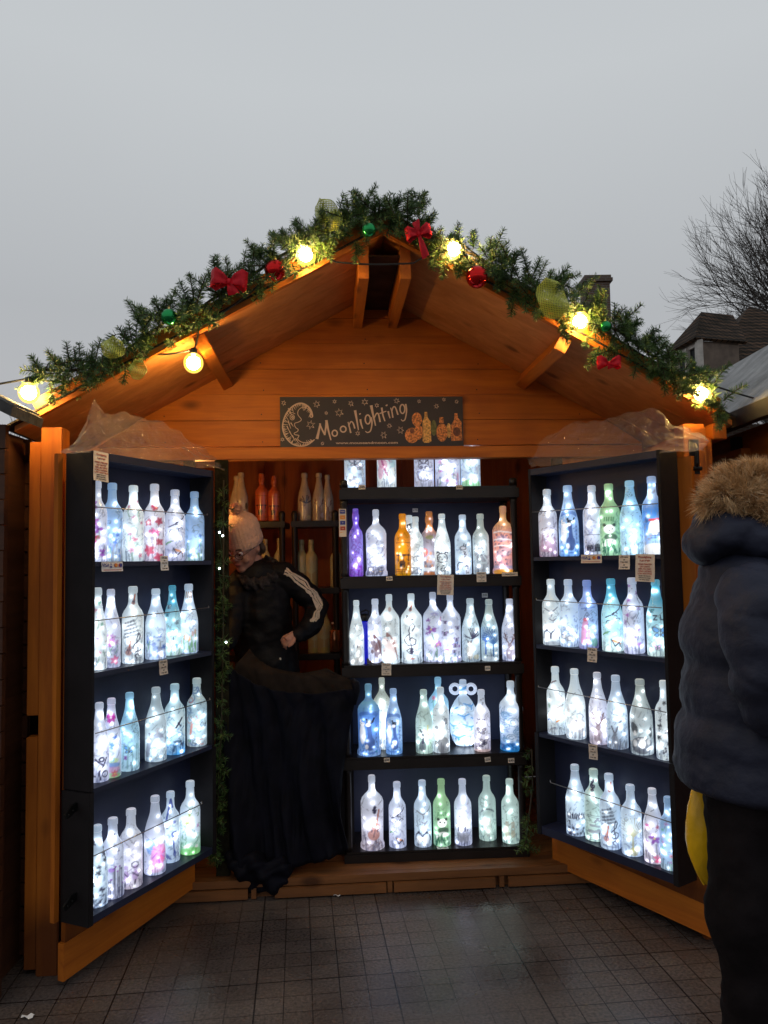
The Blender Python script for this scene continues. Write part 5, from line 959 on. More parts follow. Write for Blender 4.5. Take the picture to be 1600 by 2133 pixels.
# sprigs hanging down beside the opening
def hang(pts,Yd,seed,label,n,L=.07):
    fr=Fir(seed); P=np.array([atY(x,y,Yd) for x,y in pts]); fr.st.tube([tuple(p) for p in P],.004,5); r=fr.r
    for i in range(n):
        t_=r.rand()*(len(P)-1); k=int(t_); p=P[k]*(1-t_+k)+P[min(k+1,len(P)-1)]*(t_-k); a=r.uniform(0,2*PI); fr.sprig(p,(math.cos(a),-.3+math.sin(a)*.5,r.uniform(-1.1,.3)),r.uniform(.6,1.1)*L,dens=700,droop=.5)
    return fr.build('fir_garland',label,'garland')
hang([(466,1000),(465,1300),(462,1500),(455,1640),(448,1790)],3.565,8,'thin fir garland hanging beside the rear edge of the left cabinet',120,.045)
hang([(1108,1560),(1110,1640),(1100,1720),(1096,1770)],3.70,9,'short fir sprigs hanging beside the lower right of the shelving unit',16)
fl_=empty('fairy_lights',(0,0,0),label='tiny white lights on the garland beside the rear edge of the left cabinet',cat='string lights')
led=mat('tiny_led',(1,1,1),.3,noise=.02,emis=(.75,.95,1),es=12)
MB().tube([tuple(atY(x,y,3.545)) for x,y in ((464,1060),(457,1110),(463,1150),(456,1185),(463,1260),(466,1330),(472,1340))],.0012,5).build('cable',mat('green_flex',(.02,.05,.02),.5,noise=.1),fl_)
for x,y in ((457,1109),(464,1116),(457,1184),(471,1338)): MB().sphere(tuple(atY(x,y,3.535)),.0045,8,6).build('led',led,fl_)

# ------------------------------------------------------------------ ornaments on the garland
redg=mat('red_bauble',(.55,.012,.012),.08,noise=.05,metal=.85); grng=mat('green_bauble',(.02,.28,.08),.12,noise=.05,metal=.8); goldm=mat('gold_cap',(.7,.5,.2),.3,metal=1,noise=.05)
def bauble(px,py,r_,m_,label,ly=-.15):
    c=empty('bauble',tuple(w3(px,py,ly)),label=label,cat='bauble',group='shiny baubles on the garland')
    MB().sphere((0,0,0),r_,28,18).build('ball',m_,c,smooth=True); k=MB().lathe([(r_*.16,r_*.97),(r_*.18,r_*1.0),(r_*.16,r_*1.16)],10); k.tube([(0,0,r_*1.1),(r_*.1,0,r_*1.3),(0,0,r_*1.4),(-r_*.1,0,r_*1.3),(0,0,r_*1.1)],.0008,5); k.build('cap',goldm,c)
bauble(994,577,.043,redg,'large shiny red bauble on the right slope below the bulb')
bauble(573,563,.040,redg,'shiny red bauble beside the red bow on the left slope',-.12)
bauble(769,479,.027,grng,'shiny green bauble near the roof peak')
bauble(352,660,.030,grng,'green bauble on the lower left slope')
bauble(1262,680,.022,grng,'small green bauble right of the bulb on the right slope',-.13)
redr=mat('red_ribbon',(.62,.010,.022),.5,noise=.15,scale=12,spec=.2)
def loft(m,rows):   # rows of points -> sheet with thickness
    n=len(rows[0]); V=[p for r in rows for p in r]; f=[(i*n+j,i*n+j+1,(i+1)*n+j+1,(i+1)*n+j) for i in range(len(rows)-1) for j in range(n-1)]; m.add(V,f)
def strip(m,pts,w,wd=(0,0,1),tw=0):
    wd=Vector(wd); rows=[]
    for i,p in enumerate(pts):
        p=Vector(p); t_=i/(len(pts)-1); a=wd.normalized(); ww=w[i] if hasattr(w,'__len__') else w; fold=.006*math.sin(i*2.1)
        rows.append([p-a*ww/2,p-a*ww/4+Vector((0,-.004+fold,0)),p+Vector((0,.003,0)),p+a*ww/4+Vector((0,-.004-fold,0)),p+a*ww/2])
    loft(m,rows)
def bow(px,py,k,label,rot=0,ly=-.15,tails=((-1.2,-1.2),(1.0,-1.6))):
    c=empty('ribbon_bow',tuple(w3(px,py,ly)),label=label,cat='bow',group='red ribbon bows on the garland'); M=Matrix.Rotation(rot,4,'Y')
    for s in (-1,1):
        m=MB(); pts=[M@Vector((s*x*k,-y*k,z*k)) for x,y,z in ((0,0,0),(.3,.35,.12),(.75,.45,.2),(1.05,.1,.12),(.8,-.25,-.02),(.35,-.15,0),(0,0,0))]
        strip(m,pts,[.25*k,.6*k,.95*k,1.0*k,.9*k,.5*k,.25*k],M@Vector((0,0,1))); m.build('loop',redr,c,smooth=True)
    for (tx,tz) in tails:
        m=MB(); strip(m,[M@Vector((tx*k*t_,-.05*k-.1*k*math.sin(3*t_),tz*k*t_)) for t_ in (0,.25,.5,.75,1)],[.2*k,.35*k,.5*k,.6*k,.65*k],M@Vector((1,0,.3))); m.build('tail',redr,c,smooth=True)
    MB().sphere((0,-.1*k,0),.2*k,10,8,sc=(.8,.8,1)).build('knot',redr,c,smooth=True)
bow(478,588,.066,'red ribbon bow on the left slope of the roof',.1,tails=((-.9,-.3),(.35,-.7)))
bow(872,488,.048,'red ribbon bow with long tail right of the roof peak',-.2,tails=((.15,-2.0),(.0,1.1)))
bow(1268,758,.045,'small dark red ribbon low on the right slope',0,tails=((-1.1,-.2),(.2,-.4)))
mesh_m=bpy.data.materials.new('lime_gauze'); mesh_m.use_nodes=True; t=mesh_m.node_tree; b=t.nodes['Principled BSDF']; b.inputs['Base Color'].default_value=(.50,.52,.06,1); b.inputs['Roughness'].default_value=.5
tcg=N(t,'ShaderNodeTexCoord'); bk=N(t,'ShaderNodeTexBrick'); bk.offset=0; bk.inputs['Scale'].default_value=1; bk.inputs['Brick Width'].default_value=.0060; bk.inputs['Row Height'].default_value=.0060; bk.inputs['Mortar Size'].default_value=.0014; bk.inputs['Mortar Smooth'].default_value=.1
cx=N(t,'ShaderNodeSeparateXYZ'); cb=N(t,'ShaderNodeCombineXYZ'); t.links.new(tcg.outputs['Object'],cx.inputs[0]); t.links.new(cx.outputs[0],cb.inputs[0]); t.links.new(cx.outputs[2],cb.inputs[1]); t.links.new(cb.outputs[0],bk.inputs['Vector'])
mr=N(t,'ShaderNodeMapRange'); mr.inputs['To Min'].default_value=.22; mr.inputs['To Max'].default_value=.95; t.links.new(bk.outputs['Fac'],mr.inputs[0]); t.links.new(mr.outputs[0],b.inputs['Alpha'])
def gauze(outline_c,rx,rz,rot,label,curl=.5,ly=-.16):
    c=empty('gauze_ribbon',tuple(w3(*outline_c,ly)),label=label,cat='ribbon',group='lime gauze ribbons in the garland'); m=MB(); rows=[]; M=Matrix.Rotation(rot,4,'Y')
    for i in range(13):
        u=-1+2*i/12; w_=math.sqrt(max(0,1-abs(u)**2.2))*rx+.001; rows.append([M@Vector((v*w_,-curl*rx*(1-(v*.8)**2)+.01*math.sin(5*u+v*2),u*rz)) for v in (-1,-.6,-.2,.2,.6,1)])
    loft(m,rows); m.build('gauze',mesh_m,c,smooth=True); MB().tube([r[0] for r in rows],.0012,5).tube([r[-1] for r in rows],.0012,5).build('wired_edge',mat('lime_edge',(.30,.36,.06),.5,noise=.1),c)
gauze((1149,626),.055,.082,-.35,'lime gauze ribbon loop on the right slope beside a bulb',.7)
gauze((238,728),.042,.04,.3,'lime gauze ribbon curl on the lower left slope',.9)
gauze((288,771),.03,.038,-.1,'small lime gauze leaf hanging below the left garland',.5)
gauze((685,450),.045,.07,-.5,'pale lime gauze ribbon sticking up left of the roof peak',.4,-.1)

# ------------------------------------------------------------------ dim back shelves inside the hut
def dim(px,py0,py1,wpx,Yd,kind,pal,ds,label,zs=None):
    fr=frame((0,Yd,0),0); x,_=loc(fr,px,py1,0); z=loc(fr,px,py0,0)[1]
    bottle(fr,px,py1,wpx,z,0,kind,pal,ds,label,'unlit painted bottles on the back shelves',lit=0,nleds=0)
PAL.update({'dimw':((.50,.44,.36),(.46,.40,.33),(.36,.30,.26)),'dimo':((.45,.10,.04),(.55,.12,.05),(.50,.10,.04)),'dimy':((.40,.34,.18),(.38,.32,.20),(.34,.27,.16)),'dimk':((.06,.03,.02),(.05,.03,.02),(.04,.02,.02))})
YB=4.50
def cp_(px,py,Y=YB): return atY(px,py,Y)
for nm,(xa,xb),lv in (('l',(430,596),((1086,1098),(1224,1236),(1360,1372))),('r',(608,706),((1086,1098),(1224,1236),(1360,1372)))):
    A=cp_(xa,1086); B=cp_(xb,1086); c=empty('back_shelf',(float(A[0]),YB-.06,.09),0,label=('black plastic back shelf behind the shopkeeper\'s hat' if nm=='l' else 'black plastic back shelf between the shopkeeper and the lit unit'),cat='shelving unit')
    Wd=float(B[0]-A[0])
    for y0,y1 in lv:
        z=float(cp_(650,y0)[2])-.09; MB().box((0,0,z-.035),(Wd,.24,z)).build('shelf',unit_black,c,bevel=.004)
    for x in (.02,Wd-.02):
        MB().lathe([(.022,0),(.018,.02),(.018,1.68),(.02,1.70),(.012,1.715)],12,c=(x,.03,0)).build('upright',unit_black,c,smooth=True)
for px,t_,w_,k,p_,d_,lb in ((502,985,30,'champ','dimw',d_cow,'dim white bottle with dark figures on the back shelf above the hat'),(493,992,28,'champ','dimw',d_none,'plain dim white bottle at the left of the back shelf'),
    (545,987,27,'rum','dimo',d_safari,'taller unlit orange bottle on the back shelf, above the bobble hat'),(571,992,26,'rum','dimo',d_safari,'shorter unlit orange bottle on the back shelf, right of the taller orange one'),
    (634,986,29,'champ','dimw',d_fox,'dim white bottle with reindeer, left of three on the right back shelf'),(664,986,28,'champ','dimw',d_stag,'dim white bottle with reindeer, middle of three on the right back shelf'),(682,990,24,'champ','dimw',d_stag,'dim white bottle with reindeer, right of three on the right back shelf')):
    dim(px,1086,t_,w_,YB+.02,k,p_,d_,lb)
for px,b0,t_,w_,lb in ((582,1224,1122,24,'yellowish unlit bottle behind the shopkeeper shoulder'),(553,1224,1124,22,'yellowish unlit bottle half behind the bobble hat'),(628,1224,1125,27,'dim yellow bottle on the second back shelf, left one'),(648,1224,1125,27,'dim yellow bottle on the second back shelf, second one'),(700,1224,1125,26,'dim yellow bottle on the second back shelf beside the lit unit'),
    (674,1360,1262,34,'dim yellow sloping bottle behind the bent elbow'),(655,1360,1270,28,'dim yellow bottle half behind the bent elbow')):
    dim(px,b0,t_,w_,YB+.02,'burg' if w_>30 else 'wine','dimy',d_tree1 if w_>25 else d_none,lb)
w=atY(698,1358,YB-.03); c=empty('spray_flask',tuple(w),label='copper coloured glass spray flask on the lowest back shelf',cat='flask')
cop=mat('copper_glass',(.45,.20,.10),.12,metal=.7,noise=.2,scale=30)
MB().lathe([(.028,0),(.032,.004),(.032,.12),(.027,.128),(.012,.13)],18).build('flask_body',cop,c,smooth=True); MB().lathe([(.012,.131),(.012,.145),(.006,.148),(.006,.16)],12).box((-.018,-.006,.16),(.012,.006,.172)).build('spray_head',cop,c)
# white bottle the shopkeeper is handling, mostly behind the left cabinet

# ------------------------------------------------------------------ black cloth and counter
from mathutils import noise as mn
def cloth(name,rows,mt,label,cat,th=.004,nx=60,nz=50,fold=.02,seed=1,kind=None):
    """rows: list of (y_left,x_left,y_right,x_right,depth) photo points giving the left and right edge at each level"""
    rg=random.Random(seed); ph=[rg.uniform(0,6) for _ in range(8)]; V=[]
    for j in range(nz+1):
        t_=j/nz*(len(rows)-1); k=min(int(t_),len(rows)-2); f=t_-k; a=[rows[k][i]*(1-f)+rows[k+1][i]*f for i in range(5)]
        L_=atY(a[1],a[0],a[4]); R_=atY(a[3],a[2],a[4])
        for i in range(nx+1):
            u=i/nx; p=L_*(1-u)+R_*u; q=j/nz
            d=fold*(2.3*mn.noise(Vector((u*6.5-q*1.8,q*1.3,seed*3.1)))+1.3*mn.noise(Vector((u*15-q*3.5,q*2.2,seed*5.7)))+.5*mn.noise(Vector((u*30,q*7,seed))))*(.4+.6*q)
            sag=-.075*math.sin(PI*u**.8)*(1-q)**3-(.05*math.sin(PI*u*1.0)*(q**4))
            V.append((p[0]+.3*d,p[1]+d,p[2]+sag))
    n=nx+1; f=[(j*n+i,j*n+i+1,(j+1)*n+i+1,(j+1)*n+i) for j in range(nz) for i in range(nx)]
    m=MB(); m.add(V,f); o=m.build(name,mt,None,smooth=True,label=label,cat=cat); sol=o.modifiers.new('s','SOLIDIFY'); sol.thickness=th; return o
velvet=mat('black_velvet',(.0040,.0040,.0085),.7,noise=.4,scale=14,spec=.12)
cloth('black_cloth',[(1384,474,1434,742,3.60),(1440,472,1470,737,3.60),(1500,470,1530,724,3.60),(1600,468,1620,712,3.60),(1700,466,1700,713,3.60),(1790,462,1775,722,3.60)],velvet,'long black velvet cloth hanging in the hut opening below the shopkeeper','cloth',fold=.034)
cloth('counter_cover',[(1352,520,1392,680,3.72),(1385,490,1418,732,3.67),(1450,480,1450,742,3.64)],mat('grey_brown_cloth',(.018,.013,.011),.9,noise=.3,scale=20,spec=.1),'dark grey brown cloth draped over the counter above the black cloth','cloth',fold=.008,nz=16,seed=3)
ct=MB().box((-.36,.0,.0),(.30,.35,.72)).build('counter_body',cab_black); c=empty('counter',(-.47,3.80,.09),PSI,label='dark sales counter hidden under the black cloth',cat='counter'); ct.parent=c
# knotted end of the cloth over the corner of the unit
m=MB(); P0=atY(741,1430,3.60); m.tube([tuple(atY(735,1418,3.62)),tuple(atY(741,1425,3.60)),tuple(atY(743,1440,3.6)),tuple(atY(740,1468,3.6))],[.014,.019,.017,.006],10); m.build('cloth_knot',velvet,bpy.data.objects['black_cloth'],smooth=True)
# heap of cloth on the threshold
def remesh(m,name,mt,parent,vox,sm=3,fn=None,**k):
    o=m.build(name,mt,parent); md=o.modifiers.new('r','REMESH'); md.mode='VOXEL'; md.voxel_size=vox; md.use_smooth_shade=True
    s2=o.modifiers.new('s','SMOOTH'); s2.factor=.6; s2.iterations=sm
    bpy.context.view_layer.update(); me=bpy.data.meshes.new_from_object(o.evaluated_get(bpy.context.evaluated_depsgraph_get())); old=o.data; o.modifiers.clear(); o.data=me; bpy.data.meshes.remove(old)
    if fn:
        n=len(me.vertices); co=np.empty(n*3,np.float32); me.vertices.foreach_get('co',co); nn=np.empty(n*3,np.float32); me.vertices.foreach_get('normal',nn); co=co.reshape(-1,3); nn=nn.reshape(-1,3); co=fn(co,nn); me.vertices.foreach_set('co',co.astype(np.float32).ravel()); me.update()
    if not len(me.materials): me.materials.append(mt)
    for q in me.polygons: q.use_smooth=True
    for a,b_ in k.items(): o[a]=b_
    return o
m=MB()
for x,y,r_ in ((505,1800,.07),(530,1808,.08),(560,1818,.08),(575,1835,.06),(545,1842,.055),(590,1808,.05),(485,1795,.05)): m.sphere(tuple(atY(x,y,3.57)),r_,12,8,sc=(1,.8,.75))
def rumple(co,nn): 
    d=.012*np.sin(co[:,0:1]*60+co[:,2:3]*40)+.008*np.sin(co[:,2:3]*90-co[:,0:1]*50+co[:,1:2]*70); return co+nn*d
hp=remesh(m,'cloth_heap',velvet,bpy.data.objects['black_cloth'],.012,3,rumple)

# ------------------------------------------------------------------ people
from mathutils import noise as mn
def fno(co,sc_,amp): return np.array([mn.noise(Vector((float(c[0])*sc_,float(c[1])*sc_,float(c[2])*sc_*1.4))) for c in co])[:,None]*amp
def limb(m,pts,rad,sc=None):
    m.tube(pts,rad,16)
    for p,r_ in zip(pts,rad): m.sphere(tuple(p),r_*.995,16,10)
skin=mat('skin',(.46,.22,.15),.5,noise=.08,scale=30); skin_d=mat('lips',(.35,.10,.09),.45,noise=.05); eye_w=mat('eye_white',(.7,.68,.65),.2,noise=.02); eye_d=mat('eye_dark',(.03,.02,.015),.15,noise=.02)
jacket=mat('black_jacket',(.006,.005,.006),.6,noise=.25,scale=9,bump=.3,bscale=60,spec=.18)
hair_m=mat('brown_hair',(.06,.035,.02),.6,noise=.4,scale=60,stretch=(1,1,.1))
sk=empty('person',tuple(atY(548,1800,3.97)*[1,1,0]+np.array([0,0,.09])),label='shopkeeper in pale bobble hat and glasses bending over bottles inside the hut',cat='person'); SB=np.array(sk.location)
def q(px,py,Y): return tuple(atY(px,py,Y)-SB)
HC=np.array(q(509,1140,3.90)); HM=Matrix.Translation(HC)@Matrix.Rotation(math.radians(-24),4,'Z')@Matrix.Rotation(math.radians(27),4,'X')   # head looks to the photo's left and down
m=MB()
def hs(c,r_,sc): 
    b_=MB().sphere((0,0,0),r_,20,14,sc=sc); m.add([HM@(Vector(v)+Vector(c)) for v in b_.v],b_.f)
hs((0,0,.02),.095,(.80,1,1)); hs((0,-.035,-.045),.062,(.88,.9,1.0)); hs((0,-.075,-.085),.024,(1.1,.8,.8)); hs((0,-.098,-.018),.0135,(.85,1.1,.9)); hs((0,-.092,.004),.010,(.8,1,1.8))
for s in (-1,1): hs((s*.076,.005,-.01),.02,(.4,.8,1.3)); hs((s*.035,-.068,-.035),.026,(1,.7,.9)); hs((s*.028,-.083,.022),.014,(1.5,.6,.5))
hs((0,-.090,-.052),.012,(1.7,.7,.5))
nk=HM@Vector((0,.03,-.06)); chest=q(545,1225,3.99)
limb(m,[tuple(nk),q(535,1195,3.98),chest],[.052,.052,.05]); limb(m,[chest,q(552,1300,4.02),q(556,1400,4.04)],[.08,.09,.09])
limb(m,[q(548,1400,4.0),(-.08,.02,.42),(-.08,.03,.06)],[.10,.065,.045]); limb(m,[q(566,1400,4.0),(.09,.03,.42),(.09,.05,.06)],[.10,.065,.045])
limb(m,[q(590,1206,3.99),q(660,1262,4.03),q(628,1318,3.90),q(612,1326,3.85)],[.04,.028,.024,.020]); limb(m,[q(500,1215,3.93),q(482,1300,3.85),q(470,1345,3.72)],[.04,.03,.024])
body=remesh(m,'body',skin,sk,.006,2)
# hands: palm, four fingers, thumb
def hand(o,base,dirv,up,k,curl):
    m=MB(); K_h=k; d=Vector(dirv).normalized(); u=Vector(up); u=(u-d*u.dot(d)).normalized(); s=d.cross(u); b=Vector(base)
    m.tube([b-d*.02,b+d*.035,b+d*.075],[.022,.028,.026],12); m.sphere(b+d*.05+s*.008,.026,12,8); m.sphere(b+d*.055-s*.014,.024,12,8)
    for i,(off,ln) in enumerate(((-.030,.062),(-.010,.072),(.010,.068),(.029,.052))):
        p=b+d*.075+s*off; a=0; pts=[p-d*.02,p]; 
        for j,f in enumerate((.45,.30,.25)): a+=curl*(.8+.1*i); p=p+(d*math.cos(a)-u*math.sin(a))*ln*f; pts.append(p)
        m.tube(pts,[.0095,.0095,.0088,.008,.0062],10); m.sphere(pts[-1],.0062,8,6)
    p=b+d*.02-s*.026; pts=[p,p-s*.022+d*.022,p-s*.028+d*.048-u*.006,p-s*.022+d*.066-u*.014]; m.tube(pts,[.014,.0115,.0095,.007],10); m.sphere(pts[-1],.007,8,6)
    m.v=[tuple(b+(Vector(v)-b)*K_h) for v in m.v]
    return remesh(m,'hand',skin,o,.0028,1)
hand(body,q(613,1320,3.85),(-.62,-.35,-.45),(.1,-.7,.7),.72,.75)
m=MB(); 
for s in (-1,1):
    c0=HM@Vector((s*.030,-.0835,.006)); MB().sphere(tuple(c0),.011,12,8).build('eye',eye_w,body,smooth=True); MB().sphere(tuple(HM@Vector((s*.030,-.0925,.002))),.0055,10,6).build('iris',eye_d,body,smooth=True)
    MB().tube([tuple(HM@Vector((s*.030+x,-.094+abs(x)*.15,.0105-abs(x)*.25))) for x in (-.013,-.005,.005,.013)],.0018,6).build('eyelid',skin_d,body); MB().tube([tuple(HM@Vector((s*(.014+x),-.094+x*.2,.026+.004*math.sin(x*90)))) for x in (0,.012,.024,.032)],.003,6).build('eyebrow',hair_m,body)
MB().tube([tuple(HM@Vector((x,-.0985+abs(x)*.25,-.052))) for x in (-.02,-.01,0,.01,.02)],[.002,.0038,.0042,.0038,.002],8).build('mouth',skin_d,body,smooth=True)
gl_=mat('spectacle_frame',(.03,.02,.02),.25,noise=.1); m=MB()
for s in (-1,1):
    m.tube([tuple(HM@Vector((s*.034+.024*math.cos(a),-.108-.002*math.cos(a)*s,.000+.016*math.sin(a)))) for a in [i*PI/10 for i in range(21)]],.0016,6); m.tube([tuple(HM@Vector((s*.058,-.106,.004))),tuple(HM@Vector((s*.078,-.04,.010))),tuple(HM@Vector((s*.080,.0,.008)))],.0016,6)
m.tube([tuple(HM@Vector((x,-.111,.004))) for x in (-.011,0,.011)],.0016,6); m.build('glasses',gl_,sk,smooth=True)
# bobble hat: ribbed knit with turned-up cuff
hatm=mat('pale_pink_knit',(.64,.37,.26),.9,noise=.12,scale=60,bump=.4,bscale=150,sheen=.3)
m=MB(); nh=96; prf=[(.100,-.012),(.104,-.005),(.105,.030),(.1025,.036),(.102,.040),(.1045,.065),(.101,.095),(.088,.122),(.062,.145),(.03,.158),(.004,.162)]; V=[];
for r_,z in prf:
    for k in range(nh): 
        a=2*PI*k/nh; rr_=r_*(1+.020*math.sin(a*32)) ; V.append(HM@Vector((rr_*math.cos(a)*.88,rr_*math.sin(a)*1.02+.012,z+.022)))
fsx=[(i*nh+k,i*nh+(k+1)%nh,(i+1)*nh+(k+1)%nh,(i+1)*nh+k) for i in range(len(prf)-1) for k in range(nh)]; m.add(V,fsx)
hat=m.build('bobble_hat',hatm,sk,smooth=True); sd_=hat.modifiers.new('s','SOLIDIFY'); sd_.thickness=.005
pc=HM@Vector((0,.02,.200)); rg=random.Random(3); m=MB().sphere(tuple(pc),.026,14,10)
for i in range(900):
    v=Vector((rg.gauss(0,1),rg.gauss(0,1),rg.gauss(0,1))).normalized(); a=pc+v*.02; e_=pc+v*rg.uniform(.033,.042)+Vector((rg.gauss(0,.003),rg.gauss(0,.003),rg.gauss(0,.003))); s_=v.orthogonal().normalized()*.0022; m.add([a-s_,a+s_,e_],[(0,1,2)])
m.build('pompom',hatm,hat)
m=MB()
for s in (-1,1): m.tube([tuple(HM@Vector((s*.060,.045,.0))),tuple(HM@Vector((s*.070,.05,-.03))),tuple(HM@Vector((s*.062,.055,-.06)))],[.022,.020,.014],10)
m.sphere(tuple(HM@Vector((0,.045,-.045))),.058,14,10); remesh(m,'hair',hair_m,sk,.006,2)
# scarf
scm=mat('patterned_scarf',(.006,.005,.006),.8,spec=.1,col2=(.06,.05,.05),scale=34,noise=.1,bump=.3,detail=2); m=MB()
ce=[q(504,1206,3.88),q(516,1216,3.86),q(542,1216,3.88),q(566,1203,3.93),q(574,1182,3.98),q(558,1172,4.02),q(528,1184,4.03),q(506,1198,3.97),q(504,1206,3.88)]
limb(m,ce,[.026,.032,.036,.038,.038,.038,.036,.028,.026]); remesh(m,'scarf',scm,sk,.007,2,lambda co,nn: co+nn*(.005*np.sin(co[:,0:1]*170+co[:,2:3]*120)))
# jacket
m=MB(); limb(m,[q(538,1205,3.97),q(545,1250,4.0),q(550,1320,4.02),q(556,1400,4.03),q(560,1440,4.03)],[.11,.145,.155,.165,.17])
limb(m,[q(560,1200,3.99),q(590,1200,3.99),q(625,1222,4.0),q(662,1262,4.02)],[.085,.078,.068,.060]); limb(m,[q(662,1262,4.02),q(650,1300,3.95),q(632,1318,3.90),q(622,1322,3.86)],[.060,.055,.047,.036]); limb(m,[q(520,1205,3.95),q(495,1225,3.92),q(482,1300,3.84),q(472,1340,3.74)],[.08,.07,.06,.045])
def wr(co,nn):
    x,y,z=co[:,0:1],co[:,1:2],co[:,2:3]; return co+nn*fno(co,9,.016)+nn*fno(co,24,.006)
jk=remesh(m,'jacket',jacket,sk,.009,3,wr)
stm=mat('cream_stripe',(.62,.48,.34),.7,noise=.15,scale=50)
base=[(598,1180,3.93),(618,1192,3.93),(640,1208,3.94),(658,1222,3.945),(672,1236,3.95),(678,1252,3.945),(676,1268,3.93),(670,1280,3.91),(662,1289,3.90)]
for k in range(3):
    pts=[]; rg=random.Random(k)
    for i,(x,y,Y) in enumerate(sm([(a,b) for a,b,_ in base],3)[::1] if False else base):
        nx_,ny_=((-.45,.9) if i<4 else ((-.9,.45) if i<6 else (-.95,-.1))); o_=k*8.0-2; pts.append((x+nx_*o_+rg.uniform(-1,1),y+ny_*o_+rg.uniform(-1,1),Y-.02-.008*k))
    pw=[Vector(q(*p)) for p in pts]; m=MB(); rows=[]
    for i in range(len(pw)-1):
        for s in range(4):
            t_=s/4; rows.append(pw[i]*(1-t_)+pw[i+1]*t_)
    rows.append(pw[-1]); m.tube([tuple(p+Vector((0,.004*math.sin(i*1.7),.0015*math.sin(i*2.3)))) for i,p in enumerate(rows)],.0082,8); st=m.build('sleeve_stripe',stm,jk,smooth=True)
    # lay the stripe on the sleeve
    sw=st.modifiers.new('w','SHRINKWRAP'); sw.target=jk; sw.wrap_method='NEAREST_SURFACEPOINT'; sw.wrap_mode='ABOVE_SURFACE'; sw.offset=.0025
for (x,y,r_,nm) in ((543,1241,.010,'badge'),(562,1206,.006,'badge'),(582,1374,.006,'zip_pull')): MB().sphere(tuple(Vector(q(x,y,3.90 if y<1300 else 3.86))+Vector((0,.03 if y>1215 else 0,0))),r_,10,8,sc=(1,.4,1.1)).build(nm,paper,jk,smooth=True)
m=MB(); limb(m,[q(560,1430,4.03),q(562,1560,4.03)],[.17,.16]); limb(m,[(-.08,.0,.62),(-.08,.03,.08)],[.11,.07]); limb(m,[(.09,.0,.62),(.09,.05,.08)],[.11,.07]); remesh(m,'trousers',mat('dark_trousers',(.012,.011,.014),.8,noise=.3),sk,.014,3)
m=MB(); [ (m.sphere((x,-.03,.05),.06,12,8,sc=(.75,1.9,.75)),m.tube([(x,.04,.05),(x,.04,.16)],[.055,.06],12)) for x in (-.08,.09)]; remesh(m,'boots',blackmetal,sk,.012,2)

# shopper in a parka, seen from behind and to the side
Yp=2.06
cu=empty('person',(float(atY(1560,1500,Yp)[0]),Yp,0),label='shopper in a navy padded parka with fur trimmed hood at the right edge',cat='person'); SB=np.array(cu.location)
navy=mat('navy_parka',(.021,.024,.042),.6,noise=.3,scale=7,bump=.35,bscale=45,spec=.2); trs=mat('black_trousers',(.009,.007,.008),.9,noise=.4,scale=12,bump=.3,bscale=40,spec=.1)
hd=np.array(q(1628,1085,Yp+.02)); HM=Matrix.Translation(hd)@Matrix.Rotation(math.radians(75),4,'Z')@Matrix.Rotation(math.radians(12),4,'X'); m=MB()
hs((0,0,.02),.098,(.80,1,1.05)); hs((0,-.035,-.05),.062,(.88,.9,1)); hs((0,-.075,-.09),.024,(1.1,.8,.8)); hs((0,-.10,-.02),.0135,(.85,1.1,.9)); hs((0,-.094,.002),.010,(.8,1,1.8))
for s in (-1,1): hs((s*.078,.005,-.01),.02,(.4,.8,1.3)); hs((s*.028,-.084,.022),.014,(1.5,.6,.5))
limb(m,[tuple(hd+[0,0,-.06]),q(1590,1190,Yp),q(1570,1260,Yp)],[.06,.062,.08]); limb(m,[q(1560,1260,Yp),q(1550,1450,Yp),q(1550,1600,Yp)],[.11,.10,.10])
limb(m,[q(1590,1600,Yp-.03),q(1585,1850,Yp-.04),q(1590,2200,Yp-.02),(.04,-.02,.07)],[.07,.05,.04,.035]); limb(m,[q(1615,1600,Yp+.1),q(1620,1850,Yp+.12),(.08,.14,.5),(.10,.16,.07)],[.07,.05,.045,.035])
limb(m,[q(1590,1240,Yp-.2),q(1600,1450,Yp-.22),q(1700,1560,Yp-.2)],[.05,.042,.03]); limb(m,[q(1590,1240,Yp+.2),q(1600,1450,Yp+.22),q(1690,1560,Yp+.2)],[.05,.042,.03])
pb=remesh(m,'body',skin,cu,.009,2)
hand(pb,q(1702,1562,Yp-.2),(.8,0,-.5),(.4,0,.8),1,.5); hand(pb,q(1692,1562,Yp+.2),(.8,0,-.5),(.4,0,.8),1,.5)
for s in (-1,1): MB().sphere(tuple(HM@Vector((s*.030,-.086,.006))),.011,12,8).build('eye',eye_w,pb,smooth=True); MB().sphere(tuple(HM@Vector((s*.030,-.095,.005))),.0055,8,6).build('iris',eye_d,pb,smooth=True)
MB().tube([tuple(HM@Vector((x,-.10+abs(x)*.25,-.055))) for x in (-.02,0,.02)],.0035,6).build('mouth',skin_d,pb)
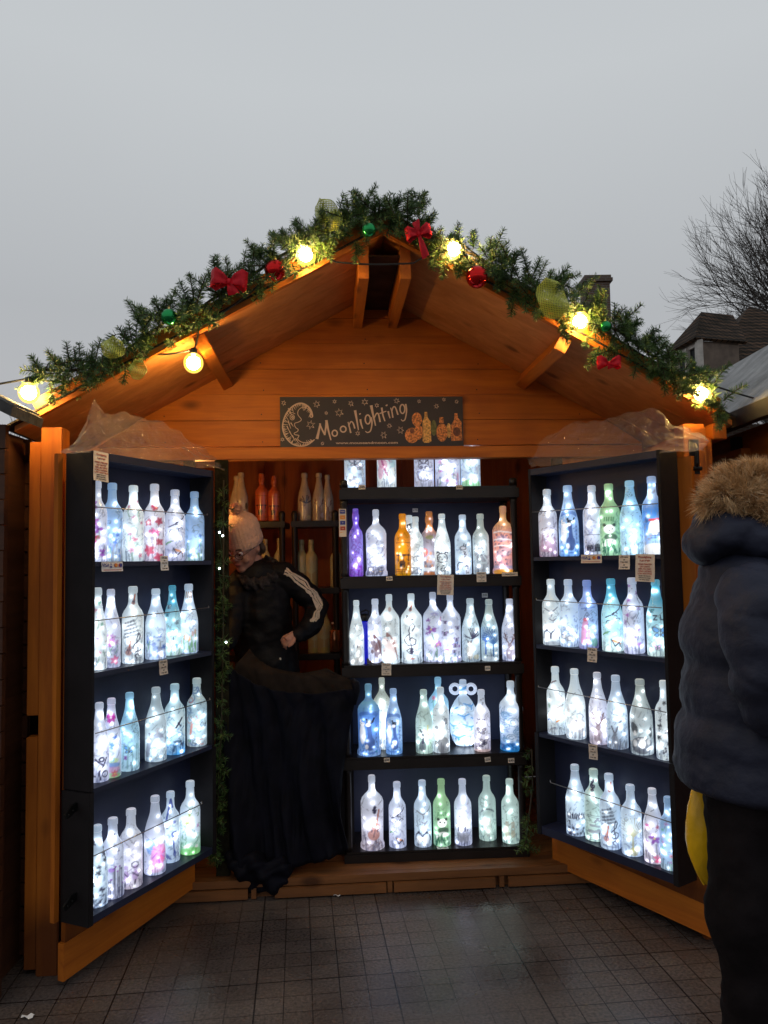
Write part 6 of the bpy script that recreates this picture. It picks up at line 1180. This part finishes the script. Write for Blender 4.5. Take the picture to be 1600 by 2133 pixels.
# parka body with quilting
m=MB()
def el(px,py,Y,rx,ry,rz,rot=0):
    c=Vector(q(px,py,Y)); b_=MB().sphere((0,0,0),1,24,16,sc=(rx,ry,rz)); M=Matrix.Translation(c)@Matrix.Rotation(rot,4,'Y'); m.add([M@Vector(v) for v in b_.v],b_.f)
el(1560,1255,Yp,.140,.20,.125); el(1562,1330,Yp,.172,.215,.17); el(1570,1440,Yp,.182,.22,.17); el(1574,1540,Yp,.200,.225,.14); el(1578,1585,Yp,.208,.23,.085); el(1540,1190,Yp,.10,.14,.06)
c0=q(1578,1580,Yp); m.lathe([(.17,-.02),(.205,.0),(.21,.05),(.19,.12)],28,c=(c0[0],c0[1],c0[2]-.06),sy=1.1)
def quilt(co,nn):
    z=co[:,2:3]; ph=(z-.02*np.sin(co[:,0:1]*9+co[:,1:2]*5)+fno(co,3,.05))/.21+.35; s=np.abs(np.sin(PI*ph)); return co+nn*(.0065*(s**.35)-.006)+nn*fno(co,9,.006)+nn*fno(co,30,.0035)
pk=remesh(m,'parka',navy,cu,.010,3,quilt)
for sy,nm in ((-.225,'sleeve'),(.225,'sleeve')):
    m=MB(); limb(m,[q(1568,1245,Yp+sy*.75),q(1592,1300,Yp+sy),q(1604,1400,Yp+sy*1.08),q(1622,1470,Yp+sy),q(1690,1550,Yp+sy*.9)],[.088,.100,.092,.080,.055])
    remesh(m,nm,navy,pk,.009,3,lambda co,nn: co+nn*(.012*(np.abs(np.sin(PI*(co[:,2:3]*1.0+.35*co[:,0:1]+fno(co,4,.04))/.15+.5))**.4)-.008)+nn*fno(co,13,.010))
m=MB(); el(1500,1112,Yp,.105,.13,.060,-.35); el(1492,1088,Yp,.055,.11,.048,-.7); el(1560,1130,Yp,.12,.14,.068,.3); el(1462,1135,Yp,.048,.10,.052); el(1600,1150,Yp,.10,.13,.07)
hood=remesh(m,'hood',navy,pk,.008,3,lambda co,nn: co+nn*fno(co,10,.014)+nn*fno(co,26,.005))
# fur trim: thousands of fine strands over a padded roll
furm=bpy.data.materials.new('tan_fur'); furm.use_nodes=True; t=furm.node_tree; b=t.nodes['Principled BSDF']; b.inputs['Roughness'].default_value=.7; an=N(t,'ShaderNodeAttribute',attribute_name='tone'); r_=N(t,'ShaderNodeValToRGB'); t.links.new(an.outputs['Fac'],r_.inputs[0]); t.links.new(r_.outputs[0],b.inputs['Base Color'])
r_.color_ramp.elements[0].color=(.42,.22,.09,1); r_.color_ramp.elements[1].color=(.98,.80,.54,1); e=r_.color_ramp.elements.new(.5); e.color=(.86,.56,.28,1)
m=MB(); path=[(1484,1040),(1510,1030),(1540,1035),(1575,1055),(1610,1085),(1650,1120)]; path2=[(1515,1000),(1560,995),(1610,1005),(1660,1030)]
limb(m,[q(x,y+6,Yp-.04) for x,y in path],[.020,.036,.047,.052,.052,.05]); limb(m,[q(x,y,Yp) for x,y in path2],[.022,.030,.032,.03]); limb(m,[q(x,y,Yp-.01) for x,y in ((1530,1020),(1580,1030),(1630,1050))],[.045,.06,.06])
roll=remesh(m,'fur_trim',mat('fur_base',(.24,.13,.07),.9,noise=.3,scale=50),hood,.008,2)
n=len(roll.data.vertices); co=np.empty(n*3,np.float32); roll.data.vertices.foreach_get('co',co); nn=np.empty(n*3,np.float32); roll.data.vertices.foreach_get('normal',nn); co=co.reshape(-1,3); nn=nn.reshape(-1,3)
rs=np.random.RandomState(2); K=60000; idx=rs.randint(0,n,K); p=co[idx]+rs.normal(size=(K,3))*.003; clump=rs.normal(size=(420,3)); cen=co[rs.randint(0,n,420)]; ci=np.argmin(((p[:,None,:]-cen[None])**2).sum(-1),1)
d=nn[idx]*.85+clump[ci]*.22+rs.normal(size=(K,3))*.22+np.array([-.25,-.1,.10]); d/=np.linalg.norm(d,axis=1)[:,None]; ln=rs.uniform(.014,.042,(K,1))*rs.uniform(.6,1,(K,1)); gr=np.array([-.1,0,-.35])+clump[ci]*.2; s_=np.cross(d,rs.normal(size=(K,3))); s_/=np.linalg.norm(s_,axis=1)[:,None]; w_=.0004
p1=p+d*ln*.5; p2=p1+(d+gr*.5)*ln*.5; p3=p2+(d+gr)*ln*.35
V=np.stack([p-s_*w_,p+s_*w_,p1+s_*w_,p2+s_*w_*.7,p3,p2-s_*w_*.7,p1-s_*w_],1).reshape(-1,3); me=bpy.data.meshes.new('fur_strands'); me.vertices.add(len(V)); me.vertices.foreach_set('co',V.astype(np.float32).ravel()); me.loops.add(K*7); me.loops.foreach_set('vertex_index',np.arange(K*7,dtype=np.int32)); me.polygons.add(K); me.polygons.foreach_set('loop_start',(np.arange(K)*7).astype(np.int32)); me.polygons.foreach_set('loop_total',np.full(K,7,np.int32)); me.update(calc_edges=True)
tn=np.clip(.45+.16*clump[ci][:,0]+rs.normal(size=K)*.15,0,1); at=me.attributes.new('tone','FLOAT','POINT'); at.data.foreach_set('value',np.repeat(tn,7).astype(np.float32)); me.materials.append(furm)
o=bpy.data.objects.new('fur_strands',me); C.objects.link(o); o.parent=roll
m=MB(); limb(m,[q(1580,1590,Yp),q(1582,1660,Yp)],[.145,.14]); limb(m,[q(1572,1640,Yp-.03),q(1568,1760,Yp-.04),q(1562,1890,Yp-.04),q(1584,2010,Yp-.03),q(1588,2200,Yp-.02),(.0,-.02,.10)],[.125,.108,.112,.098,.092,.085]); limb(m,[q(1600,1640,Yp+.1),q(1600,1800,Yp+.12),(.06,.14,.5),(.08,.16,.10)],[.12,.10,.09,.075])
remesh(m,'trousers',trs,cu,.011,3,lambda co,nn: co+nn*fno(co,7,.014)+nn*fno(co,20,.006))
m=MB(); [ (m.sphere((x+.05,y,.05),.06,12,8,sc=(1.9,.8,.8)),m.tube([(x,y,.05),(x,y,.16)],[.06,.065],12)) for x,y in ((-.02,-.02),(.08,.16))]; remesh(m,'boots',mat('black_boot',(.012,.01,.01),.5,noise=.3),cu,.012,2)
# yellow carrier bag behind the leg
w=atY(1470,1740,2.24); bg_=empty('carrier_bag',tuple(w),label='yellow plastic carrier bag showing behind the parka shopper\'s leg',cat='bag')
ym=mat('yellow_plastic',(.80,.47,.008),.32,noise=.12,scale=9,bump=.35,bscale=22); m=MB(); ol=[(1449,1628),(1440,1652),(1433,1678),(1429,1715),(1430,1750),(1434,1775),(1442,1798),(1452,1820),(1464,1842)]; nx=14; V=[]
for (x,y) in ol:
    a=atY(x,y,2.24)-w; b_=atY(1540-(x-1430)*.5,y,2.24)-w
    for k in range(2*nx): 
        u=math.cos(PI*k/nx)*.5+.5; s=math.sin(PI*k/nx); P=a*u+b_*(1-u); tt=math.sin(PI*(ol.index((x,y))+.4)/(len(ol)-.2)); V.append((P[0],s*.045*tt+.004*math.sin(k*2+y*.1),P[2]+.003*math.sin(k*3+x)))
m.add(V,[(i*2*nx+k,i*2*nx+(k+1)%(2*nx),(i+1)*2*nx+(k+1)%(2*nx),(i+1)*2*nx+k) for i in range(len(ol)-1) for k in range(2*nx)]); m.build('pouch',ym,bg_,smooth=True)
hp0=atY(1490,1640,2.24)-w; MB().tube([tuple(hp0+[-.03,0,-.02]),tuple(hp0+[0,0,.06]),tuple(hp0+[.06,0,.12]),tuple(hp0+[.12,0,.06]),tuple(hp0+[.10,0,-.02])],.006,8).build('handle',ym,bg_,smooth=True)

# ------------------------------------------------------------------ clear plastic sheets on the cabinets
plm=bpy.data.materials.new('clear_polythene'); plm.use_nodes=True; t=plm.node_tree; t.nodes.clear(); o_=N(t,'ShaderNodeOutputMaterial'); mxs=N(t,'ShaderNodeMixShader'); tr0=N(t,'ShaderNodeBsdfTransparent'); gb=N(t,'ShaderNodeBsdfPrincipled'); gb.inputs['Base Color'].default_value=(.62,.56,.56,1); gb.inputs['Roughness'].default_value=.06; gb.inputs['Metallic'].default_value=.3; gb.inputs['Specular IOR Level'].default_value=1.0
lw=N(t,'ShaderNodeLayerWeight'); lw.inputs['Blend'].default_value=.45; pw=N(t,'ShaderNodeMath',operation='POWER'); pw.inputs[1].default_value=3.5; t.links.new(lw.outputs['Facing'],pw.inputs[0]); mr=N(t,'ShaderNodeMapRange'); mr.inputs['To Min'].default_value=.20; mr.inputs['To Max'].default_value=.65; t.links.new(pw.outputs[0],mr.inputs[0]); t.links.new(mr.outputs[0],mxs.inputs[0]); t.links.new(tr0.outputs[0],mxs.inputs[1]); t.links.new(gb.outputs[0],mxs.inputs[2]); t.links.new(mxs.outputs[0],o_.inputs[0])
tcp=N(t,'ShaderNodeTexCoord'); vn=N(t,'ShaderNodeTexNoise'); vn.inputs['Scale'].default_value=18; vn.inputs['Detail'].default_value=5; vn.inputs['Distortion'].default_value=1.5; t.links.new(tcp.outputs['Object'],vn.inputs['Vector']); bp=N(t,'ShaderNodeBump'); bp.inputs['Strength'].default_value=1.0; bp.inputs['Distance'].default_value=.03; t.links.new(vn.outputs['Fac'],bp.inputs['Height']); t.links.new(bp.outputs[0],gb.inputs['Normal'])
from mathutils import noise as mn
def sheet(fr,bot,top,label,seed,d0=.0,d1=.10):
    c=empty('polythene_sheet',(0,0,0),label=label,cat='plastic sheet',group='clear polythene sheets on the cabinets'); n=70; mrows=26; V=[]
    def interp(pts,u): 
        t_=u*(len(pts)-1); k=min(int(t_),len(pts)-2); f=t_-k; return (pts[k][0]*(1-f)+pts[k+1][0]*f,pts[k][1]*(1-f)+pts[k+1][1]*f)
    for j in range(mrows+1):
        v=j/mrows
        for i in range(n+1):
            u=i/n; b_=interp(bot,u); tp=interp(top,u); x=b_[0]*(1-v)+tp[0]*v; y=b_[1]*(1-v)+tp[1]*v; dd=d0+(d1-d0)*v**.6; lx,lz=loc(fr,x,y,dd); P=np.array(wpt(fr,lx,dd,lz))
            q_=Vector((u*9+seed,v*4,seed)); cr_=abs(mn.noise(q_*.8))*.05+abs(mn.noise(q_*2.2))*.022+abs(mn.noise(q_*5))*.010; nz_=mn.noise(q_*1.7+Vector((5,5,5)))*.02
            V.append((P[0]+nz_*.5,P[1]-cr_*1.1+.03,P[2]+nz_*(.3+v)-cr_*.3))
    m=MB(); k=n+1; m.add(V,[(j*k+i,j*k+i+1,(j+1)*k+i+1,(j+1)*k+i) for j in range(mrows) for i in range(n)]); m.build('polythene',plm,c,smooth=True)
sheet(FL,[(122,938),(200,940),(300,956),(400,968),(468,976)],[(165,915),(180,870),(196,826),(212,862),(232,855),(275,862),(320,874),(365,895),(410,925),(472,948)],'clear crumpled polythene sheet rolled on top of the left cabinet',1)
sheet(FR,[(1105,970),(1180,962),(1280,950),(1380,938),(1470,935)],[(1098,940),(1180,880),(1260,872),(1355,842),(1400,880),(1478,905)],'clear crumpled polythene sheet rolled on top of the right cabinet',7)

# ------------------------------------------------------------------ neighbouring stalls
ns=empty('market_stall',(-1.9,3.2,0),0,label='dark clad neighbouring stall at the left edge of the picture',cat='market stall'); m=MB(); NB_=np.array([-1.9,3.2,0])
for k in range(22): z=.02+k*.091; m.prism([(-1.2,z),(.545,z),(.545,z+.086),(-1.2,z+.086)],-.47+.004*(k%2),-.44)
m.build('front_wall',darkwood,ns); m=MB()
for k in range(22): 
    z=.02+k*.091; m.box((.43,-.15,z),(.49,-.135,z+.083)); m.box((.44,-.43,z),(.46,4.5,z+.088))
m.box((.465,-.42,.0),(.47,4.4,2.0)); m.box((.475,2.2,0),(.57,2.23,2.1)); m.box((.43,-.130,.02),(.49,-.125,2.0)); m.build('side_wall',wood('dark_cladding_y',(.10,.035,.014),(.045,.015,.007),1),ns)  # includes an added panel across the gap between stalls, blocking bright sky
m=MB().prism([(-1.2,2.97),(.628,2.02),(.635,2.055),(-1.2,3.02)],-.60,-.36); m.build('roof',mat('grey_felt',(.05,.05,.05),.85,noise=.4,scale=20,bump=.5,bscale=60),ns)
m=MB()
for k in range(4): m.prism([(-1.2,3.021+.001),(.637,2.057),(.641,2.064),(-1.2,3.03)],-.60+k*.055,-.572+k*.055)
m.build('roof_batten',mat('pale_batten',(.16,.16,.16),.7,noise=.4),ns)
ns=empty('market_stall',(2.6,3.6,0),0,label='neighbouring stall with ribbed grey roof behind the shopper',cat='market stall')
rm=mat('ribbed_roof_grey',(.17,.17,.17),.5,noise=.6,scale=7,bump=.3); m=MB(); nr=36
x0,x1,z0,z1=-1.14,-.60,2.10,2.58
for k in range(18):
    f0,f1=k/18,(k+.70)/18; m.prism([(x0+(x1-x0)*f0,z0+(z1-z0)*f0),(x0+(x1-x0)*f1,z0+(z1-z0)*f1+.004),(x0+(x1-x0)*f1,z0+(z1-z0)*f1-.02),(x0+(x1-x0)*f0,z0+(z1-z0)*f0-.02)],-1.1,1.2)
m.build('roof',rm,ns); m=MB().prism([(x0,z0-.031),(x1,z1-.031),(x1,z1-.036),(x0,z0-.036)],-1.08,1.18); m.build('roof_underlay',cab_black,ns); MB().prism([(-.60,2.582),(1.4,1.6),(1.4,1.56),(-.60,2.56)],-1.1,1.2).build('roof',rm,ns)
m=MB(); m.prism([(x0-.03,2.085),(x0+.01,2.085),(x0+.01,2.02),(x0-.03,2.02)],-1.12,1.2); m.prism([(x0,2.10),(x1,2.58),(x1,2.50),(x0,2.01)],-1.125,-1.1); m.build('gutter',cab_black,ns)
m=MB()
for k in range(15): m.box((-1.02,-1.0,.02+k*.135),(-.995,1.1,.151+k*.135))
m.build('side_wall',woodY,ns); MB().box((-1.02,-1.03,0),(1.3,-1.0,1.0)).build('front_wall',woodX,ns); MB().box((-1.06,-.32,1.90),(-1.02,.2,1.96)).build('rail',woodY,ns); MB().box((-1.05,-.25,1.2),(-1.02,-.20,2.02)).build('post',cab_black,ns)
m=MB(); m.tube([(-1.06,-.62,1.93),(-1.07,-.62,1.86)],.006); m.lathe([(.012,0),(.02,.02),(.02,.05),(.012,.06)],10,c=(-1.07,-.62,1.80)); m.build('hook',mat('grey_metal',(.5,.5,.5),.3,metal=.8,noise=.1),ns)

# ------------------------------------------------------------------ house, chimney and trees beyond
tile=bpy.data.materials.new('clay_tiles'); tile.use_nodes=True; t=tile.node_tree; L=t.links; b=t.nodes['Principled BSDF']; tc=N(t,'ShaderNodeTexCoord'); sx=N(t,'ShaderNodeSeparateXYZ'); cb=N(t,'ShaderNodeCombineXYZ'); L.new(tc.outputs['Object'],sx.inputs[0])
a_=N(t,'ShaderNodeMath',operation='ADD'); L.new(sx.outputs[0],a_.inputs[0]); L.new(sx.outputs[1],a_.inputs[1]); L.new(a_.outputs[0],cb.inputs[0]); L.new(sx.outputs[2],cb.inputs[1])
bk=N(t,'ShaderNodeTexBrick'); bk.inputs['Scale'].default_value=1; bk.inputs['Brick Width'].default_value=.2; bk.inputs['Row Height'].default_value=.15; bk.inputs['Mortar Size'].default_value=.026; bk.inputs['Mortar Smooth'].default_value=.4; bk.inputs['Color1'].default_value=(.080,.048,.032,1); bk.inputs['Color2'].default_value=(.036,.024,.017,1); bk.inputs['Mortar'].default_value=(.008,.008,.008,1); L.new(cb.outputs[0],bk.inputs['Vector'])
nn_=N(t,'ShaderNodeTexNoise'); nn_.inputs['Scale'].default_value=2.2; nn_.inputs['Detail'].default_value=6; L.new(tc.outputs['Object'],nn_.inputs['Vector']); mm=N(t,'ShaderNodeMix',data_type='RGBA',blend_type='MULTIPLY'); mm.inputs[0].default_value=.9; rr=N(t,'ShaderNodeValToRGB'); rr.color_ramp.elements[0].position=.3; rr.color_ramp.elements[0].color=(.5,.55,.45,1); rr.color_ramp.elements[1].position=.7; rr.color_ramp.elements[1].color=(1.5,1.4,1.3,1); L.new(nn_.outputs['Fac'],rr.inputs[0]); L.new(bk.outputs['Color'],mm.inputs[6]); L.new(rr.outputs[0],mm.inputs[7]); L.new(mm.outputs[2],b.inputs['Base Color']); b.inputs['Roughness'].default_value=.8
bp=N(t,'ShaderNodeBump'); bp.inputs['Strength'].default_value=1; bp.inputs['Distance'].default_value=.03; bp.invert=True; L.new(bk.outputs['Fac'],bp.inputs['Height']); L.new(bp.outputs[0],b.inputs['Normal']); b.inputs['Specular IOR Level'].default_value=.08
brk=bpy.data.materials.new('old_brick'); brk.use_nodes=True; t=brk.node_tree; L=t.links; b=t.nodes['Principled BSDF']; tc=N(t,'ShaderNodeTexCoord'); sx=N(t,'ShaderNodeSeparateXYZ'); cb=N(t,'ShaderNodeCombineXYZ'); L.new(tc.outputs['Object'],sx.inputs[0]); a_=N(t,'ShaderNodeMath',operation='ADD'); L.new(sx.outputs[0],a_.inputs[0]); L.new(sx.outputs[1],a_.inputs[1]); L.new(a_.outputs[0],cb.inputs[0]); L.new(sx.outputs[2],cb.inputs[1])
bk=N(t,'ShaderNodeTexBrick'); bk.inputs['Scale'].default_value=1; bk.inputs['Brick Width'].default_value=.23; bk.inputs['Row Height'].default_value=.075; bk.inputs['Mortar Size'].default_value=.012; bk.inputs['Color1'].default_value=(.13,.075,.045,1); bk.inputs['Color2'].default_value=(.07,.042,.03,1); bk.inputs['Mortar'].default_value=(.13,.12,.11,1); L.new(cb.outputs[0],bk.inputs['Vector']); L.new(bk.outputs['Color'],b.inputs['Base Color']); b.inputs['Roughness'].default_value=.85
def slab(m,poly,th=.08):
    P=[Vector(p) for p in poly]; nrm=(P[1]-P[0]).cross(P[2]-P[0]).normalized(); 
    if nrm.z<0: nrm=-nrm
    n=len(P); m.add([p for p in P]+[p-nrm*th for p in P],[tuple(range(n)),tuple(range(2*n-1,n-1,-1))]+[(i,(i+1)%n,(i+1)%n+n,i+n) for i in range(n)])
hs_=empty('tiled_house',(10,20,0),0,label='old house with mossy clay tiled hipped roofs and a dormer at the right edge',cat='house'); H0=Vector((10,20,0))
def hp_(*p): return tuple(Vector(p)-H0)
m=MB(); slab(m,[hp_(11.3,23.1,9.1),hp_(7.55,18.3,5.5),hp_(14.6,18.3,5.5)]); slab(m,[hp_(11.3,23.1,9.1),hp_(7.55,18.3,5.5),hp_(7.9,27,5.5)]); slab(m,[hp_(11.3,23.1,9.1),hp_(14.6,18.3,5.5),hp_(14.6,27,5.5)]); m.build('roof',tile,hs_)
K_=(7.48,18.0,6.70); Lf=(7.30,19.6,6.70); Rt=(8.95,18.45,6.70); A1=(8.30,19.5,7.80); A2=(9.45,20.2,7.92)
m=MB(); slab(m,[hp_(*K_),hp_(*Lf),hp_(*A1)]); slab(m,[hp_(*K_),hp_(*A1),hp_(*A2),hp_(*Rt)]); slab(m,[hp_(*Lf),hp_(7.6,21.2,6.7),hp_(9.2,21.2,7.8),hp_(*A1)]); m.build('dormer_roof',tile,hs_)
whp=mat('weathered_white_paint',(.42,.40,.37),.6,noise=.25,scale=6); gls=mat('dark_glass',(.03,.035,.04),.08,noise=.1)
def wallq(m,a,b,z0,z1,th=.1):
    a=Vector(a);b=Vector(b);d=(b-a).normalized(); n_=Vector((-d.y,d.x,0))*th; V=[]
    for p in (a,b,b+n_,a+n_): V+= [hp_(p.x,p.y,z0),hp_(p.x,p.y,z1)]
    m.add(V,[(0,2,3,1),(2,4,5,3),(4,6,7,5),(6,0,1,7),(1,3,5,7),(0,6,4,2)])
m=MB(); wallq(m,(7.62,18.15,0),(8.75,18.5,0),4.6,6.66); m.build('dormer_wall',mat('render_grey',(.12,.09,.07),.8,noise=.3,scale=5),hs_)
m=MB(); wallq(m,(7.40,19.6,0),(7.62,18.15,0),5.9,6.0); wallq(m,(7.40,19.6,0),(7.62,18.15,0),6.55,6.68); 
for f in (0,.33,.66,.97): a=Vector((7.40,19.6,0)).lerp(Vector((7.62,18.15,0)),f); m.box(tuple(Vector((a.x-.05,a.y-.05,4.6))-H0),tuple(Vector((a.x+.05,a.y+.05,6.6))-H0))
m.box(tuple(Vector((7.56,18.08,4.6))-H0),tuple(Vector((7.70,18.2,6.68))-H0)); wn=m.build('dormer_window',whp,hs_); m=MB(); wallq(m,(7.46,19.6,0),(7.68,18.2,0),4.6,6.6,.02); m.build('pane',gls,wn)
MB().box((-2.0,.4,0),(4.0,6,5.0)).build('wall',brk,hs_)
ch=empty('brick_house',(7.0,24.5,0),0,label='brick house behind the hut with a tall chimney stack rising above the garland',cat='house')
a=atY(1240,600,24.5); cx_=float(a[0])-7.0; zt=float(atY(1240,578,24.5)[2]); m=MB().box((cx_-.36,-.2,3.0),(cx_+.42,.5,zt-.22),mi=0); m.box((cx_-.44,-.28,zt-.21),(cx_+.50,.58,zt-.1)); m.box((cx_-.40,-.24,zt-.1),(cx_+.46,.54,zt)); ro_=MB(); slab(ro_,[(cx_-3,-1,4.6),(cx_+3,-1,4.6),(cx_+3,2.5,7.2),(cx_-3,2.5,7.2)]); slab(ro_,[(cx_-3,6,4.6),(cx_+3,6,4.6),(cx_+3,2.5,7.2),(cx_-3,2.5,7.2)]); rf=ro_.build('roof',tile,ch); m.build('chimney',brk,rf); MB().box((cx_-2.8,-.8,0),(cx_+2.8,5.8,4.6)).build('wall',brk,ch)
def bare(root,h,seed,spread,depth,r0,name,label,trunk=.3):
    rg=random.Random(seed); c=empty(name,root,label=label,cat='tree'); tr=MB(); cr_=MB(); cnt=[0]
    def br(p,d,l,r_,k):
        pts=[p]; q_=p; dd=d
        for i in range(3): dd=(dd+Vector((rg.gauss(0,.10),rg.gauss(0,.10),rg.gauss(0,.06)+.03))).normalized(); q_=q_+dd*l/3; pts.append(q_)
        cnt[0]+=1; (tr if k==depth else cr_).tube(pts,[r_,r_*.9,r_*.75,r_*.6],6 if k>=depth-1 else 3,caps=False)
        if k==0: return
        nn=rg.choice((3,4,4)) if k<depth else 7
        for i in range(nn):
            a=rg.uniform(0,2*PI); sp=rg.uniform(.25,.75)*spread; o1=dd.orthogonal().normalized(); o2=dd.cross(o1); nd=(dd+(o1*math.cos(a)+o2*math.sin(a))*sp).normalized(); f=rg.choice((1,2,3)) if i else 3; br(pts[f],nd,l*rg.uniform(.62,.86),max(r_*.56,.008),k-1)
    br(Vector((0,0,0)),Vector((0,0,1)),h*trunk,r0,depth); bk_=mat('bark',(.045,.038,.032),.9,noise=.3); tr.build('trunk',bk_,c); cr_.build('crown',bk_,c); return c
tx=float(atY(1880,600,34)[0]); bare((tx,34,0),19.5,12,.80,7,.36,'bare_tree','large leafless winter tree behind the tiled house')
tx=float(atY(8,840,40)[0]); bare((tx,42,0),10.5,5,.9,5,.2,'bare_tree','distant leafless trees above the left stall roof')

# scraps of litter on the paving
for (px,py,k,lb) in ((702,1868,.9,'tiny pale scrap of paper on the paving beside the threshold'),(58,2122,1.2,'small pale scrap of paper on the paving at the bottom left')):
    d=ray(px,py); t_=-CH/d[2]; w=np.array([0,0,CH])+d*t_; m=MB(); rows=[[Vector(((i-1.5)*.011*k,(j-1)*.008*k,.006+.005*math.sin(i*2.1+j*1.7))) for i in range(4)] for j in range(3)]; loft(m,rows)
    o=m.build('paper_scrap',paperw,None,smooth=False,label=lb,cat='litter'); o.location=(float(w[0]),float(w[1]),.002)
